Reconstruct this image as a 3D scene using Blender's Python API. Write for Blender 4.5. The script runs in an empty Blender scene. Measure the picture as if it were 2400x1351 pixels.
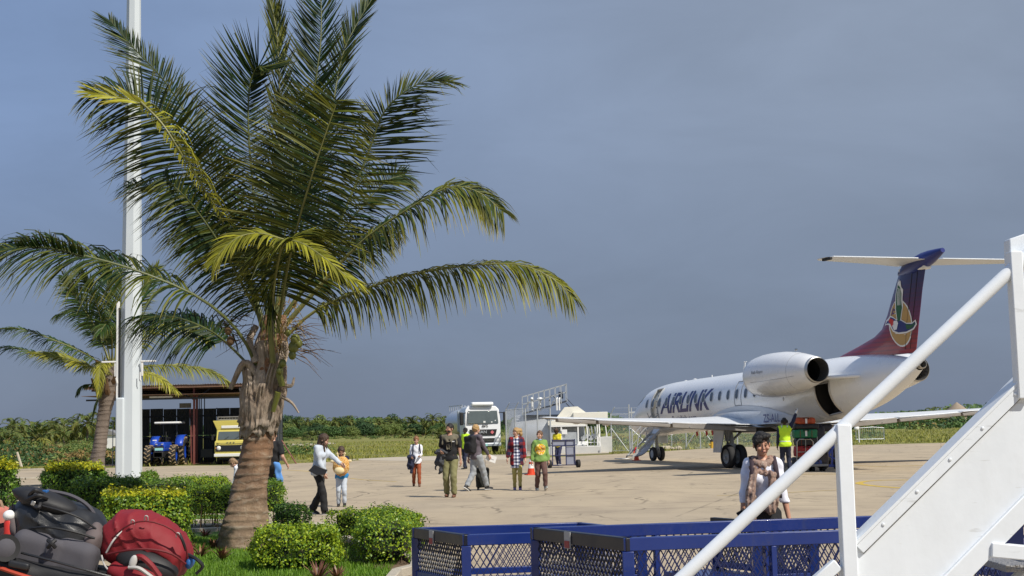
import bpy, bmesh, math, random
import numpy as np
from mathutils import Vector, Matrix
PI = math.pi
rnd = random.Random(7); nr = np.random.default_rng(11)
SC = bpy.context.scene
COL = SC.collection

# ------------------------------------------------------------------ camera
F, YH, CH, ROLL = 3200.0, 998.0, 1.84, 0.022        # focal length in photo pixels, horizon row, eye height, roll
TH = math.atan((YH-675.5)/F)
Rv = Vector((1, 0, 0)); Uv = Vector((0, -math.sin(TH), math.cos(TH))); Fv = Vector((0, math.cos(TH), math.sin(TH)))
cr, sr = math.cos(ROLL), math.sin(ROLL)
camx = Rv*cr - Uv*sr; camy = Rv*sr + Uv*cr
cam = bpy.data.cameras.new('camera'); camo = bpy.data.objects.new('camera', cam); COL.objects.link(camo)
cam.sensor_width = 36; cam.lens = F/2400*36; cam.clip_start = 0.1; cam.clip_end = 9000
mw = Matrix.Identity(4)
for i in range(3):
    mw[i][0] = camx[i]; mw[i][1] = camy[i]; mw[i][2] = -Fv[i]
mw[2][3] = CH
camo.matrix_world = mw
SC.camera = camo

# ------------------------------------------------------------------ world, sun, exposure
SUN = Vector((0.50, -0.46, 0.78)).normalized()
w = bpy.data.worlds.new('World'); SC.world = w; w.use_nodes = True
nt = w.node_tree; nt.nodes.clear()
def N(tree, t, **k):
    n = tree.nodes.new(t)
    for a, b in k.items(): setattr(n, a, b)
    return n
sky = N(nt, 'ShaderNodeTexSky', sky_type='NISHITA', sun_disc=False)
sky.sun_elevation = math.asin(SUN.z); sky.sun_rotation = math.atan2(SUN.x, SUN.y)
tc = N(nt, 'ShaderNodeTexCoord'); sep = N(nt, 'ShaderNodeSeparateXYZ'); nt.links.new(tc.outputs['Generated'], sep.inputs[0])
bgn = N(nt, 'ShaderNodeBackground'); bgn.inputs[1].default_value = 0.09
nt.links.new(sky.outputs[0], bgn.inputs[0])
# a storm cloud sheet: brighter and bluer to the left, slate grey to the right, darkest near the horizon
mp = N(nt, 'ShaderNodeMapRange', interpolation_type='SMOOTHERSTEP'); mp.inputs[1].default_value = -0.50; mp.inputs[2].default_value = 0.35
nt.links.new(sep.outputs[0], mp.inputs[0])
nz = N(nt, 'ShaderNodeTexNoise'); nz.inputs['Scale'].default_value = 4.5; nz.inputs['Detail'].default_value = 7; nz.inputs['Roughness'].default_value = .55; nz.inputs['Distortion'].default_value = .4
mpg = N(nt, 'ShaderNodeMapping'); mpg.inputs['Scale'].default_value = (1, 1, 2.6); nt.links.new(tc.outputs['Generated'], mpg.inputs[0]); nt.links.new(mpg.outputs[0], nz.inputs[0])
c1 = N(nt, 'ShaderNodeMixRGB'); c1.inputs[1].default_value = (.215, .315, .530, 1); c1.inputs[2].default_value = (.268, .326, .432, 1)
nt.links.new(mp.outputs[0], c1.inputs[0])
mh = N(nt, 'ShaderNodeMapRange', interpolation_type='SMOOTHSTEP'); mh.inputs[1].default_value = -0.02; mh.inputs[2].default_value = 0.30
nt.links.new(sep.outputs[2], mh.inputs[0])
c2 = N(nt, 'ShaderNodeMixRGB'); c2.inputs[1].default_value = (.168, .212, .308, 1); nt.links.new(mh.outputs[0], c2.inputs[0]); nt.links.new(c1.outputs[0], c2.inputs[2])
mn = N(nt, 'ShaderNodeMapRange'); mn.inputs[1].default_value = .3; mn.inputs[2].default_value = .7; mn.inputs[3].default_value = .90; mn.inputs[4].default_value = 1.10
nt.links.new(nz.outputs[0], mn.inputs[0])
c3 = N(nt, 'ShaderNodeVectorMath', operation='SCALE'); nt.links.new(c2.outputs[0], c3.inputs[0]); nt.links.new(mn.outputs[0], c3.inputs['Scale'])
bgc = N(nt, 'ShaderNodeBackground'); bgc.inputs[1].default_value = 1.0; nt.links.new(c3.outputs[0], bgc.inputs[0])
mx = N(nt, 'ShaderNodeMixShader'); mx.inputs[0].default_value = .92
nt.links.new(bgn.outputs[0], mx.inputs[1]); nt.links.new(bgc.outputs[0], mx.inputs[2])
wo = N(nt, 'ShaderNodeOutputWorld'); nt.links.new(mx.outputs[0], wo.inputs[0])
sl = bpy.data.lights.new('sun', 'SUN'); sl.energy = 4.9; sl.angle = math.radians(.53); sl.color = (1, .94, .84)
so = bpy.data.objects.new('sun', sl); COL.objects.link(so); so.rotation_euler = SUN.to_track_quat('Z', 'Y').to_euler(); so.location = (20, -20, 40)
SC.view_settings.view_transform = 'Standard'; SC.view_settings.look = 'None'; SC.view_settings.exposure = 0; SC.view_settings.gamma = 1
SC.cycles.max_bounces = 6; SC.cycles.transparent_max_bounces = 12; SC.cycles.sample_clamp_indirect = 6
SC.cycles.use_denoising = True

# ------------------------------------------------------------------ photo pixel -> place
def ray(px, py):
    a = px-1200; b = 675.5-py
    u = cr*a+sr*b; v = -sr*a+cr*b
    return Rv*(u/F)+Uv*(v/F)+Fv
def G(px, py, z=0.0):
    r = ray(px, py); t = (z-CH)/r.z; return Vector((0, 0, CH))+r*t
def at(px, py, Y):
    r = ray(px, py); return Vector((0, 0, CH))+r*(Y/r.y)

# ------------------------------------------------------------------ materials
MATS = {}
def M(name, col, rough=.6, metal=0, var=.12, vscale=4, bump=0, bscale=40, spec=.5, col2=None, coat=0, transl=0, island=0, alpha=1):
    if name in MATS: return MATS[name]
    m = bpy.data.materials.new(name); MATS[name] = m; m.use_nodes = True
    t = m.node_tree; t.nodes.clear(); L = t.links.new
    out = N(t, 'ShaderNodeOutputMaterial'); b = N(t, 'ShaderNodeBsdfPrincipled'); L(b.outputs[0], out.inputs[0])
    b.inputs['Roughness'].default_value = rough; b.inputs['Metallic'].default_value = metal
    b.inputs['Specular IOR Level'].default_value = spec; b.inputs['Coat Weight'].default_value = coat
    tc = N(t, 'ShaderNodeTexCoord')
    nz = N(t, 'ShaderNodeTexNoise'); nz.inputs['Scale'].default_value = vscale; nz.inputs['Detail'].default_value = 6; nz.inputs['Roughness'].default_value = .6
    L(tc.outputs['Object'], nz.inputs[0])
    mix = N(t, 'ShaderNodeMixRGB'); L(nz.outputs[0], mix.inputs[0])
    a = [max(0, c*(1-var)) for c in col]; d = col2 or [min(1, c*(1+var)) for c in col]
    mix.inputs[1].default_value = (*a, 1); mix.inputs[2].default_value = (*d, 1)
    last = mix.outputs[0]
    if island:
        g = N(t, 'ShaderNodeNewGeometry'); mr = N(t, 'ShaderNodeMapRange'); mr.inputs[3].default_value = 1-island; mr.inputs[4].default_value = 1+island
        L(g.outputs['Random Per Island'], mr.inputs[0]); sc = N(t, 'ShaderNodeVectorMath', operation='SCALE'); L(last, sc.inputs[0]); L(mr.outputs[0], sc.inputs['Scale']); last = sc.outputs[0]
    L(last, b.inputs['Base Color'])
    mr = N(t, 'ShaderNodeMapRange'); mr.inputs[3].default_value = max(0, rough-.08); mr.inputs[4].default_value = min(1, rough+.08)
    L(nz.outputs[0], mr.inputs[0]); L(mr.outputs[0], b.inputs['Roughness'])
    if bump:
        n2 = N(t, 'ShaderNodeTexNoise'); n2.inputs['Scale'].default_value = bscale; n2.inputs['Detail'].default_value = 4; L(tc.outputs['Object'], n2.inputs[0])
        bp = N(t, 'ShaderNodeBump'); bp.inputs['Strength'].default_value = bump; bp.inputs['Distance'].default_value = .02; L(n2.outputs[0], bp.inputs['Height']); L(bp.outputs[0], b.inputs['Normal'])
    if transl:
        tr = N(t, 'ShaderNodeBsdfTranslucent'); L(last, tr.inputs[0]); ms = N(t, 'ShaderNodeMixShader'); ms.inputs[0].default_value = transl
        L(b.outputs[0], ms.inputs[1]); L(tr.outputs[0], ms.inputs[2]); L(ms.outputs[0], out.inputs[0])
    if alpha < 1: b.inputs['Alpha'].default_value = alpha
    return m
def nodes_of(m):
    t = m.node_tree; return t, next(n for n in t.nodes if n.type == 'BSDF_PRINCIPLED'), t.links.new

# ------------------------------------------------------------------ objects
def tag(o, label=None, cat=None, group=None, kind=None):
    if label: o['label'] = label
    if cat: o['category'] = cat
    if group: o['group'] = group
    if kind: o['kind'] = kind
    return o
def thing(name, label, cat, loc=(0, 0, 0), rz=0, group=None):
    o = bpy.data.objects.new(name, None); COL.objects.link(o); o.location = loc; o.rotation_euler = (0, 0, rz); o.empty_display_size = .2
    return tag(o, label, cat, group)
def link(name, me, mats=None, parent=None, label=None, kind=None, loc=None, rot=None):
    if mats is not None:
        if len(me.materials): me.materials.clear()
        for m in (mats if isinstance(mats, (list, tuple)) else [mats]): me.materials.append(m)
    o = bpy.data.objects.new(name, me); COL.objects.link(o)
    if parent is not None: o.parent = parent
    if loc is not None: o.location = loc
    if rot is not None: o.rotation_euler = rot
    return tag(o, label, None, None, kind)
def copy_tree(o, parent=None):
    c = o.copy(); COL.objects.link(c); c.parent = parent
    for ch in list(KIDS.get(o.name, [])): copy_tree(ch, c)
    return c
KIDS = {}
def index_kids(o):
    for x in bpy.data.objects:
        if x.parent is not None: KIDS.setdefault(x.parent.name, [])
    KIDS.clear()
    for x in bpy.data.objects:
        if x.parent is not None: KIDS.setdefault(x.parent.name, []).append(x)

def frame(d, up=(0, 0, 1)):
    d = Vector(d).normalized(); up = Vector(up)
    if abs(d.dot(up)) > .98: up = Vector((1, 0, 0)) if abs(d.x) < .9 else Vector((0, 1, 0))
    s = d.cross(up).normalized(); u = s.cross(d); return s, u, d
class MB:
    def __init__(s): s.v = []; s.f = []; s.m = []
    def add(s, vs, fs, mi=0):
        o = len(s.v); s.v += [tuple(v) for v in vs]; s.f += [tuple(i+o for i in f) for f in fs]; s.m += [mi]*len(fs); return s
    def box(s, c, d, R=None, mi=0):
        c = Vector(c); vs = []
        for x in (-.5, .5):
            for y in (-.5, .5):
                for z in (-.5, .5):
                    p = Vector((x*d[0], y*d[1], z*d[2])); vs.append(c+(R @ p if R else p))
        return s.add(vs, [(0, 1, 3, 2), (4, 6, 7, 5), (0, 4, 5, 1), (2, 3, 7, 6), (0, 2, 6, 4), (1, 5, 7, 3)], mi)
    def bar(s, p, q, w, h=None, up=(0, 0, 1), mi=0):
        h = h or w; p = Vector(p); q = Vector(q); a, u, d = frame(q-p, up); vs = []
        for e in (p, q):
            for x, y in ((-1, -1), (1, -1), (1, 1), (-1, 1)): vs.append(e+a*(x*w/2)+u*(y*h/2))
        return s.add(vs, [(3, 2, 1, 0), (4, 5, 6, 7), (0, 1, 5, 4), (1, 2, 6, 5), (2, 3, 7, 6), (3, 0, 4, 7)], mi)
    def tube(s, pts, r, n=8, mi=0, cap=True, up=(0, 0, 1)):
        pts = [Vector(p) for p in pts]; k = len(pts); rs = r if isinstance(r, (list, tuple)) else [r]*k
        vs = []; prev = None
        for i, p in enumerate(pts):
            d = (pts[min(i+1, k-1)]-pts[max(i-1, 0)])
            a, u, d = frame(d, up if prev is None else prev); prev = u
            for j in range(n):
                t = 2*PI*j/n; vs.append(p+a*(math.cos(t)*rs[i])+u*(math.sin(t)*rs[i]))
        fs = [(i*n+j, i*n+(j+1) % n, (i+1)*n+(j+1) % n, (i+1)*n+j) for i in range(k-1) for j in range(n)]
        if cap: fs += [tuple(range(n-1, -1, -1)), tuple((k-1)*n+j for j in range(n))]
        return s.add(vs, fs, mi)
    def lathe(s, prof, o=(0, 0, 0), axis=(0, 0, 1), n=24, mi=0, cap=False):
        a, u, d = frame(axis); o = Vector(o); vs = []; k = len(prof)
        for x, r in prof:
            for j in range(n):
                t = 2*PI*j/n; vs.append(o+d*x+a*(math.cos(t)*r)+u*(math.sin(t)*r))
        fs = [(i*n+j, i*n+(j+1) % n, (i+1)*n+(j+1) % n, (i+1)*n+j) for i in range(k-1) for j in range(n)]
        if cap: fs += [tuple(range(n-1, -1, -1)), tuple((k-1)*n+j for j in range(n))]
        return s.add(vs, fs, mi)
    def sph(s, c, r, nu=12, nv=8, mi=0, R=None):
        r = r if isinstance(r, (tuple, list)) else (r, r, r); vs = []; c = Vector(c)
        for i in range(nv+1):
            ph = PI*i/nv
            for j in range(nu):
                t = 2*PI*j/nu; p = Vector((r[0]*math.sin(ph)*math.cos(t), r[1]*math.sin(ph)*math.sin(t), r[2]*math.cos(ph))); vs.append(c+(R @ p if R else p))
        fs = [(i*nu+j, (i+1)*nu+j, (i+1)*nu+(j+1) % nu, i*nu+(j+1) % nu) for i in range(nv) for j in range(nu)]
        return s.add(vs, fs, mi)
    def prism(s, pts, off, mi=0):
        pts = [Vector(p) for p in pts]; off = Vector(off); n = len(pts)
        return s.add(pts+[p+off for p in pts], [tuple(range(n-1, -1, -1)), tuple(range(n, 2*n))]+[(i, (i+1) % n, n+(i+1) % n, n+i) for i in range(n)], mi)
    def grid(s, fn, nu, nv, mi=0, wrap=False):
        vs = [fn(i/nu, j/nv) for i in range(nu+1) for j in range(nv+1)]
        return s.add(vs, [(i*(nv+1)+j, (i+1)*(nv+1)+j, (i+1)*(nv+1)+j+1, i*(nv+1)+j+1) for i in range(nu) for j in range(nv)], mi)
    def mesh(s, name, smooth=35, fix=False):
        me = bpy.data.meshes.new(name); me.from_pydata(s.v, [], s.f)
        if any(s.m): me.polygons.foreach_set('material_index', s.m)
        if fix:
            b = bmesh.new(); b.from_mesh(me); bmesh.ops.recalc_face_normals(b, faces=b.faces); b.to_mesh(me); b.free()
        if smooth:
            me.shade_smooth(); me.set_sharp_from_angle(angle=math.radians(smooth))
        me.update(); return me
    def build(s, name, mats, parent=None, smooth=35, bevel=0, label=None, kind=None, loc=None, rot=None, fix=True, seg=2):
        o = link(name, s.mesh(name, smooth, fix), mats, parent, label, kind, loc, rot)
        if bevel:
            b = o.modifiers.new('bevel', 'BEVEL'); b.width = bevel; b.segments = seg; b.limit_method = 'ANGLE'; b.angle_limit = math.radians(40)
        return o
def quads_mesh(name, Q, mid=None, attrs=None):
    """Q: (n,k,3) array of k-gons"""
    n, k = Q.shape[:2]; me = bpy.data.meshes.new(name)
    me.vertices.add(n*k); me.vertices.foreach_set('co', Q.reshape(-1).astype(np.float32))
    me.loops.add(n*k); me.loops.foreach_set('vertex_index', np.arange(n*k, dtype=np.int32))
    me.polygons.add(n); me.polygons.foreach_set('loop_start', np.arange(0, n*k, k, dtype=np.int32))
    if mid is not None: me.polygons.foreach_set('material_index', np.asarray(mid, dtype=np.int32))
    for an, av in (attrs or {}).items():
        a = me.attributes.new(an, 'FLOAT', 'POINT'); a.data.foreach_set('value', np.asarray(av, dtype=np.float32).reshape(-1))
    me.update(calc_edges=True); return me
def catmull(P, n):
    P = np.array([tuple(p) for p in P], float); k = len(P)
    Q = np.vstack([2*P[0]-P[1], P, 2*P[-1]-P[-2]]); out = []
    for t in np.linspace(0, k-1-1e-9, n):
        i = int(t); u = t-i; a, b, c, d = Q[i:i+4]
        out.append(.5*((2*b)+(-a+c)*u+(2*a-5*b+4*c-d)*u*u+(-a+3*b-3*c+d)*u**3))
    return np.array(out)
def unit(a): return a/np.maximum(np.linalg.norm(a, axis=-1, keepdims=True), 1e-9)

# ------------------------------------------------------------------ text as mesh
def text_polys(txt, size=1, shear=0, off=0, space=1):
    cu = bpy.data.curves.new('t', 'FONT'); cu.body = txt; cu.size = size; cu.shear = shear; cu.offset = off; cu.space_character = space; cu.resolution_u = 3
    o = bpy.data.objects.new('t', cu); COL.objects.link(o); dg = bpy.context.evaluated_depsgraph_get()
    me = bpy.data.meshes.new_from_object(o.evaluated_get(dg)); bpy.data.objects.remove(o); bpy.data.curves.remove(cu); return me
def place_text(name, txt, fn, mats, parent, size=1, shear=0, off=0, space=1, cuts=0, sx=1, label=None, thick=0):
    me = text_polys(txt, size, shear, off, space); b = bmesh.new(); b.from_mesh(me)
    ys = [v.co.y for v in b.verts]; xs = [v.co.x for v in b.verts]; y0, y1, x0 = min(ys), max(ys), min(xs)
    for i in range(1, cuts):
        y = y0+(y1-y0)*i/cuts
        bmesh.ops.bisect_plane(b, geom=b.verts[:]+b.edges[:]+b.faces[:], plane_co=(0, y, 0), plane_no=(0, 1, 0))
    for v in b.verts: v.co = fn((v.co.x-x0)*sx, v.co.y-y0)
    b.to_mesh(me); b.free(); me.name = name
    return link(name, me, mats, parent, label)

# ------------------------------------------------------------------ implicit surfaces
def surfnet(fn, lo, hi, h):
    lo = np.array(lo)-2*h; hi = np.array(hi)+2*h
    n = np.ceil((hi-lo)/h).astype(int)+1
    ax = [lo[i]+np.arange(n[i])*h for i in range(3)]
    X, Y, Z = np.meshgrid(*ax, indexing='ij'); P = np.stack([X, Y, Z], -1).reshape(-1, 3)
    D = fn(P).reshape(n)
    c = [(0, 0, 0), (1, 0, 0), (0, 1, 0), (1, 1, 0), (0, 0, 1), (1, 0, 1), (0, 1, 1), (1, 1, 1)]
    m = n-1
    V = [D[a:a+m[0], b:b+m[1], d:d+m[2]] for a, b, d in c]
    S = np.stack([v < 0 for v in V], 0); act = S.any(0) & ~S.all(0)
    idx = -np.ones(m, int); ii = np.argwhere(act); idx[act] = np.arange(len(ii))
    vals = np.stack([v[act] for v in V], 1)
    acc = np.zeros((len(ii), 3)); cnt = np.zeros(len(ii)); ca = np.array(c, float)
    for a in range(8):
        for b in range(a+1, 8):
            if np.abs(ca[a]-ca[b]).sum() != 1: continue
            va, vb = vals[:, a], vals[:, b]; x = (va < 0) != (vb < 0)
            t = np.where(x, va/np.where(x, va-vb, 1), 0)
            acc += np.where(x[:, None], ca[a]+(ca[b]-ca[a])*t[:, None], 0); cnt += x
    pos = lo+(ii+acc/cnt[:, None])*h
    faces = []
    for axis in range(3):
        u, v = [(1, 2), (2, 0), (0, 1)][axis]
        sl0 = [slice(1, m[i]) if i != axis else slice(0, m[i]) for i in range(3)]
        A = D[tuple(slice(s.start, s.stop) for s in sl0)]
        sl1 = list(sl0); sl1[axis] = slice(1, m[axis]+1); B = D[tuple(sl1)]
        x = (A < 0) != (B < 0); q = np.argwhere(x)+np.array([s.start for s in sl0])
        neg = (A < 0)[x]
        def id_(du, dv):
            k = q.copy(); k[:, u] -= du; k[:, v] -= dv; return idx[k[:, 0], k[:, 1], k[:, 2]]
        a, b, d, e = id_(1, 1), id_(0, 1), id_(0, 0), id_(1, 0)
        f = np.stack([a, b, d, e], 1); f[~neg] = f[~neg][:, ::-1]; faces.append(f)
    return pos, np.vstack(faces)
def nets_mesh(name, parts, mid=None):
    vs = []; fs = []; o = 0; ms = []
    for k, (p, f) in enumerate(parts):
        vs.append(p); fs.append(f+o); o += len(p); ms += [mid[k] if mid else 0]*len(f)
    V = np.vstack(vs); Fc = np.vstack(fs); me = bpy.data.meshes.new(name)
    me.vertices.add(len(V)); me.vertices.foreach_set('co', V.reshape(-1).astype(np.float32))
    me.loops.add(len(Fc)*4); me.loops.foreach_set('vertex_index', Fc.reshape(-1).astype(np.int32))
    me.polygons.add(len(Fc)); me.polygons.foreach_set('loop_start', np.arange(0, len(Fc)*4, 4, dtype=np.int32))
    if mid: me.polygons.foreach_set('material_index', np.array(ms, np.int32))
    me.update(calc_edges=True); me.shade_smooth(); return me
def smin(a, b, k):
    if k <= 0: return np.minimum(a, b)
    h = np.clip(.5+.5*(b-a)/k, 0, 1); return b*(1-h)+a*h-k*h*(1-h)
def s_cone(P, a, b, ra, rb):
    a = np.array(a, float); b = np.array(b, float); ab = b-a; t = np.clip(((P-a) @ ab)/max(ab @ ab, 1e-9), 0, 1)
    return np.linalg.norm(P-a-t[:, None]*ab, axis=1)-(ra+(rb-ra)*t)
def s_ell(P, c, r, R=None):
    q = P-np.array(c); q = q @ R if R is not None else q; r = np.array(r)
    k0 = np.linalg.norm(q/r, axis=1); k1 = np.linalg.norm(q/(r*r), axis=1); return k0*(k0-1)/np.maximum(k1, 1e-9)
def s_box(P, c, d, rr=.02, R=None):
    q = P-np.array(c); q = q @ R if R is not None else q; q = np.abs(q)-(np.array(d)/2-rr)
    return np.linalg.norm(np.maximum(q, 0), axis=1)+np.minimum(q.max(1), 0)-rr
def wob(P, k, a, ph=0):
    return a*(np.sin(P[:, 0]*k+ph+2*np.sin(P[:, 2]*k*.7))*np.cos(P[:, 1]*k*1.3+ph)+np.sin(P[:, 2]*k*1.1+1.7*np.sin(P[:, 0]*k*.8+ph))*.8)
# ------------------------------------------------------------------ ground
def tex_mat(name, build, rough=.9, spec=.3):
    m = bpy.data.materials.new(name); MATS[name] = m; m.use_nodes = True; t = m.node_tree; t.nodes.clear()
    out = N(t, 'ShaderNodeOutputMaterial'); b = N(t, 'ShaderNodeBsdfPrincipled'); t.links.new(b.outputs[0], out.inputs[0])
    b.inputs['Roughness'].default_value = rough; b.inputs['Specular IOR Level'].default_value = spec
    tc = N(t, 'ShaderNodeTexCoord'); build(t, b, tc.outputs['Object'], t.links.new); return m
def noise(t, co, scale, detail=5, rough=.55, dist=0, vec=None):
    if vec:
        mp = N(t, 'ShaderNodeMapping'); mp.inputs['Scale'].default_value = vec; t.links.new(co, mp.inputs[0]); co = mp.outputs[0]
    n = N(t, 'ShaderNodeTexNoise'); n.inputs['Scale'].default_value = scale; n.inputs['Detail'].default_value = detail; n.inputs['Roughness'].default_value = rough; n.inputs['Distortion'].default_value = dist
    t.links.new(co, n.inputs[0]); return n.outputs[0]
def rng_(t, v, a, b, c=0, d=1):
    n = N(t, 'ShaderNodeMapRange'); t.links.new(v, n.inputs[0])
    for i, x in enumerate((a, b, c, d)): n.inputs[i+1].default_value = x
    return n.outputs[0]
def mixc(t, f, a, b):
    n = N(t, 'ShaderNodeMixRGB')
    if isinstance(f, float): n.inputs[0].default_value = f
    else: t.links.new(f, n.inputs[0])
    for i, x in ((1, a), (2, b)):
        if isinstance(x, tuple): n.inputs[i].default_value = (*x, 1)
        else: t.links.new(x, n.inputs[i])
    return n.outputs[0]
def mul(t, a, b):
    n = N(t, 'ShaderNodeMath', operation='MULTIPLY')
    for i, x in ((0, a), (1, b)):
        if isinstance(x, float): n.inputs[i].default_value = x
        else: t.links.new(x, n.inputs[i])
    return n.outputs[0]
def bump(t, b, h, s=.3, d=.02):
    n = N(t, 'ShaderNodeBump'); n.inputs['Strength'].default_value = s; n.inputs['Distance'].default_value = d; t.links.new(h, n.inputs['Height']); t.links.new(n.outputs[0], b.inputs['Normal'])
def g_field(t, b, co, L):
    a = mixc(t, rng_(t, noise(t, co, .045, 4), .38, .62), (.20, .20, .045), (.29, .245, .085))
    c = mixc(t, rng_(t, noise(t, co, .9, 6, .7), .35, .7), a, (.13, .165, .034))
    d = mixc(t, rng_(t, noise(t, co, .018, 3), .56, .66), c, (.20, .14, .065))
    L(d, b.inputs['Base Color']); bump(t, b, noise(t, co, 3, 6, .8), .9, .15)
def g_apron(t, b, co, L):
    # broad tonal patches, wash streaks, cracks and tar joints of an old concrete apron
    big = noise(t, co, .11, 5, .6, .3); med = noise(t, co, .7, 6, .65, .5, (1, .55, 1)); fine = noise(t, co, 22, 4, .8)
    base = mixc(t, rng_(t, big, .35, .65), (.42, .342, .236), (.345, .28, .196))
    base = mixc(t, mul(t, rng_(t, med, .44, .70), .75), base, (.255, .205, .15))
    base = mixc(t, mul(t, rng_(t, fine, .3, .75), .35), base, (.56, .47, .345))
    gr = mul(t, rng_(t, noise(t, co, .055, 2), .52, .7), .35); base = mixc(t, gr, base, (.33, .29, .24))
    wv = N(t, 'ShaderNodeMixRGB', blend_type='ADD'); wv.inputs[0].default_value = .9; L(co, wv.inputs[1])
    nn = N(t, 'ShaderNodeTexNoise'); nn.inputs['Scale'].default_value = .55; nn.inputs['Detail'].default_value = 5; L(co, nn.inputs[0]); L(nn.outputs['Color'], wv.inputs[2])
    def crack(scale, lo, hi, gate, gs):
        v = N(t, 'ShaderNodeTexVoronoi', feature='DISTANCE_TO_EDGE'); v.inputs['Scale'].default_value = scale; L(wv.outputs[0], v.inputs[0])
        return mul(t, rng_(t, v.outputs['Distance'], lo, hi, 1, 0), rng_(t, noise(t, co, gs, 3), gate, gate+.14))
    k1 = crack(.33, .004, .016, .43, .35); k2 = crack(.95, .006, .028, .50, .5)
    base = mixc(t, mul(t, k1, .55), base, (.07, .058, .045)); base = mixc(t, mul(t, k2, .5), base, (.11, .09, .07))
    st = noise(t, co, .5, 6, .75, 1.2, (1, .3, 1)); base = mixc(t, mul(t, rng_(t, st, .60, .70), .5), base, (.15, .125, .10))
    sx = N(t, 'ShaderNodeMapping'); sx.inputs['Rotation'].default_value = (0, 0, .30); L(co, sx.inputs[0]); sj = N(t, 'ShaderNodeSeparateXYZ'); L(sx.outputs[0], sj.inputs[0])
    for ax, per in ((0, .2), (1, .2)):
        m1 = mul(t, sj.outputs[ax], per); fr = N(t, 'ShaderNodeMath', operation='FRACT'); L(m1, fr.inputs[0]); pg = N(t, 'ShaderNodeMath', operation='PINGPONG'); pg.inputs[1].default_value = .5; L(fr.outputs[0], pg.inputs[0])
        base = mixc(t, mul(t, mul(t, rng_(t, pg.outputs[0], .003, .009, 1, 0), rng_(t, noise(t, co, .6, 4), .40, .60)), .6), base, (.10, .085, .065))
    tr = noise(t, co, .28, 5, .6, .8, (.25, 1, 1)); base = mixc(t, mul(t, rng_(t, tr, .58, .70), .28), base, (.16, .135, .105))
    L(base, b.inputs['Base Color'])
    h = N(t, 'ShaderNodeMath', operation='SUBTRACT'); L(fine, h.inputs[0]); L(mul(t, k1, 2.0), h.inputs[1]); bump(t, b, h.outputs[0], .45, .012)
def g_light(t, b, co, L):
    L(mixc(t, noise(t, co, .8, 6, .7), (.50, .44, .34), (.38, .33, .26)), b.inputs['Base Color']); bump(t, b, noise(t, co, 20, 4), .3, .01)
def g_lawn(t, b, co, L):
    L(mixc(t, noise(t, co, 2.5, 6, .7), (.10, .19, .022), (.055, .11, .016)), b.inputs['Base Color']); bump(t, b, noise(t, co, 30, 5, .8), .8, .03)
def g_soil(t, b, co, L):
    L(mixc(t, noise(t, co, 4, 6, .7), (.12, .075, .045), (.23, .165, .11)), b.inputs['Base Color']); bump(t, b, noise(t, co, 25, 5, .8), .8, .03)
m_field = tex_mat('field_grass', g_field); m_apron = tex_mat('old_concrete', g_apron); m_light = tex_mat('pale_concrete', g_light)
m_lawn = tex_mat('lawn_green', g_lawn); m_soil = tex_mat('bare_soil', g_soil)
def sheet(name, pts, z, mat, kind='structure'):
    mb = MB(); mb.add([(p[0], p[1], z) for p in pts], [tuple(range(len(pts)))])
    b = bmesh.new(); me = mb.mesh(name, 0); b.from_mesh(me); bmesh.ops.triangulate(b, faces=b.faces); b.normal_update(); b.faces.ensure_lookup_table()
    if b.faces[0].normal.z < 0: bmesh.ops.reverse_faces(b, faces=b.faces)
    b.to_mesh(me); b.free(); return link(name, me, mat, kind=kind)
sheet('ground', [(-4000, -60), (4000, -60), (4000, 6000), (-4000, 6000)], 0, m_field)
EDGE = [G(*p) for p in [(-60, 1104), (110, 1102), (170, 1099), (240, 1098), (430, 1092), (640, 1091), (700, 1086), (760, 1084), (925, 1075), (1190, 1077), (1425, 1066), (1560, 1058), (1700, 1049), (1990, 1044), (2400, 1034)]]
ap = [(-26, EDGE[0].y)]+[(e.x, e.y) for e in EDGE[0:]]+[(60, 97), (60, -30), (-26, -30)]
sheet('apron', ap[1:], .004, m_apron)
tp = [G(*p) for p in [(800, 1078), (925, 1072), (1190, 1066), (1215, 1078), (930, 1081)]]
sheet('truck_stand_paving', [(p.x, p.y) for p in tp], .010, m_light)
tp = [G(*p) for p in [(1190, 1062), (1425, 1054), (1428, 1063), (1190, 1072)]]
sheet('depot_paving', [(p.x, p.y) for p in tp], .016, m_light)
tp = [G(*p) for p in [(2030, 987.5), (2480, 977.5), (2480, 979.5), (2030, 990)]]
sheet('dirt_track', [(p.x, p.y) for p in tp], .02, m_light)
tp = [G(*p) for p in [(640, 1042), (780, 1038), (790, 1041), (700, 1046), (645, 1046)]]
sheet('dirt_path', [(p.x, p.y) for p in tp], .02, m_light)
# painted yellow lines
m_yel = M('road_yellow', (.52, .36, .06), .8, var=.35, vscale=6)
def stripe(name, px, wd, z=.009):
    P = catmull([G(*p) for p in px], 28); mb = MB(); vs = []
    for i in range(len(P)):
        d = P[min(i+1, len(P)-1)]-P[max(i-1, 0)]; d = d/np.linalg.norm(d); n = np.array([-d[1], d[0], 0])
        for s in (-1, 1): q = P[i]+n*s*wd/2; vs.append((q[0], q[1], z))
    mb.add(vs, [(2*i, 2*i+1, 2*i+3, 2*i+2) for i in range(len(P)-1)]); return mb.build(name, m_yel, kind='structure', smooth=0)
stripe('painted_line', [(2400, 1132), (2250, 1128), (2120, 1126), (2040, 1128), (2013, 1134), (2050, 1140), (2120, 1145), (2200, 1147)], .22)
stripe('painted_line', [(1995, 1092), (2080, 1094), (2200, 1090), (2300, 1084)], .14)
stripe('painted_line', [(2400, 1128), (2180, 1132), (2135, 1137), (2160, 1141), (2300, 1146)], .16, .013)
stripe('painted_line', [(1870, 1113), (1930, 1112), (1990, 1113)], .12)
stripe('painted_line', [(655, 1102), (700, 1104), (760, 1108)], .14)
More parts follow.
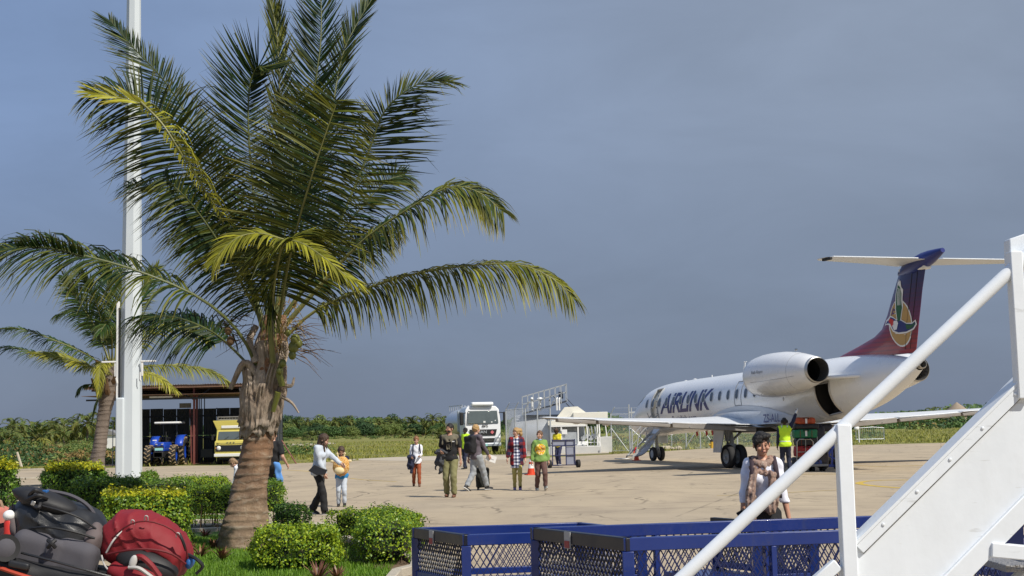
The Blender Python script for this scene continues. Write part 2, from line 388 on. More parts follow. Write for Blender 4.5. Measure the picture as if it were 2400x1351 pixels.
stripe('painted_line', [(820, 1122), (860, 1126), (930, 1130)], .08)
stripe('painted_line', [(1680, 1163), (1760, 1160), (1990, 1148)], .06)
# kerbs and garden
m_kerb = M('kerb_concrete', (.40, .36, .29), .85, var=.25, vscale=5, bump=.4, bscale=60)
def kerb(name, P, wd=.13, h=.12, seg=.9):
    P = [Vector((p[0], p[1], 0)) for p in P]; parent = None
    root = thing(name, None, None, P[0]); root['kind'] = 'structure'
    k = 0
    for a, b in zip(P[:-1], P[1:]):
        L_ = (b-a).length; n = max(1, round(L_/seg)); d = (b-a)/n
        for i in range(n):
            p = a+d*i; q = p+d*.985; mb = MB(); mb.bar(p-P[0]+Vector((0, 0, h/2)), q-P[0]+Vector((0, 0, h/2)), wd, h)
            mb.build('kerb_stone', m_kerb, root, bevel=.012, seg=1); k += 1
    return root
lawn = [G(*p) for p in [(380, 1420), (380, 1262), (470, 1250), (640, 1250), (700, 1250), (935, 1316), (955, 1335), (930, 1352), (880, 1420)]]
sheet('lawn', [(p.x, p.y) for p in lawn], .05, m_lawn)
sheet('garden_soil', [(p.x, p.y) for p in [G(*q) for q in [(560, 1262), (700, 1250), (940, 1312), (975, 1336), (950, 1350), (880, 1344), (700, 1300)]]], .058, m_soil)
sheet('lawn', [(p.x, p.y) for p in [G(*q) for q in [(395, 1222), (560, 1222), (560, 1208), (400, 1208)]]], .014, m_lawn)
sheet('garden_path', [(p.x, p.y) for p in [G(*q) for q in [(-100, 1252), (960, 1252), (960, 1225), (-100, 1225)]]], .008, m_light)
kerb('garden_kerb', [(p.x, p.y) for p in [G(*q) for q in [(380, 1420), (380, 1258), (640, 1246), (720, 1250), (935, 1308), (975, 1332), (972, 1345), (930, 1356), (880, 1420)]]])
kerb('back_kerb', [(p.x, p.y) for p in [G(*q) for q in [(380, 1228), (560, 1226)]]], .12, .08)
kerb('road_kerb', [(p.x, p.y) for p in [G(*q) for q in [(-60, 1127), (60, 1125), (118, 1123)]]], .25, .1, 2)
kerb('road_kerb', [(p.x, p.y) for p in [G(*q) for q in [(-60, 1106), (40, 1104), (118, 1102)]]], .2, .1, 2)
kerb('road_kerb', [(p.x, p.y) for p in [G(*q) for q in [(-60, 1144), (60, 1141), (118, 1139)]]], .2, .06, 2)
# ------------------------------------------------------------------ airliner
m_white = M('aircraft_white', (.78, .80, .82), .28, var=.035, vscale=.9, coat=.35)
m_white2 = M('wing_grey', (.62, .64, .66), .38, var=.06, vscale=1.5)
m_under_shade = M('wing_underside_shade', (.26, .24, .215), .55, var=.2, vscale=2)  # darker than the wing above: shade put into the underside colour
m_blue = M('livery_blue', (.012, .022, .16), .35, var=.05)
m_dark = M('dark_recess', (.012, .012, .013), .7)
m_glass = M('cabin_glass', (.05, .06, .075), .12, var=.05, spec=.8)
m_metal = M('bare_metal', (.45, .44, .42), .35, metal=.85, var=.15)
m_tyre = M('tyre_rubber', (.018, .018, .019), .8, var=.3, bump=.2, bscale=50)
m_line = M('panel_line', (.20, .21, .22), .6)
m_cream = M('galley_cream', (.80, .78, .70), .6)
m_grey = M('gear_grey', (.38, .39, .39), .5, var=.15)
m_redt = M('marker_red', (.55, .03, .02), .5)
m_gold = M('emblem_gold', (.46, .28, .09), .45, var=.12, vscale=3)
m_wpaint = M('white_paint', (.76, .76, .74), .5, var=.06)
PA = .301; PN = Vector((6.031, 68.663, 0))
plane = thing('passenger_jet', 'white twin-engine passenger jet with blue AIRLINK lettering and red and blue tail', 'airplane', PN)
plane.rotation_euler = (0, 0, 0)
aft = Vector((math.sin(PA), -math.cos(PA), 0)); stb = Vector((math.cos(PA), math.sin(PA), 0))
mwp = Matrix.Identity(4)
for i in range(3): mwp[i][0] = aft[i]; mwp[i][1] = stb[i]; mwp[i][3] = PN[i]
plane.matrix_world = mwp
def interp(xs, ys, x):
    # monotone cubic-ish
    xs = np.array(xs); ys = np.array(ys); d = np.gradient(ys, xs); i = int(np.clip(np.searchsorted(xs, x)-1, 0, len(xs)-2)); h = xs[i+1]-xs[i]; u = (x-xs[i])/h
    return ((2*u**3-3*u**2+1)*ys[i]+(u**3-2*u**2+u)*h*d[i]+(-2*u**3+3*u**2)*ys[i+1]+(u**3-u**2)*h*d[i+1])
FX = [0, .25, .7, 1.3, 1.9, 2.5, 3.2, 4.2, 5.2, 7, 10, 12.7, 15, 17.5, 19, 20.5, 22, 23.2, 24.1, 24.75]
FT = [1.78, 2.06, 2.28, 2.52, 2.80, 3.14, 3.42, 3.58, 3.66, 3.72, 3.79, 3.85, 3.91, 3.99, 4.03, 4.06, 4.04, 3.95, 3.83, 3.74]
FB = [1.70, 1.48, 1.34, 1.25, 1.20, 1.19, 1.20, 1.25, 1.30, 1.36, 1.46, 1.52, 1.58, 1.66, 1.76, 1.93, 2.22, 2.60, 3.00, 3.36]
FW = [.04, .36, .58, .76, .89, .99, 1.07, 1.12, 1.14, 1.14, 1.14, 1.14, 1.14, 1.14, 1.12, 1.02, .82, .60, .38, .19]
def fus(x, th, off=0):
    t, b, wd = interp(FX, FT, x), interp(FX, FB, x), interp(FX, FW, x)
    return Vector((x, -(wd+off)*math.cos(th), (t+b)/2+((t-b)/2+off)*math.sin(th)))   # th 0 = port side, pi/2 top
def th_of(x, z):
    t, b = interp(FX, FT, x), interp(FX, FB, x); return math.asin(max(-1, min(1, (z-(t+b)/2)/((t-b)/2))))
# stations and ring angles contain the door openings exactly
DX0, DX1, DZ0, DZ1 = 4.75, 5.5, 1.62, 3.36
BX0, BX1, BZ0, BZ1 = 19.75, 20.65, 2.02, 3.12
xs = sorted(set([round(a, 3) for a in list(np.linspace(0, 1, 9)**1.6*1.9)+list(np.linspace(1.9, 24.75, 78))+[DX0, DX1, BX0, BX1]]))
ths = [a for a in np.linspace(-PI/2, 3*PI/2, 65)[:-1]]
def thopen(z0, z1, xm): return th_of(xm, z0), th_of(xm, z1)
mb = MB(); vs = []; nth = len(ths)
for x in xs:
    for a in ths: vs.append(fus(x, a))
fs = []
d0, d1 = thopen(DZ0, DZ1, 5.1); b0, b1 = thopen(BZ0, BZ1, 20.2)
for i in range(len(xs)-1):
    xm = (xs[i]+xs[i+1])/2
    for j in range(nth):
        tm = ths[j]+PI/nth*1.0
        if DX0 < xm < DX1 and d0 < tm < d1: continue
        if BX0 < xm < BX1 and b0 < tm < b1: continue
        fs.append((i*nth+j, i*nth+(j+1) % nth, (i+1)*nth+(j+1) % nth, (i+1)*nth+j))
fs.append(tuple(range(nth-1, -1, -1)))
mb.add(vs, fs); mb.build('fuselage', m_white, plane, smooth=50)
# interiors behind the two openings
def recess(name, x0, x1, t0, t1, mats, depth=.55):
    mb = MB(); n = 10
    for k in range(n):
        a, b = t0-.1+(t1-t0+.2)*k/n, t0-.1+(t1-t0+.2)*(k+1)/n
        P = [fus(x0-.06, a, -depth), fus(x1+.06, a, -depth), fus(x1+.06, b, -depth), fus(x0-.06, b, -depth)]
        Q = [fus(x0-.06, a, -.02), fus(x1+.06, a, -.02), fus(x1+.06, b, -.02), fus(x0-.06, b, -.02)]
        mb.add(P, [(0, 1, 2, 3)], 1); mb.add([P[0], P[3], Q[3], Q[0]], [(0, 1, 2, 3)]); mb.add([P[1], P[2], Q[2], Q[1]], [(0, 1, 2, 3)])
    for a in (t0-.08, t1+.08):
        mb.add([fus(x0-.06, a, -.02), fus(x1+.06, a, -.02), fus(x1+.06, a, -depth), fus(x0-.06, a, -depth)], [(0, 1, 2, 3)])
    return mb.build(name, mats, plane, fix=False)
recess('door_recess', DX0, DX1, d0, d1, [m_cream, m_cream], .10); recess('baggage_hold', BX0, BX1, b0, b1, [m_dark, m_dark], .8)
def rim(name, x0, x1, t0, t1, mat, wd=.05, off=.012, parent=plane, n=14):
    mb = MB(); pts = [(x0, t0+(t1-t0)*k/n) for k in range(n+1)]+[(x1, t1-(t1-t0)*k/n) for k in range(n+1)]
    mb.tube([fus(x, a, off) for x, a in pts]+[fus(*pts[0], off)], wd/2, 6, cap=False); return mb.build(name, mat, parent)
rim('door_frame', DX0, DX1, d0, d1, m_grey, .07); rim('door_frame', BX0, BX1, b0, b1, m_metal, .07)
mb = MB()
for k in range(7): mb.box(fus(DX1-.02, d0+(d1-d0)*(k+.5)/7, .0), (.05, .12, .05))
mb.build('door_latch', m_dark, plane)
# flat-wrapped patches
def patch(name, outline, mat, off=.012, parent=plane, label=None):
    b = bmesh.new(); vs = [b.verts.new((x, z, 0)) for x, z in outline]; b.faces.new(vs)
    x0, x1 = min(p[0] for p in outline), max(p[0] for p in outline); z0, z1 = min(p[1] for p in outline), max(p[1] for p in outline)
    for k in range(1, 8):
        z = z0+(z1-z0)*k/8; bmesh.ops.bisect_plane(b, geom=b.verts[:]+b.edges[:]+b.faces[:], plane_co=(0, z, 0), plane_no=(0, 1, 0))
    for v in b.verts: v.co = fus(v.co.x, th_of(v.co.x, v.co.y), off)
    me = bpy.data.meshes.new(name); b.to_mesh(me); b.free(); return link(name, me, mat, parent, label)
def rrect(x0, z0, wd, h, r, n=5, lean=0):
    pts = []
    for cx, cz, a0 in ((x0+wd-r, z0+r, -90), (x0+wd-r, z0+h-r, 0), (x0+r, z0+h-r, 90), (x0+r, z0+r, 180)):
        for k in range(n+1):
            a = math.radians(a0+90*k/n); pts.append((cx+r*math.cos(a), cz+r*math.sin(a)))
    return pts
for k in range(15):
    x = 15.17-.79*k-.12; z = 2.86+.021*(x-11)-.19
    fr = patch('window', rrect(x-.04, z-.04, .32, .46, .14), m_white2, .010)
    patch('pane', rrect(x, z, .24, .38, .11), m_glass, .018, fr)
rimo = rim('emergency_exit', 13.4, 13.98, th_of(13.7, 2.45), th_of(13.7, 3.42), m_line, .03, .006)
# lettering
def on_fus(x0, z0, off): return lambda u, v: fus(x0+u, th_of(x0+u, z0+v+.02*u), off)
place_text('airline_lettering', 'AIRLINK', on_fus(5.75, 2.22, .008), m_blue, plane, size=1.22, shear=.42, off=.024, space=.92, cuts=10, sx=1.20)
place_text('web_address', 'flyairlink.com', on_fus(6.9, 1.78, .008), m_blue, plane, size=.36, cuts=4, sx=1.3)
# cockpit windows
for sgn in (0, 1):
    for a, bq in ((1.95, 2.5), (2.55, 3.1)):
        pts = [(a, 2.55+.25*(a-1.95)), (bq, 2.62+.25*(bq-1.95)), (bq, 2.98+.3*(bq-2.5)), (a+.1, 2.84+.3*(a-1.95))]
        if sgn == 0: patch('cockpit_window', pts, m_glass, .015)
# wings
def wing(name, sgn, secs, mats, parent=plane, thick=.12, under=None):
    mb = MB(); prof = [(0, 0), (.03, .35), (.12, .75), (.3, 1), (.5, .85), (.75, .42), (1, .03), (.97, -.05), (.75, -.16), (.5, -.34), (.3, -.46), (.12, -.42), (.03, -.22)]
    vs = []; n = len(prof)
    for y, xl, xt, z, tk, tw in secs:
        c = xt-xl
        for u, v in prof: vs.append((xl+u*c, sgn*y, z+v*tk*c*.62+tw*(.5-u)*c))
    mb.add(vs, [(i*n+j, i*n+(j+1) % n, (i+1)*n+(j+1) % n, (i+1)*n+j) for i in range(len(secs)-1) for j in range(n)]+[tuple(range(n)), tuple((len(secs)-1)*n+j for j in range(n))])
    o = mb.build(name, mats, parent, smooth=40)
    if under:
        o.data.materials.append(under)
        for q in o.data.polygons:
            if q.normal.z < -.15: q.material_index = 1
    return o
WS = [(.3, 10.7, 15.9, 1.66, .13, .03), (1.2, 11.1, 15.85, 1.63, .13, .03), (3.2, 12.0, 15.7, 1.70, .12, .02), (6.5, 13.4, 15.65, 1.88, .11, 0), (9.6, 14.55, 15.6, 2.08, .10, 0), (10.0, 14.95, 15.55, 2.11, .08, 0)]
for sgn in (-1, 1):
    wg = wing('wing', sgn, WS, m_white2, under=m_under_shade)
    for y in (4.2, 5.8, 7.4, 8.6):
        x = 15.0+.1; mb = MB(); zz = float(np.interp(y, [s[0] for s in WS], [s[3] for s in WS]))
        mb.sph((x+.1, sgn*y, zz-.10), (.55, .06, .08), 8, 6); mb.build('flap_fairing', m_white2, wg)
    for y0, y1 in ((1.4, 4.9), (5.0, 7.9), (8.0, 9.5)):
        def zc(y): return float(np.interp(y, [s[0] for s in WS], [s[3] for s in WS]))
        mb = MB(); mb.bar((15.35+(.25 if y0 < 2 else .15), sgn*y0, zc(y0)+.035), (15.15+.2, sgn*y1, zc(y1)+.02), .5 if y0 < 2 else .34, .035); mb.build('flap', m_white, wg, bevel=.01, seg=1)
        mb = MB(); mb.bar((15.55 if y0 < 8 else 15.5, sgn*y0, zc(y0)-.09-.06*(y0 < 2)), (15.5, sgn*y1, zc(y1)-.07), .34, .13 if y0 > 2 else .2); mb.build('flap_shade_bar', m_under_shade, wg, bevel=.02, seg=1)  # dark bar added for the shaded band below the flaps
# belly fairing
def fair(u, v):
    x = 9.3+u*8.6; a = -PI+v*PI; s = math.sin(PI*min(1, max(0, u)))**.55
    cz = 1.86+.02*(x-12); return Vector((x, 1.30*s*math.cos(a)*(1 if s else 0), cz+.02+math.sin(a)*.62*s+ .28*s*abs(math.cos(a))))
mb = MB(); mb.grid(fair, 30, 20); mb.build('belly_fairing', m_white, plane, smooth=50)
def fairside(u, v):
    x = 9.6+u*8.6; s = max(0.0, math.sin(PI*u))**.7; z = 1.62+.02*(x-12)+v*.78*s
    p = fus(x, th_of(x, z), .02); w_ = min(1, s*1.6)*(1-v)**.5; p.y = -(abs(p.y)*(1-w_)+max(abs(p.y), 1.20)*w_); return p
mb = MB(); mb.grid(fairside, 30, 6); mb.build('wing_root_fairing', m_white2, plane, smooth=50)
def on_fair(u, v):
    x = 15.95+u; z = 1.74+v+.02*u; return Vector((x, -1.215, z))
place_text('registration', 'ZS-ALL', on_fair, m_blue, plane, size=.44, off=.006, cuts=4, sx=1.0)
# engines
m_nac = M('nacelle_white', (.74, .75, .76), .27, var=.05, vscale=1.2, coat=.3)
for sgn in (-1, 1):
    e = thing('engine', None, None, (0, 0, 0)); e.parent = plane
    c = (17.3, sgn*2.02, 3.45)
    prof = [(.25, .50), (.05, .60), (0, .65), (.05, .71), (.3, .75), (.8, .80), (1.4, .815), (2.2, .795), (3.0, .72), (3.8, .57), (4.28, .455), (4.31, .43)]
    mb = MB(); mb.lathe(prof, c, (1, 0, .02), 40); mb.build('nacelle', m_nac, e, smooth=50)
    mb = MB(); mb.lathe([(4.30, .425), (3.2, .41), (3.1, .40), (3.09, 0)], c, (1, 0, .02), 32); mb.lathe([(.26, .44), (.27, 0)], c, (1, 0, .02), 24)
    mb.build('exhaust_core', m_dark, e)
    mb = MB(); mb.lathe([(4.25, .462), (4.36, .452), (4.38, .42), (3.8, .41)], c, (1, 0, .02), 40); mb.build('exhaust_ring', m_metal, e)
    mb = MB(); pts = [(18.3, .95), (22.5, .85), (21.55, 1.56), (18.6, 1.6)]
    vsx = []
    for z in (3.18, 3.30): vsx.append([(x, sgn*y, z+.02*(x-20)) for x, y in pts])
    mb.add(vsx[0]+vsx[1], [(0, 1, 2, 3), (7, 6, 5, 4), (0, 4, 5, 1), (1, 5, 6, 2), (2, 6, 7, 3), (3, 7, 4, 0)]); mb.build('pylon', m_white, e, bevel=.04)
    mb = MB()
    for a0 in (-.30,):
        pts = []
        for k in range(14):
            x = .8+2.9*k/13; r = float(np.interp(x, [q[0] for q in prof[2:11]], [q[1] for q in prof[2:11]]))+.004
            aa = a0; pts.append((c[0]+x, c[1]-r*math.cos(aa)*(1 if sgn < 0 else -1), c[2]+.02*x+r*math.sin(aa)))
        mb.tube(pts, .005, 4)
    for xx in (3.3,):
        r = float(np.interp(xx, [q[0] for q in prof[2:11]], [q[1] for q in prof[2:11]]))+.003
        mb.tube([(c[0]+xx, c[1]+r*math.cos(t), c[2]+.02*xx+r*math.sin(t)) for t in np.linspace(0, 2*PI, 33)], .0035, 4, cap=False)
    mb.build('panel_seam', m_line, e)
    mb = MB(); mb.sph((c[0]+2.9, c[1], c[2]+.87), (.12, .02, .05), 8, 6); mb.sph((c[0]+2.2, c[1]+sgn*.2, c[2]-.87), (.06, .02, .07), 8, 6); mb.build('vent_scoop', m_metal, e)
def on_nac(u, v):
    x = .95+u; r = float(np.interp(x, [0, .3, .8, 1.4, 2.2, 3], [.65, .75, .80, .815, .795, .72]))+.008; a = .02+v/.82
    return Vector((17.3+x, -2.02-r*math.cos(a), 3.45+.02*x+r*math.sin(a)))
place_text('engine_maker_lettering', 'Rolls-Royce', on_nac, m_line, plane, size=.17, cuts=2, sx=1.1)
# tail fin with painted gradient livery
def g_fin(t, b, co, L):
    sp = N(t, 'ShaderNodeSeparateXYZ'); L(co, sp.inputs[0])
    nzv = noise(t, co, 1.2, 4); ad = N(t, 'ShaderNodeMath', operation='MULTIPLY_ADD'); L(nzv, ad.inputs[0]); ad.inputs[1].default_value = .5; L(sp.outputs[2], ad.inputs[2])
    r = N(t, 'ShaderNodeValToRGB'); L(rng_(t, ad.outputs[0], 4.1, 7.3), r.inputs[0])
    e = r.color_ramp.elements; e[0].position = 0; e[0].color = (.33, .010, .022, 1); e[1].position = 1; e[1].color = (.014, .022, .13, 1)
    for p, c in ((.22, (.24, .010, .035)), (.42, (.12, .016, .075)), (.62, (.045, .018, .085)), (.8, (.020, .020, .11))):
        n = e.new(p); n.color = (*c, 1)
    wv = N(t, 'ShaderNodeTexWave', bands_direction='Z'); wv.inputs['Scale'].default_value = 2.1; wv.inputs['Distortion'].default_value = 1.2; wv.inputs['Detail'].default_value = 2; wv.inputs['Detail Scale'].default_value = .4; L(co, wv.inputs[0])
    lo = rng_(t, sp.outputs[2], 5.4, 6.6, .55, 0.0); f = mul(t, rng_(t, wv.outputs[1], .55, .9), lo)
    L(mixc(t, f, r.outputs[0], (.10, .008, .045)), b.inputs['Base Color']); b.inputs['Coat Weight'].default_value = .3
m_fin = tex_mat('tail_livery', g_fin, .35, .5)
FIN = [(3.95, 19.3, 24.55, .13), (4.12, 19.95, 24.62, .13), (4.35, 21.0, 24.68, .14), (4.62, 22.1, 24.75, .15), (4.85, 22.62, 24.8, .155), (5.3, 23.0, 24.93, .15), (6.0, 23.42, 25.12, .13), (6.75, 23.9, 25.38, .12), (6.95, 24.05, 25.45, .11)]
mb = MB(); vs = []; pf = [(0, 0), (.06, .55), (.25, 1), (.55, .9), (.8, .5), (1, .06)]
ring = pf+[(u, -v) for u, v in pf[-1:0:-1]]; n = len(ring)
for z, xl, xt, tk in FIN:
    for u, v in ring: vs.append((xl+u*(xt-xl), v*tk, z))
mb.add(vs, [(i*n+j, i*n+(j+1) % n, (i+1)*n+(j+1) % n, (i+1)*n+j) for i in range(len(FIN)-1) for j in range(n)]+[tuple((len(FIN)-1)*n+j for j in range(n))])
fin = mb.build('tail_fin', m_fin, plane, smooth=50)
def finy(x, z):   # port surface of the fin
    zs = [q[0] for q in FIN]; xl = np.interp(z, zs, [q[1] for q in FIN]); xt = np.interp(z, zs, [q[2] for q in FIN]); tk = np.interp(z, zs, [q[3] for q in FIN])
    u = (x-xl)/(xt-xl); return -float(np.interp(u, [p[0] for p in pf], [p[1] for p in pf])*tk)
mb = MB()
for dx in (.62, .36):
    mb.tube([(25.42-dx-.02*k*0-(6.8-z)*.28, finy(25.42-dx-(6.8-z)*.28, z)-.004, z) for k, z in enumerate(np.linspace(4.1, 6.75, 16))], .011, 4)
mb.build('rudder_hinge_line', m_dark, fin)
def decal(name, pts, mat, off, parent):
    # pts in (x, z) on the port face of the fin
    b = bmesh.new(); b.faces.new([b.verts.new((x, z, 0)) for x, z in pts]); bmesh.ops.triangulate(b, faces=b.faces)
    bmesh.ops.subdivide_edges(b, edges=b.edges[:], cuts=2, use_grid_fill=False)
    for v in b.verts: v.co = Vector((v.co.x, finy(v.co.x, v.co.y)-off, v.co.y))
    me = bpy.data.meshes.new(name); b.to_mesh(me); b.free(); return link(name, me, mat, parent)
m_green = M('emblem_green', (.015, .10, .035), .5, var=.3, vscale=8)
ec = (23.92, 4.98)
def oval(cx, cz, rx, rz, n=28, t0=0, t1=2*PI): return [(cx+rx*math.cos(t0+(t1-t0)*k/n), cz+rz*math.sin(t0+(t1-t0)*k/n)) for k in range(n)]
em = decal('emblem_ring', oval(ec[0], ec[1], .62, .80), m_wpaint, .006, fin)
decal('sun_disc', oval(ec[0], ec[1], .57, .745), m_gold, .010, em)
def e2(pts): return [(ec[0]+u, ec[1]+v) for u, v in pts]
# wing raised above, head to the front (left), tail to the rear
decal('bird_wing', e2([(-.12, .05), (-.2, .5), (-.16, 1.0), (-.02, 1.45), (.02, 1.38), (.07, 1.5), (.1, 1.4), (.18, 1.42), (.2, 1.2), (.3, 1.1), (.24, .8), (.26, .55), (.1, .1)]), m_wpaint, .014, em)
decal('bird_wing', e2([(-.09, .05), (-.15, .5), (-.1, 1.0), (-.01, 1.3), (.06, 1.25), (.14, 1.2), (.2, .98), (.17, .75), (.2, .5), (.06, .1)]), m_green, .018, em)
for k in range(3): decal('wing_feather', e2([(-.04+.07*k, .6), (-.02+.07*k, 1.2-.03*k), (.01+.07*k, 1.2-.03*k), (0+.06*k, .6)]), m_wpaint, .021, em)
decal('bird_body', e2([(-.9, -.02), (-.82, .16), (-.66, .22), (-.52, .30), (-.36, .25), (-.2, .16), (.1, .12), (.35, -.02), (.62, -.03), (.8, .06), (.84, -.1), (.68, -.26), (.3, -.36), (-.1, -.36), (-.4, -.26), (-.58, -.02), (-.76, 0)]), m_wpaint, .015, em)
decal('bird_body', e2([(-.84, .02), (-.74, .12), (-.6, .15), (-.48, .24), (-.34, .2), (-.18, .12), (.1, .08), (.35, -.05), (.62, -.07), (.76, 0), (.78, -.09), (.64, -.22), (.3, -.31), (-.1, -.31), (-.36, -.22), (-.52, .02), (-.7, .05)]), m_blue, .019, em)
decal('bird_chest', e2([(-.5, .2), (-.62, .13), (-.52, .02), (-.42, -.1), (-.3, .0), (-.32, .14)]), m_redt, .022, em)
decal('bird_breast', e2([(-.3, .1), (-.4, -.08), (-.32, -.22), (-.16, -.2), (-.06, .0), (-.12, .1)]), m_wpaint, .022, em)
decal('bird_tail', e2([(.3, -.06), (.6, -.1), (.75, -.03), (.74, -.1), (.6, -.2), (.35, -.24)]), m_green, .022, em)
# tailplane and bullet
TS = [(.12, 23.75, 25.7, 6.93, .09, 0), (1.2, 24.15, 25.72, 6.94, .085, 0), (3.6, 24.75, 25.68, 6.95, .075, 0), (3.78, 25.0, 25.6, 6.95, .05, 0)]
for sgn in (-1, 1):
    tp_ = wing('tailplane', sgn, TS, m_white2)
    mb = MB(); mb.bar((25.45, sgn*.45, 6.965), (25.42, sgn*3.55, 6.975), .46, .03); mb.build('elevator', m_white, tp_, bevel=.008, seg=1)
    mb = MB(); mb.box((25.5, sgn*3.70, 6.90), (.5, .1, .09)); mb.build('elevator_horn', m_dark, tp_, bevel=.02)
mb = MB(); mb.lathe([(0, .01), (.15, .10), (.5, .2), (1.0, .27), (1.6, .27), (2.0, .22), (2.4, .14), (2.66, .08)], (23.75, 0, 6.62), (1, 0, .2), 20, cap=True); mb.build('tail_bullet', m_blue, plane, smooth=50)
mb = MB(); mb.box((24.75, 0, 6.72), (1.5, .30, .16)); mb.build('bullet_collar', m_wpaint, plane, bevel=.05)
mb = MB(); mb.sph((26.26, 0, 7.12), (.07, .05, .05), 10, 8); mb.build('tail_light', M('amber_lens', (.6, .3, .05), .2), plane)
mb = MB(); mb.lathe([(-.6, .20), (-.1, .16), (.18, .15), (.2, .12), (.0, .115), (-.5, .11), (-.5, 0)], (24.75, 0, 3.55), (1, 0, .04), 24); mb.build('auxiliary_exhaust', m_metal, plane)
# aerials
mb = MB(); mb.bar((12.05, 0, 3.8), (12.2, 0, 4.28), .12, .025, (0, 1, 0)); mb.bar((12.15, 0, 4.27), (12.35, 0, 4.28), .03, .02); mb.build('aerial', m_wpaint, plane)
mb = MB(); mb.sph((14.2, 0, 3.93), (.09, .06, .08), 8, 6); mb.build('beacon_light', m_redt, plane)
mb = MB(); mb.bar((9.0, 0, 3.74), (9.0, 0, 3.86), .03, .03); mb.sph((7.2, 0, 3.73), (.2, .06, .05), 8, 6); mb.sph((6.2, 0, 3.69), (.2, .06, .05), 8, 6); mb.build('roof_antenna', m_wpaint, plane)
mb = MB()
for x in (7.2, 8.2, 8.8, 10.2): mb.bar((x, 0, float(interp(FX, FB, x))+.02), (x+.08, 0, float(interp(FX, FB, x))-.17), .18, .02, (0, 1, 0))
mb.build('belly_antenna', m_redt, plane)
# landing gear
def wheel(parent, c, r, wd, nm='wheel'):
    t = thing(nm, None, None, (0, 0, 0)); t.parent = parent
    mb = MB(); h = wd/2; mb.lathe([(-h*.8, r*.62), (-h, r*.7), (-h, r*.88), (-h*.72, r*.97), (-h*.3, r), (h*.3, r), (h*.72, r*.97), (h, r*.88), (h, r*.7), (h*.8, r*.62)], c, (0, 1, 0), 28); mb.build('tyre', m_tyre, t, smooth=50)
    mb = MB(); mb.lathe([(-h*.7, 0), (-h*.75, r*.2), (-h*.5, r*.3), (-h*.5, r*.55), (-h*.8, r*.64), (h*.8, r*.64), (h*.5, r*.55), (h*.5, r*.3), (h*.75, r*.2), (h*.7, 0)], c, (0, 1, 0), 20); mb.build('rim', m_grey, t)
    return t
ng = thing('nose_gear', None, None, (0, 0, 0)); ng.parent = plane
mb = MB(); mb.tube([(2.6, 0, 1.4), (2.62, 0, .3)], .07, 10); mb.tube([(2.6, -.25, .3), (2.6, .25, .3)], .05, 8); mb.bar((2.5, 0, 1.25), (1.7, 0, 1.35), .05); mb.bar((2.68, 0, .9), (2.9, 0, .55), .04); mb.bar((2.9, 0, .55), (2.68, 0, .3), .04); mb.build('strut', m_grey, ng)
for s in (-1, 1):
    mb = MB(); mb.lathe([(-.08, .2), (-.1, .25), (-.08, .32), (0, .34), (.08, .32), (.1, .25), (.08, .2)], (2.6, s*.2, .34), (0, 1, 0), 24); mb.lathe([(-.07, 0), (-.07, .19), (.07, .19), (.07, 0)], (2.6, s*.2, .34), (0, 1, 0), 16, mi=1); mb.build('wheel', [m_tyre, m_grey], ng, smooth=50)
    mb = MB(); mb.box((2.6, s*.33, 1.05), (1.1, .03, .42)); mb.build('gear_door', m_white, ng, bevel=.02)
for sgn in (-1, 1):
    mg = thing('main_gear', None, None, (0, 0, 0)); mg.parent = plane
    y = sgn*2.05
    mb = MB(); mb.tube([(14.55, y*.96, 1.65), (15.0, y, .5)], .09, 10); mb.tube([(14.5, y, .95), (15.0, y, .42)], .08, 8); mb.tube([(14.4, y*.6, 1.55), (14.75, y, 1.0)], .05, 8); mb.tube([(15.0, y-.42, .42), (15.0, y+.42, .42)], .06, 8)
    mb.box((14.6, y, 1.3), (.3, .2, .5)); mb.box((14.9, y, .85), (.16, .26, .2)); mb.tube([(14.4, y-.12, 1.5), (14.8, y-.1, .7)], .02, 6); mb.tube([(14.2, y*.8, 1.5), (14.5, y, 1.0)], .035, 6); mb.build('strut', m_grey, mg)
    for s in (-1, 1):
        c = (15.0, y+s*.24, .46); h = .14; r = .46
        mb = MB(); mb.lathe([(-h*.8, r*.62), (-h, r*.7), (-h, r*.88), (-h*.72, r*.97), (-h*.3, r), (h*.3, r), (h*.72, r*.97), (h, r*.88), (h, r*.7), (h*.8, r*.62)], c, (0, 1, 0), 28)
        mb.lathe([(-h*.6, 0), (-h*.65, r*.2), (-h*.4, r*.3), (-h*.4, r*.55), (-h*.7, r*.64), (h*.7, r*.64), (h*.4, r*.55), (h*.4, r*.3), (h*.65, r*.2), (h*.6, 0)], c, (0, 1, 0), 20, mi=1); mb.build('wheel', [m_tyre, m_grey], mg, smooth=50)
    mb = MB(); mb.add([(14.3, y-sgn*-.5, 1.62), (15.3, y+sgn*.5, 1.62), (15.1, y+sgn*.62, .62), (14.45, y+sgn*.62, .62)], [(0, 1, 2, 3)]); mb.add([(14.3, y+sgn*.46, 1.62), (15.3, y+sgn*.46, 1.62), (15.1, y+sgn*.58, .62), (14.45, y+sgn*.58, .62)], [(3, 2, 1, 0)]); mb.build('gear_door', m_white, mg)
mb = MB(); mb.box((14.4, 0, 1.50), (1.6, 3.6, .25)); mb.build('wheel_well', m_dark, plane)
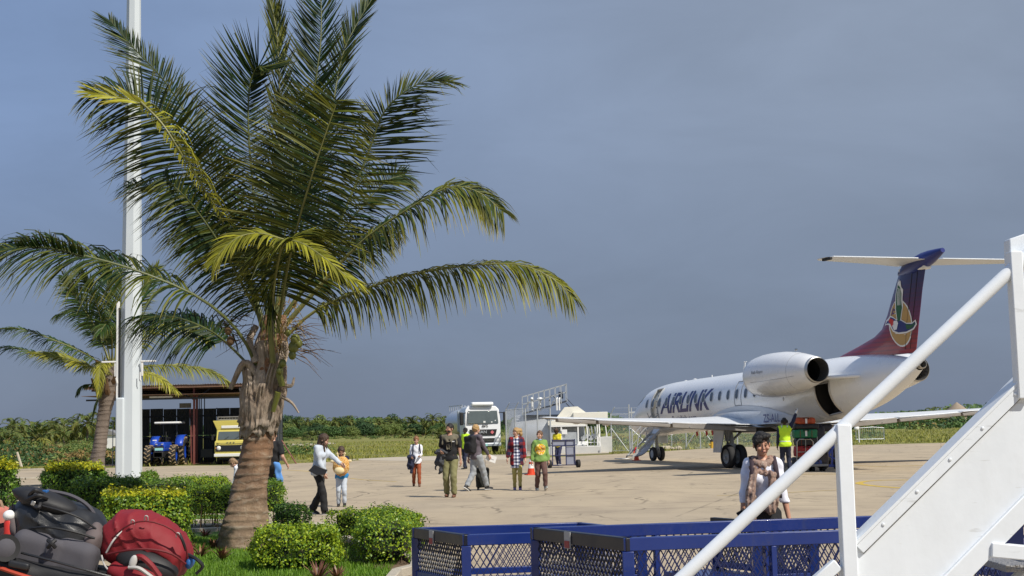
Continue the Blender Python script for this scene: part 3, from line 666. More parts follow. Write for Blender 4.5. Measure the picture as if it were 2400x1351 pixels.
# airstair door hanging from the forward doorway
st = thing('airstair', None, None, (0, 0, 0)); st.parent = plane
P0, P1 = Vector((5.1, -1.05, 1.50)), Vector((5.1, -2.45, .32))
mb = MB(); ww = .36
def arc(u):  # the door shell is curved like the fuselage
    p = P0.lerp(P1, u); p.z -= .42*math.sin(PI*u)**1; p.z = max(p.z, .2); return p
def shell(u, v): q = arc(u); return Vector((q.x+(v-.5)*2*ww, q.y, q.z))
mb.grid(shell, 16, 2); mb.grid(lambda u, v: shell(u, v)+Vector((0, 0, .045)), 16, 2); mb.build('door_shell', m_white2, st, smooth=60)
for k in range(6):
    q = P0.lerp(P1, (k+.5)/6); mb = MB(); mb.box(q+Vector((0, 0, -.08)), (ww*1.8, .24, .03)); mb.build('step', m_metal, st, bevel=.006, seg=1)
for s in (-1, 1):
    mb = MB()
    mb.prism([P0+Vector((s*ww, 0, .02)), P0+Vector((s*ww, .0, -.12)), P1+Vector((s*ww, 0, -.08)), P1+Vector((s*ww, 0, .02))], (s*.03, 0, 0)); mb.build('stringer', m_grey, st)
    mb = MB(); x = s*ww
    mb.tube([P0+Vector((x, 0, .75)), P1+Vector((x, .35, .95)), P1+Vector((x, .2, .12))], .022, 6); mb.tube([P0+Vector((x, 0, .1)), P0+Vector((x, -.3, .8))], .02, 6)
    mb.tube([P0.lerp(P1, .45)+Vector((x, 0, 0)), P0.lerp(P1, .5)+Vector((x, 0, .85))], .02, 6); mb.tube([P0+Vector((x, 0, .35)), P1+Vector((x, .3, .5))], .015, 6); mb.build('handrail', m_grey, st)
mb = MB(); mb.box(P1+Vector((0, -.3, -.10)), (.95, .5, .05)); mb.build('foot_plate', m_metal, st, bevel=.01)
mb = MB(); mb.tube([P1+Vector((-.3, .5, .2)), P1+Vector((.1, .3, .4)), P1+Vector((.3, .1, .15))], .03, 6); mb.build('safety_strap', m_redt, st)
# ------------------------------------------------------------------ foliage materials
def leaf_mat(name, c1, c2, tip=None, rough=.45, isl=.35, transl=.22, yel=None):
    m = bpy.data.materials.new(name); MATS[name] = m; m.use_nodes = True; t = m.node_tree; t.nodes.clear(); L = t.links.new
    out = N(t, 'ShaderNodeOutputMaterial'); b = N(t, 'ShaderNodeBsdfPrincipled'); b.inputs['Roughness'].default_value = rough; b.inputs['Specular IOR Level'].default_value = .28
    g = N(t, 'ShaderNodeNewGeometry'); tc = N(t, 'ShaderNodeTexCoord')
    col = mixc(t, g.outputs['Random Per Island'], c1, c2)
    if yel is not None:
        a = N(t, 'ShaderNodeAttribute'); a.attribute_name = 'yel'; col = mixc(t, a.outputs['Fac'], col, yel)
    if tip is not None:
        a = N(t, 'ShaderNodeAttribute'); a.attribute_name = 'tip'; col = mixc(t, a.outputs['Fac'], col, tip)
    mr = N(t, 'ShaderNodeMapRange'); mr.inputs[3].default_value = 1-isl; mr.inputs[4].default_value = 1+isl
    rn = N(t, 'ShaderNodeMath', operation='FRACT'); m7 = N(t, 'ShaderNodeMath', operation='MULTIPLY'); m7.inputs[1].default_value = 7.31; L(g.outputs['Random Per Island'], m7.inputs[0]); L(m7.outputs[0], rn.inputs[0]); L(rn.outputs[0], mr.inputs[0])
    sc = N(t, 'ShaderNodeVectorMath', operation='SCALE'); L(col, sc.inputs[0]); L(mr.outputs[0], sc.inputs['Scale'])
    L(sc.outputs[0], b.inputs['Base Color']); tr = N(t, 'ShaderNodeBsdfTranslucent'); L(sc.outputs[0], tr.inputs[0])
    ms = N(t, 'ShaderNodeMixShader'); ms.inputs[0].default_value = transl; L(b.outputs[0], ms.inputs[1]); L(tr.outputs[0], ms.inputs[2]); L(ms.outputs[0], out.inputs[0]); return m
m_palm = leaf_mat('palm_leaf', (.004, .016, .003), (.014, .042, .006), (.34, .27, .05), .55, .35, .14, (.42, .40, .03))  # yel tint also stands in for sunlit upper faces and edges
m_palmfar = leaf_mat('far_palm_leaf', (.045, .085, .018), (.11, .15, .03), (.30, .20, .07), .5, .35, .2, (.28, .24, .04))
m_palm2 = leaf_mat('second_palm_leaf', (.014, .040, .008), (.045, .085, .014), (.34, .27, .05), .5, .35, .16, (.40, .37, .04))
m_rachis = M('palm_rachis', (.17, .17, .05), .5, var=.3, vscale=6)
m_rachisd = M('palm_rachis_dark', (.085, .10, .025), .5, var=.3, vscale=6)
def g_trunk(t, b, co, L):
    sp = N(t, 'ShaderNodeSeparateXYZ'); L(co, sp.inputs[0]); n1 = noise(t, co, 3, 6, .7); n2 = noise(t, co, 9, 6, .75, .8, (.7, .7, 1.4)); n3 = noise(t, co, 36, 5, .8, .3, (1.6, 1.6, .6))
    top = mixc(t, rng_(t, n1, .35, .65), (.33, .165, .08), (.19, .10, .06)); bot = mixc(t, rng_(t, n1, .35, .65), (.36, .26, .17), (.20, .14, .095))
    c = mixc(t, rng_(t, sp.outputs[2], .3, 2.1), bot, top); c = mixc(t, mul(t, rng_(t, n2, .52, .7), .6), c, (.50, .42, .32)); c = mixc(t, mul(t, rng_(t, n3, .5, .75), .55), c, (.10, .06, .035))
    a = N(t, 'ShaderNodeAttribute'); a.attribute_name = 'ring'; c = mixc(t, a.outputs['Fac'], c, (.46, .39, .30))
    L(c, b.inputs['Base Color']); h = N(t, 'ShaderNodeMath', operation='ADD'); L(n3, h.inputs[0]); L(n2, h.inputs[1]); bump(t, b, h.outputs[0], .8, .03)
m_trunk = tex_mat('palm_trunk_bark', g_trunk, .85)
def g_sheath(t, b, co, L):
    n1 = noise(t, co, 2.5, 5, .6); n2 = noise(t, co, 22, 5, .75, 0, (2.2, 2.2, .25)); c = mixc(t, rng_(t, n1, .35, .65), (.50, .42, .34), (.27, .20, .145)); c = mixc(t, mul(t, rng_(t, n2, .48, .7), .7), c, (.07, .045, .03)); L(c, b.inputs['Base Color']); bump(t, b, n2, .8, .03)
m_sheath = tex_mat('dry_leaf_base', g_sheath, .9)
m_husk = M('fibre_brown', (.13, .075, .035), .9, var=.5, vscale=9, bump=.8, bscale=40)
m_nut = M('coconut_green', (.13, .14, .025), .4, var=.35, vscale=5)
m_flower = M('palm_flower', (.26, .17, .035), .7, var=.4, vscale=8)

def frond_obj(pts, nrm, mats, parent, **kw):
    name = kw.pop('name', 'frond'); me, rm = frond_mesh(pts, nrm, split=True, **kw); o = link(name, me, mats[0], parent); o['kind'] = 'stuff' if False else 'thing'; del o['kind']; link('rachis', rm, mats[1], o); return o
def frond_mesh(pts, nrm, Lm=.9, n=75, droop=.5, wid=.04, ang0=35, ang1=72, start=.16, yel=0, tipdry=.35, sides=(1, 1), lift=.1, ext=.0, seg=4, rad=.028, prof=None, jit=.12, seed=0, fold=0.0, comb=0, split=False):
    r = np.random.default_rng(seed); pts = np.array([tuple(p) for p in pts], float)
    K = 60; C = catmull(pts, K); T = unit(np.gradient(C, axis=0)); nrm = np.array(nrm, float)
    Qs = []; tips = []; yl = []
    for side in (-1, 1):
        amp = sides[0] if side < 0 else sides[1]
        if amp <= 0: continue
        u = start+(1-start)*(np.arange(n)+r.uniform(-.3, .3, n))/n; u = np.clip(u, 0, 1)
        i = u*(K-1); i0 = np.minimum(i.astype(int), K-2); f = (i-i0)[:, None]; p = C[i0]*(1-f)+C[i0+1]*f; t = T[i0]
        nn = unit(nrm[None]-t*(t @ nrm)[:, None]); b = unit(np.cross(t, nn))*side
        x = (u-start)/(1-start)
        l = Lm*amp*(np.sin(PI*np.clip(.12+.80*x, 0, 1))**.55*(1-.25*x))*r.uniform(1-jit, 1+jit*.5, n)
        l *= np.where(r.random(n) < .06, r.uniform(.35, .8, n), 1)
        a = np.radians(ang0+(ang1-ang0)*x**1.2+r.normal(0, 4, n))[:, None]
        d = unit(b*np.cos(a)+t*np.sin(a)+nn*(lift+r.normal(0, .07, n))[:, None])
        g = np.array([0, 0, -1.0]); wv = unit(t-d*np.sum(t*d, 1, keepdims=True)); th = r.normal(0, .5, n)[:, None]; nv = np.cross(d, wv)
        wv = wv*np.cos(th)+nv*np.sin(th)
        dr = (droop*r.uniform(.75, 1.35, n))[:, None]; bend = np.where(r.random(n) < .12, r.uniform(.4, 1.8, n), 0)[:, None]
        P = [p]; dd = d
        for k in range(seg):
            dd = unit(d+g*dr*((k+.6)/seg)**1.3*1.3+g*bend*(1 if k >= seg*.6 else 0)); P.append(P[-1]+dd*(l/seg)[:, None])
        ws = wid*r.uniform(.8, 1.15, n)*(1-.3*x)
        prw = [.55, 1, .92, .6, .06] if seg == 4 else ([.7, 1, .7, .06] if seg == 3 else [.8, .9, .06])
        yv = np.clip(yel+r.normal(0, .12, n)+.0, 0, 1) if yel > 0 else np.clip(r.normal(-.05, .12, n), 0, 1)
        td = r.uniform(0, tipdry, n)
        for k in range(seg):
            A, B = P[k], P[k+1]; wa, wb = (ws*prw[k]/2)[:, None], (ws*prw[k+1]/2)[:, None]
            Qs.append(np.stack([A-wv*wa, A+wv*wa, B+wv*wb, B-wv*wb], 1))
            ta = td*(k/seg)**5*1.5; tb = td*((k+1)/seg)**5*1.5; tips.append(np.stack([ta, ta, tb, tb], 1)); yl.append(np.stack([yv]*4, 1))
    # weld the segments of one leaflet so a leaflet is one island: reorder to per-leaflet strips
    V = []; Fq = []; TT = []; YY = []; MI = []
    nseg = seg; per = len(Qs)//nseg
    for s in range(per):
        blk = Qs[s*nseg:(s+1)*nseg]; tb_ = tips[s*nseg:(s+1)*nseg]; yb = yl[s*nseg:(s+1)*nseg]; m = len(blk[0])
        rows = [np.stack([blk[0][:, 0], blk[0][:, 1]], 1)]+[np.stack([q[:, 3], q[:, 2]], 1) for q in blk]
        tr = [tb_[0][:, 0]]+[q[:, 2] for q in tb_]; base = sum(len(v) for v in V)
        R_ = np.stack(rows, 1)                     # m, seg+1, 2, 3
        V.append(R_.reshape(-1, 3)); TT.append(np.repeat(np.stack(tr, 1)[:, :, None], 2, 2).reshape(-1)); YY.append(np.repeat(yb[0][:, :1], (nseg+1)*2, 1).reshape(-1))
        idx = base+np.arange(m)[:, None]*(nseg+1)*2
        for k in range(nseg): Fq.append(np.stack([idx[:, 0]+2*k, idx[:, 0]+2*k+1, idx[:, 0]+2*k+3, idx[:, 0]+2*k+2], 1))
    V = np.vstack(V); Fq = np.vstack(Fq); MI = [0]*len(Fq); TT = np.concatenate(TT); YY = np.concatenate(YY)
    mb = MB(); rr = [rad*(1-.86*(k/(K-1))**.8)+.002 for k in range(0, K, 3)]; mb.tube([tuple(c) for c in C[::3]], rr, 6)
    if split:
        rm = mb.mesh('rachis', 60); mb = MB(); mb.v = []; mb.f = []
    o = len(V); V = np.vstack([V, np.array(mb.v).reshape(-1, 3)]); fl = [tuple(int(i) for i in q) for q in Fq]+[tuple(i+o for i in f) for f in mb.f]; MI += [1]*len(mb.f)
    me = bpy.data.meshes.new('frond'); me.from_pydata(V.tolist(), [], fl); me.polygons.foreach_set('material_index', MI)
    for an, av in (('tip', TT), ('yel', YY)):
        at_ = me.attributes.new(an, 'FLOAT', 'POINT'); at_.data.foreach_set('value', np.concatenate([av, np.zeros(len(mb.v))]).astype(np.float32))
    me.shade_smooth(); me.update(); return (me, rm) if split else me

def trunk_mesh(C, R, ringstep=.13, n=28, amp=.018, seed=0):
    """ringed trunk along centres C with radii R; leaf-scar ledges every ringstep"""
    r = np.random.default_rng(seed); C = np.array([tuple(c) for c in C]); K = len(C)
    L_ = np.concatenate([[0], np.cumsum(np.linalg.norm(np.diff(C, axis=0), axis=1))]); tot = L_[-1]
    m = int(tot/.022); vs = []; ring = []
    ph = 0; nxt = r.uniform(.6, 1.4)*ringstep; last = 0; marks = [0]
    while marks[-1] < tot: marks.append(marks[-1]+ringstep*r.uniform(.65, 1.35))
    marks = np.array(marks)
    tilt = r.normal(0, .03, len(marks)+1); az = r.uniform(0, 2*PI, len(marks)+1)
    for i in range(m+1):
        s = tot*i/m; c = np.array([np.interp(s, L_, C[:, k]) for k in range(3)]); rad = np.interp(s, L_, R)
        for j in range(n):
            t = 2*PI*j/n; k0 = np.searchsorted(marks, s)-1; k0 = max(k0, 0)
            ss = s+tilt[k0]*math.cos(t-az[k0]); k1 = max(np.searchsorted(marks, ss)-1, 0); d = (ss-marks[k1])/max(marks[min(k1+1, len(marks)-1)]-marks[k1], .02)
            bulge = amp*(1-d)**2+amp*.5*math.exp(-((d-.97)/.05)**2)
            rr = rad+bulge+.012*math.sin(3*t+s*4)+.008*math.sin(7*t-s*9)
            vs.append((c[0]+rr*math.cos(t), c[1]+rr*math.sin(t), c[2])); ring.append(max(0, 1-abs(d)*6)*r.uniform(.5, 1)*(.5+.5*math.sin(t*2+k1*1.7)))
    fs = [(i*n+j, i*n+(j+1) % n, (i+1)*n+(j+1) % n, (i+1)*n+j) for i in range(m) for j in range(n)]
    me = bpy.data.meshes.new('trunk'); me.from_pydata(vs, [], fs+[tuple(m*n+j for j in range(n))]); a = me.attributes.new('ring', 'FLOAT', 'POINT'); a.data.foreach_set('value', np.array(ring, np.float32)); me.shade_smooth(); me.update(); return me

# ------------------------------------------------------------------ the big coconut palm
PY = 21.3; pb = at(567, 1290, PY); pb.z = .05
palm = thing('coconut_palm', 'tall coconut palm with thick ringed trunk and green nuts, in the lawn among clipped hedges', 'palm tree', pb)
def pp(px, py, dy=0): return at(px, py, PY+dy)-pb
cen = [pp(567, 1296), pp(572, 1240), pp(581, 1180), pp(592, 1110), pp(604, 1040), pp(612, 960), pp(622, 880), pp(636, 800), pp(645, 740)]
rad = [.43, .36, .29, .245, .228, .24, .27, .22, .16]
link('trunk', trunk_mesh(cen, rad, .13, 40, .019, 3), m_trunk, palm)
# dry leaf sheaths wrapped round the upper trunk
def sheath(ph, z0, z1, wd, r0, r1, flare, seed, mat=m_sheath, nm='leaf_sheath'):
    r = np.random.default_rng(seed); vs = []; nu, nv = 14, 8
    def c_at(z):
        zs = [c.z for c in cen]; return np.array([np.interp(z, zs, [c[k] for c in cen]) for k in range(2)])
    tw = r.uniform(-.3, .3)
    for i in range(nu+1):
        u = i/nu; z = z0+(z1-z0)*u; c = c_at(z); R_ = r0+(r1-r0)*u+flare*max(0, u-.6)**2*6
        w_ = wd*(1-.55*u**1.3)*(.75+.25*math.sin(PI*min(1, u*1.6)))
        for j in range(nv+1):
            v = j/nv-.5; a = ph+v*w_/max(.2, R_)*1.0+tw*u; rr = R_+.02*math.sin(v*19+seed)+.015*math.sin(u*13+seed)-.25*v*v*.35
            vs.append((c[0]+rr*math.sin(a), c[1]-rr*math.cos(a), z+.04*math.sin(v*9+seed)*(u < .05)))
    mb = MB(); mb.add(vs, [(i*(nv+1)+j, i*(nv+1)+j+1, (i+1)*(nv+1)+j+1, (i+1)*(nv+1)+j) for i in range(nu) for j in range(nv)])
    o = mb.build(nm, mat, palm, smooth=70, fix=False); s = o.modifiers.new('thick', 'SOLIDIFY'); s.thickness = .014; return o
zz = lambda py: pp(620, py).z
k = 0
for row, (ya, yb, r0, r1, cnt) in enumerate([(1028, 900, .28, .36, 7), (1000, 850, .32, .34, 7), (930, 800, .31, .26, 6), (880, 760, .27, .18, 6)]):
    for j in range(cnt):
        ph = 2*PI*(j+.5*(row % 2))/cnt+rnd.uniform(-.15, .15); sheath(ph, zz(ya+rnd.uniform(-12, 8)), zz(yb+rnd.uniform(-25, 15)), rnd.uniform(.34, .46), r0, r1, rnd.uniform(-.04, .09), 40+k); k += 1
# broken petiole stubs
for (a, b, c, r1, r2) in [((600, 880, -.2), (572, 850, -.3), (540, 912, -.25), .07, .035), ((660, 930, -.2), (684, 945, -.2), (700, 968, -.15), .03, .012), ((655, 900, -.25), (682, 905, -.3), (690, 885, -.3), .04, .015), ((600, 850, -.25), (585, 800, -.2), (600, 765, -.1), .06, .05)]:
    mb = MB(); P = catmull([pp(*a), pp(*b), pp(*c)], 9); mb.tube([tuple(p) for p in P], list(np.linspace(r1, r2, 9)), 8); mb.build('petiole_stub', m_sheath, palm)
FR = [  # (points (px,py,dy), normal, options)
 ([(612, 880, -.1), (560, 780, -.5), (470, 700, -.9), (330, 638, -1.2), (200, 600, -1.4), (100, 580, -1.5), (20, 583, -1.5), (-60, 610, -1.5)], (-.15, -.5, .85), dict(Lm=1.36, n=115, droop=.95, sides=(1.0, 1), yel=.06, start=.30, ang0=30, ang1=48, lift=.12)),
 ([(200, 603, -1.45), (120, 583, -1.5), (40, 580, -1.5)], (-.1, -.2, .95), dict(Lm=.34, n=34, droop=-.6, sides=(1, 0), yel=.0, start=.02, ang0=10, ang1=30, lift=.9, tipdry=.6)),
 ([(610, 905, 0), (585, 860, .2), (520, 795, .5), (460, 760, .6), (395, 742, .8), (320, 745, .9)], (-.1, -.5, .8), dict(Lm=1.2, n=78, droop=1.7, start=.38, ang0=25, lift=.1)),
 ([(620, 790, 0), (575, 640, -.2), (530, 540, -.5), (470, 430, -.8), (420, 340, -1.0), (370, 270, -1.1), (300, 225, -1.2), (215, 212, -1.3)], (-.35, -.75, .5), dict(Lm=1.22, n=105, droop=.50, sides=(1.1, .8), yel=.06, tipdry=.5, lift=0, ang0=12, ang1=42)),
 ([(625, 780, .2), (570, 600, .5), (520, 430, .9), (455, 300, 1.2), (385, 190, 1.5), (310, 110, 1.7), (255, 45, 1.9)], (.3, -.8, .4), dict(Lm=.85, n=110, droop=.05, sides=(1.15, .7), ang0=30, ang1=66)),
 ([(630, 780, .3), (610, 600, .3), (592, 430, .5), (582, 300, .6), (585, 205, .6), (603, 158, .5), (630, 165, .4)], (.45, -.75, .3), dict(Lm=1.0, n=110, droop=-.22, sides=(1.1, .5), ang0=20, ang1=46)),
 ([(640, 760, .5), (648, 520, .8), (655, 300, 1.1), (652, 130, 1.4), (640, 30, 1.6), (610, -60, 1.8)], (.5, -.7, .2), dict(Lm=.7, n=100, droop=-.2, sides=(1, 1), ang0=60, ang1=76, yel=.12)),
 ([(650, 740, .3), (690, 520, .5), (715, 370, .7), (738, 200, .8), (752, 95, .9), (750, -30, 1.1), (730, -130, 1.2)], (-.3, -.9, .2), dict(Lm=.95, n=120, droop=-.3, sides=(1.05, .85), ang0=30, ang1=56)),
 ([(655, 740, .6), (720, 480, .9), (770, 300, 1.1), (800, 140, 1.4), (835, 60, 1.6), (890, -30, 1.8)], (-.2, -.8, .5), dict(Lm=.72, n=100, droop=0, sides=(1, .9), ang0=50, ang1=68)),
 ([(650, 780, -.5), (672, 640, -.9), (700, 520, -1.3), (735, 400, -1.7), (768, 300, -1.9), (792, 235, -2.0)], (.05, -1, .25), dict(Lm=1.22, n=110, droop=.20, sides=(1.0, .95), ang0=-2, ang1=24, yel=.12, tipdry=.5, start=.12)),
 ([(665, 740, .3), (760, 600, .4), (830, 440, .5), (870, 340, .5), (893, 275, .4), (935, 225, .3), (1000, 190, .2), (1060, 190, .1)], (.2, -.6, .75), dict(Lm=1.12, n=105, droop=.08, sides=(.5, 1.1), ang0=14, ang1=56, yel=.08)),
 ([(665, 770, 0), (760, 660, -.2), (850, 565, -.4), (950, 495, -.6), (1050, 440, -.8), (1120, 450, -.9), (1180, 498, -1)], (.1, -.45, .9), dict(Lm=1.22, n=100, droop=1.0, sides=(.7, 1.1), ang0=18, ang1=45, start=.3, yel=.12, tipdry=.8)),
 ([(660, 800, 0), (740, 728, 0), (850, 680, -.1), (960, 645, -.2), (1090, 624, -.4), (1210, 620, -.5), (1290, 650, -.6), (1345, 700, -.6)], (.05, -.5, .9), dict(Lm=1.16, n=120, droop=1.5, sides=(.9, .95), ang0=20, ang1=50, start=.14, yel=.28, tipdry=.6, lift=.0)),
 ([(640, 850, -.35), (634, 770, -.55), (638, 690, -.85), (650, 620, -1.2), (664, 572, -1.6), (690, 556, -2.0)], (0, -.6, .8), dict(Lm=1.30, n=90, droop=.95, sides=(1, 1), ang0=6, ang1=30, start=.30, yel=.16, tipdry=.4, lift=.15, rad=.05)),
 ([(668, 562, -1.9), (710, 572, -2.1), (760, 605, -2.3), (810, 645, -2.4), (842, 664, -2.45)], (0, -.5, .85), dict(Lm=.55, n=42, droop=.35, sides=(.6, 1), ang0=50, ang1=76, yel=.50, tipdry=.5, start=.02, rad=.018)),
 ([(664, 562, -1.9), (610, 548, -2.1), (560, 556, -2.3), (518, 590, -2.4), (498, 620, -2.45)], (0, -.5, .85), dict(Lm=.60, n=42, droop=.6, sides=(1, .7), ang0=40, ang1=66, yel=.42, tipdry=.5, start=.02, rad=.018)),
 ([(630, 780, .5), (570, 640, .9), (500, 540, 1.3), (440, 480, 1.7), (370, 440, 2.0), (300, 430, 2.2)], (-.2, -.5, .8), dict(Lm=1.0, n=85, droop=.9, sides=(1, 1), ang0=15, ang1=50)),
 ([(630, 790, -.1), (580, 690, -.4), (520, 580, -.8), (450, 480, -1.0), (380, 410, -1.2)], (-.3, -.7, .6), dict(Lm=.95, n=70, droop=.95, sides=(1, .6), ang0=10, ang1=40, yel=.03)),
 ([(650, 770, .6), (740, 640, 1.0), (820, 520, 1.4), (900, 430, 1.8), (950, 410, 2.0)], (.2, -.7, .6), dict(Lm=.9, n=80, droop=.7, sides=(1, 1), ang0=12, ang1=45)),
 ([(645, 760, .2), (660, 600, .3), (680, 470, .4), (690, 330, .5), (700, 220, .5)], (.1, -1, 0), dict(Lm=1.0, n=80, droop=.15, sides=(1, 1), ang0=15, ang1=50)),
 ([(650, 780, .2), (720, 700, .4), (790, 620, .7), (860, 560, .9), (930, 540, 1.0)], (.1, -.6, .8), dict(Lm=.85, n=65, droop=1.1, sides=(1, 1), ang0=15, ang1=45, start=.3)),
]
for i, (P, nrm, kw) in enumerate(FR):
    kw['n'] = int(kw['n']*1.45); kw['Lm'] *= 1.10; kw['wid'] = .033; kw['jit'] = .24
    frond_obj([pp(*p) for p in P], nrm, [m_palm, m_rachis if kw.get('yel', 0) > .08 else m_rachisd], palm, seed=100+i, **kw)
# a torn, half-dry piece of a frond folding down on the left
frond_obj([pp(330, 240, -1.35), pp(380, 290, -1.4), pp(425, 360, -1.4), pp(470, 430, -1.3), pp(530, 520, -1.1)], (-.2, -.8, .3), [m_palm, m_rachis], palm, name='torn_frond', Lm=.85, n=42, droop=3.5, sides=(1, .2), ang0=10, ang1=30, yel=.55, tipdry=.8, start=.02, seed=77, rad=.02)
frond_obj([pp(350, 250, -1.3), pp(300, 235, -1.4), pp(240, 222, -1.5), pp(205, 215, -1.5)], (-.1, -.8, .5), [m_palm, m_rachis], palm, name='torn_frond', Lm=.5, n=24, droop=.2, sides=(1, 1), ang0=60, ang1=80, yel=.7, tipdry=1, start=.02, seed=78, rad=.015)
# flower stalks, fibres, nuts
mb = MB(); r = random.Random(5)
for i in range(80):
    a = pp(668+r.uniform(-22, 28), 735+r.uniform(-30, 95), -.35+r.uniform(-.1, .15)); d = Vector((r.uniform(-.1, .35), r.uniform(-.3, .1), r.uniform(-.28, .3)))*r.uniform(.3, .8); p = a+d*.5+Vector((0, 0, .03)); q = a+d+Vector((0, 0, -.06)); mb.tube([a, p, q], [.007, .005, .003], 4)
o = mb.build('flower_stalks', m_flower, palm, kind='stuff', fix=False)
mb = MB()
for i in range(34):
    a = pp(690+r.uniform(-15, 15), 800+r.uniform(-45, 40), -.3); L_ = r.uniform(.3, .65); th = r.uniform(-.75, .35); d = Vector((math.cos(th), r.uniform(-.4, .3), math.sin(th)))*L_; mb.tube([a, a+d*.5+Vector((0, 0, .03)), a+d+Vector((0, 0, -.05))], [.006, .004, .0015], 4)
for i in range(40):
    a = pp(575+r.uniform(-25, 25), 760+r.uniform(-25, 40), -.25); L_ = r.uniform(.2, .5); th = PI-r.uniform(-.9, .7); d = Vector((math.cos(th), r.uniform(-.4, .3), math.sin(th)))*L_; mb.tube([a, a+d*.5, a+d], [.005, .004, .0015], 4)
mb.build('dry_spikelets', m_husk, palm, kind='stuff', fix=False)
for (x, y, s, mt) in [(692, 796, .075, m_nut), (688, 814, .08, m_nut), (700, 806, .06, m_nut), (685, 833, .06, m_nut), (663, 852, .055, m_nut), (540, 800, .06, m_husk), (535, 776, .055, m_husk), (675, 780, .05, m_nut), (655, 870, .05, m_nut)]:
    mb = MB(); mb.sph(pp(x, y, -.42), (s, s, s*1.2), 14, 10); mb.build('coconut', mt, palm)
mb = MB(); mb.tube([pp(662, 905, -.33), pp(655, 880, -.36), pp(660, 845, -.38)], [.05, .06, .03], 8); mb.build('green_spathe', m_nut, palm); mb = MB(); mb.tube([pp(640, 965, -.30), pp(652, 920, -.36)], [.035, .05], 8); mb.build('green_spathe', m_nut, palm)

# ------------------------------------------------------------------ generic palms
def palm_fronds(nf, Lf, r, pitch=(80, -35), base=(0, 0, 0), **kw):
    out = []
    for i in range(nf):
        az = i*2.39996+r.uniform(-.2, .2); u = i/(nf-1); el = math.radians(pitch[0]+(pitch[1]-pitch[0])*u**.9+r.uniform(-6, 6)); Lx = Lf*(.75+.25*math.sin(PI*min(1, u+.25)))*r.uniform(.9, 1.08)
        h = Vector((math.cos(az), math.sin(az), 0)); P = [Vector(base)]; e = el; st = Lx/6
        for k in range(6): P.append(P[-1]+(h*math.cos(e)+Vector((0, 0, 1))*math.sin(e))*st); e -= math.radians(13+9*(1-u))*(.6+k*.22)
        out.append((P, u, h))
    return out
def simple_palm(name, label, loc, trunk_h, lean, tr, nf, Lf, seed, group, n, wid, seg=2, Lm=.75, mats=None, pitch=(80, -35), cat='palm tree', yel=.15):
    r = random.Random(seed); t = thing(name, label, cat, loc, 0, group)
    top = Vector((lean[0], lean[1], trunk_h)); C = [Vector((lean[0]*u**1.6, lean[1]*u**1.6, trunk_h*u)) for u in np.linspace(0, 1, 7)]
    link('trunk', trunk_mesh(C, [tr*1.25, tr, tr*.92, tr*.88, tr*.88, tr*.9, tr*.95], .16, 14 if n > 30 else 8, tr*.07, seed) if n > 30 else MB().tube(C, [tr*1.2]+[tr]*6, 7).mesh('trunk'), m_ptrunk, t)
    fr = palm_fronds(nf, Lf, r, pitch, top)
    for i, (P, u, h) in enumerate(fr):
        me = frond_mesh(P, Vector((0, 0, 1))-h*.2, Lm=Lm, n=n, droop=.5+.5*u, wid=wid, seg=seg, seed=seed*50+i, yel=(yel*2.2*r.random() if u > .5 else .02), start=.15, rad=.025 if n > 30 else .03, lift=.15)
        link('frond', me, mats or [m_palmfar, m_rachis], t)
    return t
m_ptrunk = M('grey_palm_bark', (.17, .135, .11), .9, var=.35, vscale=7, bump=.8, bscale=25)
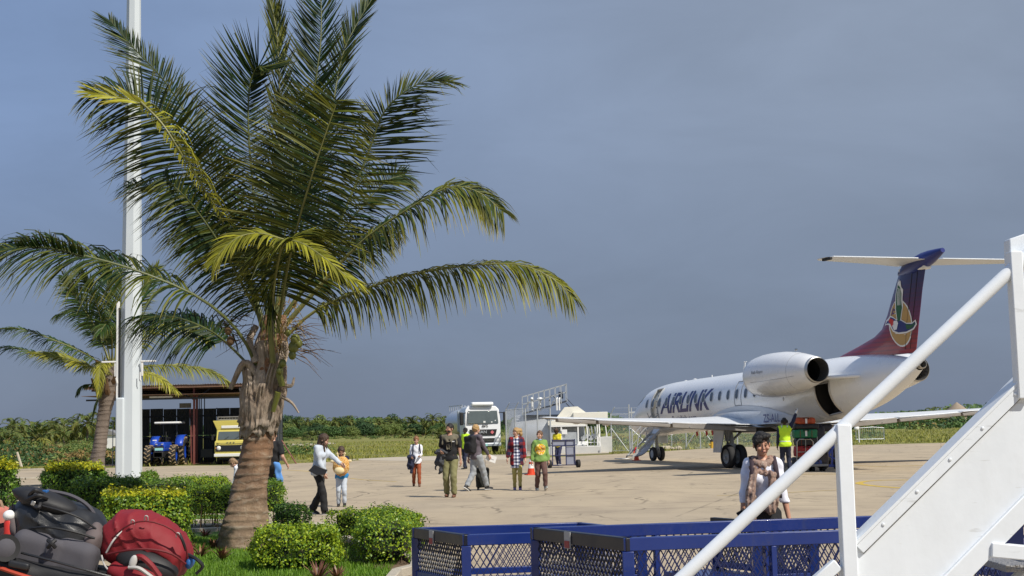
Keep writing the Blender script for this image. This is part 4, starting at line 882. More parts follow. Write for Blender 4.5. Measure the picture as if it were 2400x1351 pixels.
# second coconut palm behind the mast
P2Y = 47.; b2 = at(226, 1150, P2Y); b2.z = 0; s2 = F/P2Y; top2 = at(262, 880, P2Y)
palm2 = thing('coconut_palm', 'smaller coconut palm with leaning grey trunk behind the white mast', 'palm tree', b2)
C2 = [at(226, 1160, P2Y)-b2, at(229, 1080, P2Y)-b2, at(238, 1010, P2Y)-b2, at(247, 960, P2Y)-b2, at(254, 900, P2Y)-b2, at(262, 860, P2Y)-b2]
C2[0].z = 0
link('trunk', trunk_mesh(C2, [.30, .235, .20, .22, .33, .28], .16, 20, .02, 9), m_ptrunk, palm2)
FR2 = [([(262, 870, 0), (200, 830, -.4), (120, 795, -.8), (40, 770, -1), (-30, 775, -1)], (-.1, -.4, .9), dict(Lm=.85, n=60, droop=1.2)),
 ([(258, 880, 0), (190, 855, .2), (110, 835, .4), (30, 815, .6), (-40, 815, .6)], (-.1, -.3, .9), dict(Lm=.8, n=60, droop=1.0)),
 ([(262, 880, -.2), (215, 862, -.9), (150, 838, -1.5), (80, 828, -2)], (0, -.5, .8), dict(Lm=.8, n=55, droop=.7, yel=.5)),
 ([(262, 860, 0), (225, 770, .3), (180, 700, .5), (150, 650, .7)], (-.5, -.6, .4), dict(Lm=.9, n=60, droop=.6)),
 ([(262, 860, 0), (240, 760, -.5), (215, 680, -1), (190, 640, -1.2)], (-.3, -.8, .3), dict(Lm=.9, n=60, droop=.9)),
 ([(265, 860, 0), (258, 750, .2), (252, 660, .4), (245, 600, .5)], (-.2, -.9, .1), dict(Lm=.75, n=60, droop=.2)),
 ([(268, 860, 0), (278, 740, .2), (290, 650, .4), (300, 592, .5)], (.3, -.9, .1), dict(Lm=.7, n=60, droop=.1)),
 ([(270, 860, 0), (300, 760, .5), (335, 680, .9), (370, 625, 1.2)], (.4, -.8, .2), dict(Lm=.75, n=60, droop=.3, yel=.15)),
 ([(272, 865, 0), (330, 800, .6), (400, 760, 1.1), (460, 780, 1.4), (490, 800, 1.5)], (.2, -.6, .8), dict(Lm=.85, n=60, droop=1.0, yel=.45)),
 ([(272, 872, 0), (340, 860, 0), (420, 858, 0), (490, 870, 0), (535, 895, 0)], (.1, -.4, .9), dict(Lm=.75, n=60, droop=1.1, yel=.4)),
 ([(270, 880, -.2), (320, 872, -.7), (370, 885, -1.2), (415, 918, -1.6)], (.1, -.4, .9), dict(Lm=.6, n=50, droop=1.1, yel=.65)),
 ([(262, 880, -.4), (240, 850, -1.0), (235, 860, -1.6), (232, 920, -2)], (0, -.9, .4), dict(Lm=.6, n=45, droop=1.1, yel=.6)),
 ([(262, 870, .3), (220, 760, 1.0), (170, 730, 1.6), (130, 740, 2)], (-.2, -.5, .7), dict(Lm=.85, n=55, droop=1.2)),
 ([(255, 900, -.2), (225, 900, -.4), (195, 905, -.6), (180, 925, -.7)], (0, -.3, .9), dict(Lm=.35, n=34, droop=1.4, yel=0, tipdry=.4)),
 ([(250, 910, -.2), (232, 930, -.4), (222, 960, -.5), (214, 1000, -.5)], (-.5, -.3, .5), dict(Lm=.3, n=34, droop=1.4, tipdry=.4)),
 ([(265, 905, .2), (285, 920, .4), (300, 950, .5)], (.5, -.3, .5), dict(Lm=.3, n=30, droop=1.4, tipdry=.4)),
 ([(265, 850, .4), (285, 790, 1.2), (300, 760, 2), (330, 760, 2.6)], (0, -.5, .8), dict(Lm=.8, n=50, droop=1)),
 ([(262, 850, -.3), (262, 790, -1.0), (250, 760, -1.8), (235, 780, -2.4)], (0, -.5, .8), dict(Lm=.8, n=50, droop=1)),
]
for i, (P, nrm, kw) in enumerate(FR2):
    kw.setdefault('wid', .05); kw['n'] = int(kw['n']*1.5); kw['Lm'] *= 1.18; frond_obj([at(p[0], p[1], P2Y+p[2])-b2 for p in P], nrm, [m_palm2, m_rachis], palm2, seed=300+i, seg=3, **kw)
r = random.Random(8)
for i in range(9):
    a = 2*PI*i/9; c = C2[4]+Vector((0, 0, r.uniform(-.5, .3))); d = Vector((math.cos(a), math.sin(a), 0)); mb = MB(); mb.tube([c+d*.2, c+d*.42+Vector((0, 0, .15)), c+d*.55+Vector((0, 0, .5))], [.12, .09, .04], 6); mb.build('leaf_sheath', m_husk, palm2)
# ------------------------------------------------------------------ clipped hedges, shrubs, bushes, trees
def leaves(pos, nor, size, r, asp=.55, tilt=.6, fold=True):
    """pointed leaf quads (4-gon rhombs) at pos facing about nor"""
    n = len(pos); nn = unit(nor+r.normal(0, tilt, (n, 3))); a = unit(np.cross(nn, r.normal(0, 1, (n, 3)))); b = np.cross(nn, a)
    s = (size*r.uniform(.6, 1.25, n))[:, None]
    return np.stack([pos-a*s*.5, pos+b*s*asp*.5+nn*s*.06, pos+a*s*.5, pos-b*s*asp*.5+nn*s*.06], 1)
m_hedge = [leaf_mat('hedge_leaf_bright', (.23, .34, .02), (.38, .46, .03), None, .4, .3, .25),
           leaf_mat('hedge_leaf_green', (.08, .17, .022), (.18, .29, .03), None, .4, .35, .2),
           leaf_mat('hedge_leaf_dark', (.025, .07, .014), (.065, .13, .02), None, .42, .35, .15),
           leaf_mat('croton_leaf_yellow', (.50, .44, .02), (.34, .40, .02), None, .38, .3, .25),
           leaf_mat('croton_leaf_red', (.22, .05, .02), (.10, .10, .02), None, .42, .4, .15)]
m_twig = M('hedge_twig', (.11, .075, .045), .9, var=.3)
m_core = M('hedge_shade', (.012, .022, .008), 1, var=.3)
def hedge(label, poly, h, n, size, mats, weights, seed, z0=.06, top=None, rnd_=.06, stems=True, cat='hedge', name='clipped_hedge', group=None, bulge=.05, asp=.6):
    r = np.random.default_rng(seed); P = np.array([(p[0], p[1]) for p in poly]); c = P.mean(0)
    t = thing(name, label, cat, (c[0], c[1], 0), 0, group); P = P-c
    A = 0.0; k = len(P)
    for i in range(k): A += P[i][0]*P[(i+1) % k][1]-P[(i+1) % k][0]*P[i][1]
    if A < 0: P = P[::-1]
    seg = [(P[i], P[(i+1) % k]) for i in range(k)]; ln = np.array([np.linalg.norm(b-a) for a, b in seg]); per = ln.sum(); area = abs(A)/2
    hs = h-z0; ws = per*hs; wt = area; ns = int(n*ws/(ws+wt)); ntp = n-ns
    i = r.choice(k, ns, p=ln/per); u = r.random(ns); z = z0+hs*(.06+.94*r.random(ns)**.68)
    a = np.array([s[0] for s in seg])[i]; b = np.array([s[1] for s in seg])[i]; d = b-a; nrm = unit(np.stack([d[:, 1], -d[:, 0]], 1))
    pos = np.concatenate([a+d*u[:, None], z[:, None]], 1); rel = (z-z0)/hs
    lump = .045*np.sin(pos[:, 0]*3.1+seed*2)*np.sin(pos[:, 2]*5+pos[:, 1]*3)+.05*np.sin(pos[:, 0]*9+seed)*np.sin(pos[:, 1]*8)+.035*np.sin(pos[:, 2]*17+pos[:, 0]*6)
    inset = np.where(rel > .75, (rel-.75)**2*rnd_*30, 0)+np.where(rel < .25, (.25-rel)*.25, 0)
    off = (lump+r.normal(0, .022, ns)-inset+np.where(r.random(ns) < .05, r.uniform(.02, .09, ns), 0))[:, None]; pos[:, :2] += nrm*off; nor = np.concatenate([nrm, np.full((ns, 1), .25)], 1)
    # top by rejection
    mn, mx_ = P.min(0), P.max(0); q = r.uniform(mn, mx_, (ntp*6, 2)); ins = np.zeros(len(q), bool)
    for a_, b_ in seg:
        cond = ((a_[1] > q[:, 1]) != (b_[1] > q[:, 1])); xx = (b_[0]-a_[0])*(q[:, 1]-a_[1])/((b_[1]-a_[1]) or 1e-9)+a_[0]; ins ^= cond & (q[:, 0] < xx)
    q = q[ins][:ntp]; zt = h-.5*np.maximum(0, .18-np.minimum.reduce([np.abs(np.cross(np.append(b_-a_, 0)[None], np.concatenate([q-a_, 0*q[:, :1]], 1))[:, 2])/np.linalg.norm(b_-a_) for a_, b_ in seg]))**1.3+.035*np.sin(q[:, 0]*8+seed)*np.cos(q[:, 1]*7)+r.normal(0, .022, len(q))+np.where(r.random(len(q)) < .07, r.uniform(.02, .10, len(q)), 0); pt = np.concatenate([q, zt[:, None]], 1)
    pos = np.vstack([pos, pt]); nor = np.vstack([nor, np.tile([0, 0, 1.0], (len(pt), 1))])
    Q = leaves(pos, nor, size, r, asp)
    clump = np.sin(pos[:, 0]*5+seed)+np.sin(pos[:, 2]*7+seed*2)+np.sin(pos[:, 1]*4)
    w_ = np.array(weights, float)/sum(weights); mid = np.searchsorted(np.cumsum(w_), np.clip(r.random(len(pos))*.72+.14*(clump/3+1), 0, .999))
    if top is not None:
        hi = (pos[:, 2] > top[1]) & (r.random(len(pos)) < .85); mid = np.where(hi, top[0], mid)
    link('foliage', quads_mesh('foliage', Q, mid), mats, t)
    # near-black inner mass standing in for the shade inside, and stems
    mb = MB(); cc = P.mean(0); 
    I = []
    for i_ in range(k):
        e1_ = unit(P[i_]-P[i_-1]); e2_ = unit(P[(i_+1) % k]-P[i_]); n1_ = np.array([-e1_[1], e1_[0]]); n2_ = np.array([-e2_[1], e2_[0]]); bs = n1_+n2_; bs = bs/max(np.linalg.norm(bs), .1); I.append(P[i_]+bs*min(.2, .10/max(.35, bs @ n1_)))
    mb.prism([(p[0], p[1], z0+hs*.32) for p in I], (0, 0, hs*.68-.08)); mb.build('shade_core', m_core, t, smooth=0)
    if stems:
        mb = MB(); m = max(6, int(area*14))
        for j in range(m):
            p = q[j % len(q)]*.92; mb.tube([(p[0], p[1], 0), (p[0]+r.uniform(-.05, .05), p[1]+r.uniform(-.05, .05), h*.6)], [.012, .007], 4)
        mb.build('stems', m_twig, t, kind='stuff')
    return t
HM = [m_hedge[0], m_hedge[1], m_hedge[2]]
def quad_px(l, rgt, Yf, Yb, h):  # footprint from front-left/right pixel columns at a depth
    hz = 1000
    a, b = at(l, hz, Yf), at(rgt, hz, Yf); c, d = at(rgt, hz, Yb), at(l, hz, Yb); dx = 0
    return [(a.x, Yf), (b.x, Yf), (c.x, Yb), (d.x, Yb)]
hedge('low bright lime hedge at the front of the lawn, right of the palm foot', quad_px(600, 790, 17.6, 18.6, 0), .56, 8000, .042, HM, (5, 3, .6), 1)
hedge('long L-shaped lime hedge beside the kerb, nearest the blue carts', [(-2.95, 21.4), (-2.35, 20.6), (-2.12, 18.5), (-1.98, 18.1), (-1.40, 18.1), (-1.38, 20.0), (-1.85, 21.8)], .60, 11000, .042, HM, (4, 4, 1), 2)
hedge('small dark round hedge in the palm shade', quad_px(643, 716, 24.0, 24.8, 0), .52, 3600, .042, [m_hedge[1], m_hedge[2]], (1, 4), 3)  # mostly dark leaves: the palm's shade is put into the leaf colour
hedge('upright green hedge right behind the palm trunk', quad_px(590, 662, 26.2, 27.2, 0), .86, 4500, .042, HM, (2, 5, 2), 4)
hedge('green hedge behind the lawn, left of the palm trunk', quad_px(440, 555, 26.4, 27.6, 0), .76, 8500, .042, HM, (3, 4, 1.5), 5)
hedge('flat topped hedge at the road side, between mast and palm trunk', quad_px(397, 532, 33, 34.5, 0), .72, 6500, .05, HM, (4, 4, 1), 6)
hedge('short block of hedge just right of the mast foot', quad_px(331, 368, 37, 37.8, 0), .80, 2800, .05, HM, (2, 5, 1), 7)
hedge('variegated pale hedge between the mast and the middle hedge', quad_px(300, 450, 28.6, 29.8, 0), .84, 6500, .045, [M('pale_leaf', (.34, .34, .16), .5), m_hedge[1], m_hedge[2]], (1.2, 4, 2), 8)
hedge('yellow crowned hedge behind the red rucksack', quad_px(243, 436, 20.2, 21.6, 0), .95, 15000, .05, [m_hedge[3], m_hedge[0], m_hedge[1], m_hedge[2]], (1.2, 1.8, 5, 1.6), 9, top=(0, .93))
hedge('tall croton hedge with yellow and reddish leaves left of the mast', quad_px(108, 242, 27.5, 29.0, 0), 1.22, 9500, .075, [m_hedge[3], m_hedge[1], m_hedge[2], m_hedge[4]], (.25, 5, 3, .5), 10, top=(0, 1.14), asp=.42)
hedge('broad dark leaved hedge directly in front of the mast foot', quad_px(170, 330, 25.2, 26.6, 0), .98, 9000, .065, [m_hedge[0], m_hedge[1], m_hedge[2]], (1.5, 5, 4), 11, asp=.45)
hedge('yellow topped croton hedge at the left edge of the garden', quad_px(-90, 36, 20.2, 21.6, 0), 1.48, 8500, .06, [m_hedge[3], m_hedge[1], m_hedge[2]], (.5, 4, 3), 12, top=(0, 1.36), asp=.42)
# bromeliads
m_brom = leaf_mat('bromeliad_leaf', (.16, .05, .045), (.22, .13, .06), None, .4, .3, .1)
for i, (x, y, s) in enumerate([(470, 1300, .24), (500, 1282, .2), (520, 1308, .24), (445, 1290, .2), (480, 1255, .2), (745, 1356, .28), (610, 1300, .2), (790, 1352, .2)]):
    g = G(x, y+6, .06); r = np.random.default_rng(60+i); mb = MB()
    for k in range(26):
        a = r.uniform(0, 2*PI); e = r.uniform(.5, 1.3); d = Vector((math.cos(a)*math.cos(e), math.sin(a)*math.cos(e), math.sin(e))); sd = Vector((-math.sin(a), math.cos(a), 0))*.016
        p0 = Vector((0, 0, 0)); p1 = d*s*.6; p2 = d*s*1.1-Vector((0, 0, s*.15)); mb.add([p0-sd, p0+sd, p1+sd*.9, p1-sd*.9, p2], [(0, 1, 2, 3), (3, 2, 4)])
    tag(mb.build('bromeliad', m_brom, fix=False, smooth=0, loc=g), ['reddish bromeliad rosette at the left of the palm foot', 'small bromeliad touching the palm foot', 'reddish bromeliad in front of the palm foot', 'reddish bromeliad furthest left by the lawn kerb', 'dark bromeliad behind the others at the kerb', 'red bromeliad at the bottom edge below the lime hedge', 'small bromeliad right of the palm foot', 'small bromeliad beside the kerb below the L-shaped hedge'][i], 'plant', 'bromeliads round the palm')
# lawn grass
r = np.random.default_rng(3); n = 42000
q = r.uniform((-5.9, 15.5), (-1.6, 23.5), (n*2, 2)); LP = [(p.x, p.y) for p in lawn]; ins = np.zeros(len(q), bool)
for i in range(len(LP)):
    a_, b_ = LP[i], LP[(i+1) % len(LP)]; cond = ((a_[1] > q[:, 1]) != (b_[1] > q[:, 1])); xx = (b_[0]-a_[0])*(q[:, 1]-a_[1])/((b_[1]-a_[1]) or 1e-9)+a_[0]; ins ^= cond & (q[:, 0] < xx)
q = q[ins][:n]; q = q[~((q[:, 1] > 17.0+(-q[:, 0]-1.2)*1.5) & (q[:, 0] > -3.2) & (r.random(len(q)) < .55))]
n = len(q); hh = r.uniform(.025, .065, n); az = r.uniform(0, 2*PI, n); lean = r.uniform(.1, .7, n); w_ = .006
p = np.concatenate([q, np.full((n, 1), .052)], 1); sd = np.stack([np.cos(az), np.sin(az), 0*az], 1)*w_; tipv = np.stack([-np.sin(az)*hh*lean, np.cos(az)*hh*lean, hh], 1)
m_blade = leaf_mat('lawn_blade', (.10, .22, .02), (.20, .33, .03), None, .5, .3, .3)
tag(link('lawn_grass', quads_mesh('grass', np.stack([p-sd, p+sd, p+tipv+sd*.2, p+tipv-sd*.2], 1)), m_blade), 'bright green mown lawn grass round the palm', 'grass', kind='stuff')
# ------------------------------------------------------------------ far vegetation
def blob_points(ells, n, r):
    vol = np.array([e[1][0]*e[1][2] for e in ells]); k = r.choice(len(ells), n, p=vol/vol.sum()); C = np.array([e[0] for e in ells], float)[k]; R_ = np.array([e[1] for e in ells], float)[k]
    d = unit(r.normal(0, 1, (n, 3))); rad = (.62+.38*r.random(n)**.5)+.06*np.sin(d[:, 0]*9+k)*np.sin(d[:, 2]*8+k*2); return C+d*R_*rad[:, None], d
m_treeA = leaf_mat('tree_leaf_mid', (.060, .125, .036), (.095, .16, .045), None, .6, .4, .2)
m_treeB = leaf_mat('tree_leaf_dark', (.028, .068, .026), (.055, .105, .036), None, .6, .4, .15)
m_treeC = leaf_mat('tree_leaf_light', (.12, .18, .045), (.18, .22, .055), None, .6, .35, .2)
m_scrubr = leaf_mat('scrub_rust', (.27, .16, .06), (.22, .175, .06), None, .7, .35, .15)
m_bark = M('tree_bark', (.16, .12, .09), .9, var=.3)
def tree_variant(seed, w_, h, n, size):
    r = np.random.default_rng(seed); ells = []
    for i in range(9):
        a = r.uniform(0, 2*PI); d = r.uniform(.0, .62)*w_/2; rr = r.uniform(.26, .42)*w_/2*1.2; z = h*r.uniform(.34, .80)
        ells.append(((d*math.cos(a), d*math.sin(a), z), (rr, rr, rr*r.uniform(.6, .95))))
    ells.append(((0, 0, h*.42), (w_*.42, w_*.42, h*.38)))
    pos, d = blob_points(ells, n, r); pos[:, 2] = np.maximum(pos[:, 2], .1)
    Q = leaves(pos, d+np.array([0, 0, .4]), size, r, .75, .5); me = quads_mesh('crown', Q, (r.random(n) < .3).astype(int)); return me
def trunk_simple(h, r0): return MB().tube([(0, 0, 0), (.05, .03, h*.5), (0, 0, h*.8)], [r0, r0*.7, r0*.3], 7).mesh('trunk')
TV = [tree_variant(200+i, 7, 6, 2600, .42) for i in range(4)]; TT_ = trunk_simple(5.5, .16)
sets = [[m_treeA, m_treeB], [m_treeB, m_treeA], [m_treeC, m_treeA]]
TVM = []
for me in TV:
    for s in sets: m2 = me.copy(); m2.materials.clear(); [m2.materials.append(x) for x in s]; TVM.append(m2)
TT_.materials.append(m_bark)
def far_tree(px, ytop, Y, wpx, label, group, kind=None, r=rnd):
    hz = 1200; base = at(px, 1000, Y); s = F/Y; H_ = at(px, ytop, Y).z; t = thing('broadleaf_tree', label, 'tree', (base.x, Y, 0), r.uniform(0, 6.28), group)
    k = (r.randrange(4)*3+(kind if kind is not None else r.choice([0, 0, 1, 1, 2]))); sc = (wpx/s/7, wpx/s/7, H_/6)
    link('crown', TVM[k], None, t).scale = sc; link('trunk', TT_, None, t).scale = sc; return t
ORD = 'first second third fourth fifth sixth seventh eighth ninth tenth eleventh twelfth thirteenth fourteenth fifteenth sixteenth seventeenth eighteenth nineteenth twentieth twenty-first twenty-second twenty-third twenty-fourth twenty-fifth twenty-sixth twenty-seventh twenty-eighth twenty-ninth thirtieth'.split()
TN = ['mid green', 'dark green', 'pale green']
# canopy of the middle tree line: (px, top y, depth, width px)
rr = random.Random(21); GT = 'broadleaf trees along the field edge'; cnt = 0
names = ['rounded green tree of the far tree line', 'dark green tree of the far tree line', 'pale green tree of the far tree line']
def hz_at(px): return 998-.022*(px-1200)
for i, px in enumerate(range(655, 1060, 19)):
    k = rr.choice([0, 1, 1, 2]); far_tree(px+rr.uniform(-6, 6), 974+rr.uniform(-9, 14), rr.uniform(325, 360), rr.uniform(44, 74), TN[k]+' tree, '+ORD[i]+' from the left in the back tree line behind the passengers', GT+' behind the passengers', k, rr)
for i, px in enumerate(range(640, 1060, 24)):
    k = rr.choice([0, 2, 0, 1]); far_tree(px+rr.uniform(-6, 6), 992+rr.uniform(-5, 9), rr.uniform(296, 318), rr.uniform(40, 70), TN[k]+' low bushy tree, '+ORD[i]+' from the left before the passenger tree line', 'bushy trees before the tree line', k, rr)
for i, px in enumerate(range(-20, 340, 26)):
    k = rr.choice([1, 1, 0]); far_tree(px+rr.uniform(-8, 8), 996+rr.uniform(-8, 8), rr.uniform(260, 300), rr.uniform(50, 75), TN[k]+' bushy tree, '+ORD[i]+' from the left behind the palms of the left grove', 'bushy trees among the left palms', k, rr)
for i, px in enumerate(range(1180, 2040, 30)):
    k = rr.choice([1, 1, 0]); far_tree(px+rr.uniform(-8, 8), hz_at(px)-rr.uniform(9, 15), rr.uniform(480, 560), rr.uniform(34, 60), TN[k]+' low tree on the horizon, '+ORD[i]+' rightwards from the fuel truck', 'distant trees on the horizon', k, rr)
for i, px in enumerate(range(2010, 2460, 26)):
    k = rr.choice([1, 0, 2, 1]); far_tree(px+rr.uniform(-8, 8), hz_at(px)-rr.uniform(10, 18), rr.uniform(330, 400), rr.uniform(40, 60), TN[k]+' bushy tree under the far wing, '+ORD[i]+' from the left beyond the right field', 'bushy trees beyond the right field', k, rr)
# distant coconut palms (each its own trunk and crown of fronds)
def far_palm_variant(seed, n=26, Lf=2.6, nf=17):
    r = random.Random(seed); M_ = []
    for i, (P, u, h) in enumerate(palm_fronds(nf, Lf, r, (82, -30), (0, 0, 0))):
        me = frond_mesh(P, Vector((0, 0, 1))-h*.2, Lm=.75, n=n, droop=.6+.6*u, wid=.10, seg=2, seed=seed*50+i, yel=(.4*r.random() if u > .5 else .03), start=.15, rad=.04, lift=.15)
        me.materials.append(m_palmfar); me.materials.append(m_rachis); M_.append(me)
    return M_
FPV = [far_palm_variant(31), far_palm_variant(32, nf=15), far_palm_variant(33, nf=19)]
PT_ = MB().tube([(0, 0, 0), (.05, 0, .5), (.02, .02, 1.0)], [.2, .16, .14], 7).mesh('trunk'); PT_.materials.append(m_ptrunk)
def far_palm(px, ytop, Y, Lpx, label, group, k, yb=None, r=rr):
    s = F/Y; Lf = Lpx/s; H_ = at(px, ytop, Y).z; th = max(.3, H_-Lf*.85); b = at(px, 1000, Y); t = thing('coconut_palm', label, 'palm tree', (b.x, Y, 0), r.uniform(0, 6.28), group)
    link('trunk', PT_, None, t).scale = (1, 1, th)
    for me in FPV[k]:
        o = link('frond', me, None, t); o.location = (.02, .02, th); f = Lf/2.6; o.scale = (f, f, f)
    return t
LG = 'coconut palms at the left field edge'
for i, (px, yt, Y, L_, lab) in enumerate([(15, 985, 165, 62, 'half hidden coconut palm at the left edge of the field'), (88, 962, 170, 78, 'largest coconut palm left of the second palm, with yellowing lower fronds'),
     (55, 975, 210, 50, 'coconut palm just left of the largest far palm'), (128, 968, 215, 48, 'coconut palm right behind the largest far palm'), (150, 966, 230, 44, 'dark coconut palm in the middle of the left grove'),
     (180, 972, 205, 50, 'coconut palm with pale drooping fronds in the left grove'), (205, 950, 200, 52, 'tallest coconut palm, standing just left of the leaning grey trunk'), (232, 965, 235, 42, 'coconut palm peeping out behind the leaning grey trunk'), (268, 970, 240, 42, 'coconut palm between the grey trunk and the mast'),
     (112, 985, 180, 40, 'short young coconut palm in the left grove'), (30, 968, 235, 42, 'coconut palm in the back row at far left')]):
    far_palm(px, yt-6, Y, L_*1.1, lab, LG, i % 3)
for i, (px, yt, L_) in enumerate([(690, 965, 32), (725, 970, 28), (757, 974, 26), (782, 964, 34), (812, 968, 30), (846, 972, 26), (884, 962, 36), (915, 967, 32), (938, 970, 28), (965, 960, 38), (990, 964, 34), (1018, 962, 34), (1040, 966, 30)]):
    far_palm(px+rr.uniform(-6, 6), yt-6+rr.uniform(-6, 10), rr.uniform(300, 335), L_*rr.uniform(.85, 1.2), 'coconut palm top above the back tree line, '+ORD[i]+' from the left', 'palms above the tree line', i % 3)
far_palm(735, 998, 240, 40, 'low palm with yellow fronds before the dense tree line, left of the passengers', 'yellow palms before the tree line', 1)
far_palm(1032, 985, 225, 46, 'pale yellow-green palm just left of the fuel truck', 'yellow palms before the tree line', 2)
far_palm(952, 990, 250, 36, 'palm with drooping yellow fronds above the tree line beside the boy', 'yellow palms before the tree line', 0)
for i, (px, yt, L_) in enumerate([(1412, 964, 12), (2100, 958, 24), (2142, 955, 22), (2187, 942, 30), (2222, 943, 30), (2255, 950, 26), (2290, 946, 30), (2330, 952, 26)]):
    far_palm(px, yt, 420 if i else 520, L_, 'small distant palm behind the fuel depot' if i == 0 else 'distant coconut palm beyond the far jet wing, '+ORD[i-1]+' from the left', 'distant palms on the right', i % 3)
# woods that read as one mass at the horizon
r = np.random.default_rng(5); n = 26000; x = r.uniform(-420, 520, n); y = r.uniform(560, 640, n); hmax = 4.2+1.6*np.sin(x*.07)+1.1*np.sin(x*.19+1)
pos = np.stack([x, y, r.random(n)**.6*hmax], 1); tag(link('distant_woods', quads_mesh('woods', leaves(pos, np.tile([0, -1.0, .6], (n, 1)), 1.6, r, .8, .5), (r.random(n) < .6).astype(int)), [m_treeB, m_treeA]), 'dark band of woods on the horizon', 'woods', kind='stuff')
# scrub in the field
def scrub(name, label, regs, mats, seed, size):
    r = np.random.default_rng(seed); Ps = []; Ns = []; Ms = []
    for (px0, px1, Y0, Y1, h, n, wts) in regs:
        m = 60; cx = r.uniform(0, 1, m); cy = r.uniform(Y0, Y1, m); X = np.array([at(px0+(px1-px0)*c, 1000, yy).x for c, yy in zip(cx, cy)]); hh = h*r.uniform(.35, 1.05, m); wd = h*r.uniform(.8, 1.8, m)
        k = r.integers(0, m, n); d = unit(r.normal(0, 1, (n, 3))); d[:, 2] = np.abs(d[:, 2]); rad = .75+.25*r.random(n)
        Ps.append(np.stack([X[k], cy[k], 0*hh[k]], 1)+d*rad[:, None]*np.stack([wd[k], wd[k], hh[k]], 1)); Ns.append(d); cm = r.choice(len(mats), m, p=np.array(wts)/sum(wts)); Ms.append(np.where(r.random(n) < .75, cm[k], r.integers(0, len(mats), n)))
    P = np.vstack(Ps); tag(link(name, quads_mesh(name, leaves(P, np.vstack(Ns), size, r, .5, .7), np.concatenate(Ms)), mats), label, 'scrub', kind='stuff')
SM = [m_treeA, m_treeB, m_treeC, m_scrubr]
scrub('field_scrub', 'rust and green scrub on the field at the left, behind the road', [(-80, 330, 92, 150, 1.0, 26000, (1, .3, 2.5, 4)), (-80, 330, 150, 240, 1.5, 22000, (3, 1, 3, .6)), (-60, 60, 84, 95, 1.9, 2600, (1, 4, 0, 0)), (60, 300, 84, 92, .5, 2500, (2, 0, 3, 1))], SM, 4, .24)
scrub('field_scrub', 'green scrub under the tree line behind the passengers', [(640, 1180, 235, 290, .7, 9000, (1.5, .3, 5, .6)), (640, 760, 100, 130, .9, 2200, (3, .5, 3, 0)), (1180, 1480, 98, 140, .9, 5000, (1, .3, 4, .5)), (1480, 2060, 105, 160, .8, 7000, (1, .5, 4, .4))], SM, 6, .22)
scrub('field_scrub', 'dark green scrub across the right hand field below the distant palms', [(2000, 2480, 200, 330, 1.9, 9000, (3, 2, 1, .3)), (1180, 2060, 240, 420, 2.0, 9000, (3, 2, 2, 0))], SM, 7, .6)
# long field grass tufts near the apron edge
r = np.random.default_rng(9); n = 52000; q = []
u = r.random(n); px = r.uniform(-60, 2460, n); Yg = 75+120*u**1.6
eX = np.array([e.x for e in EDGE]); eY = np.array([e.y for e in EDGE])
ptx = np.array([at(a, 1000, b).x for a, b in zip(px, Yg)]); m = (Yg > np.interp(ptx, eX, eY)+.4) & ~((ptx > -26) & (ptx < -12.5) & (Yg < 86) & (r.random(n) < .93)); ptx, Yg = ptx[m], Yg[m]
for pa, pb_ in (((-9.5, 73), (-1, 92)), ((-1, 80), (6, 96))): pass
tr_ = [(p.x, p.y) for p in [G(*p) for p in [(800, 1078), (925, 1072), (1190, 1066), (1425, 1054), (1428, 1066), (1215, 1078), (930, 1081)]]]; ins = np.zeros(len(ptx), bool)
for i in range(len(tr_)):
    a_, b_ = tr_[i], tr_[(i+1) % len(tr_)]; cond = ((a_[1] > Yg) != (b_[1] > Yg)); xx = (b_[0]-a_[0])*(Yg-a_[1])/((b_[1]-a_[1]) or 1e-9)+a_[0]; ins ^= cond & (ptx < xx)
ptx, Yg = ptx[~ins], Yg[~ins]; n = len(ptx); hh = r.uniform(.06, .30, n)*(.55+.45*np.sin(ptx*.5+Yg*.3)); az = r.uniform(0, 2*PI, n); w_ = .05
p = np.stack([ptx, Yg, 0*ptx], 1); sd = np.stack([np.cos(az), np.sin(az), 0*az], 1)*w_; lean = r.uniform(-.5, .5, (n, 2))*hh[:, None]; tv = np.concatenate([lean, hh[:, None]], 1)
m_fgrass = leaf_mat('field_blade', (.22, .25, .04), (.36, .33, .09), None, .7, .3, .3)
tag(link('field_grass', quads_mesh('field_grass', np.stack([p-sd, p+sd, p+tv+sd*.3, p+tv-sd*.3], 1)), m_fgrass), 'long yellow green grass beyond the apron edge', 'grass', kind='stuff')
# ------------------------------------------------------------------ mast
m_mast = M('mast_white', (.56, .61, .64), .45, var=.05, vscale=1.5)
YM = 42.0
mb0 = at(305, 1180, YM); mb0.z = 0; sM = F/YM
mast = thing('lighting_mast', 'tall tapering white octagonal mast rising out of the hedges', 'mast', mb0)
def mpx(px, py, dy=0): return at(px, py, YM+dy)-mb0
def mw_(z):  # half width
    return np.interp(z, [0, 1.2, 15.5, 22], [.335, .325, .185, .15])
def mc_(z): return np.interp(z, [0, 22], [0.0, .03])
zs = [0, .3, 7.6, 13.2, 22]
for za, zb in ((0, 7.0), (7.0, 13.3), (13.3, 22)):
    mb = MB(); vs = []
    for z, e in ((za, .0), (zb, .0)):
        for j in range(8):
            t = PI/8+2*PI*j/8; r_ = mw_(z)/math.cos(PI/8)+(.012 if za > 0 and z == za else 0); vs.append((mc_(z)+r_*math.cos(t), r_*math.sin(t), z))
    mb.add(vs, [(j, (j+1) % 8, 8+(j+1) % 8, 8+j) for j in range(8)]+[tuple(8+j for j in range(8))]); mb.build('mast_section', m_mast, mast, smooth=0)
mb = MB(); mb.box((-.235, -.30, 1.45), (.26, .14, 3.0)); mb.build('hatch_box', m_mast, mast, bevel=.05, seg=4)
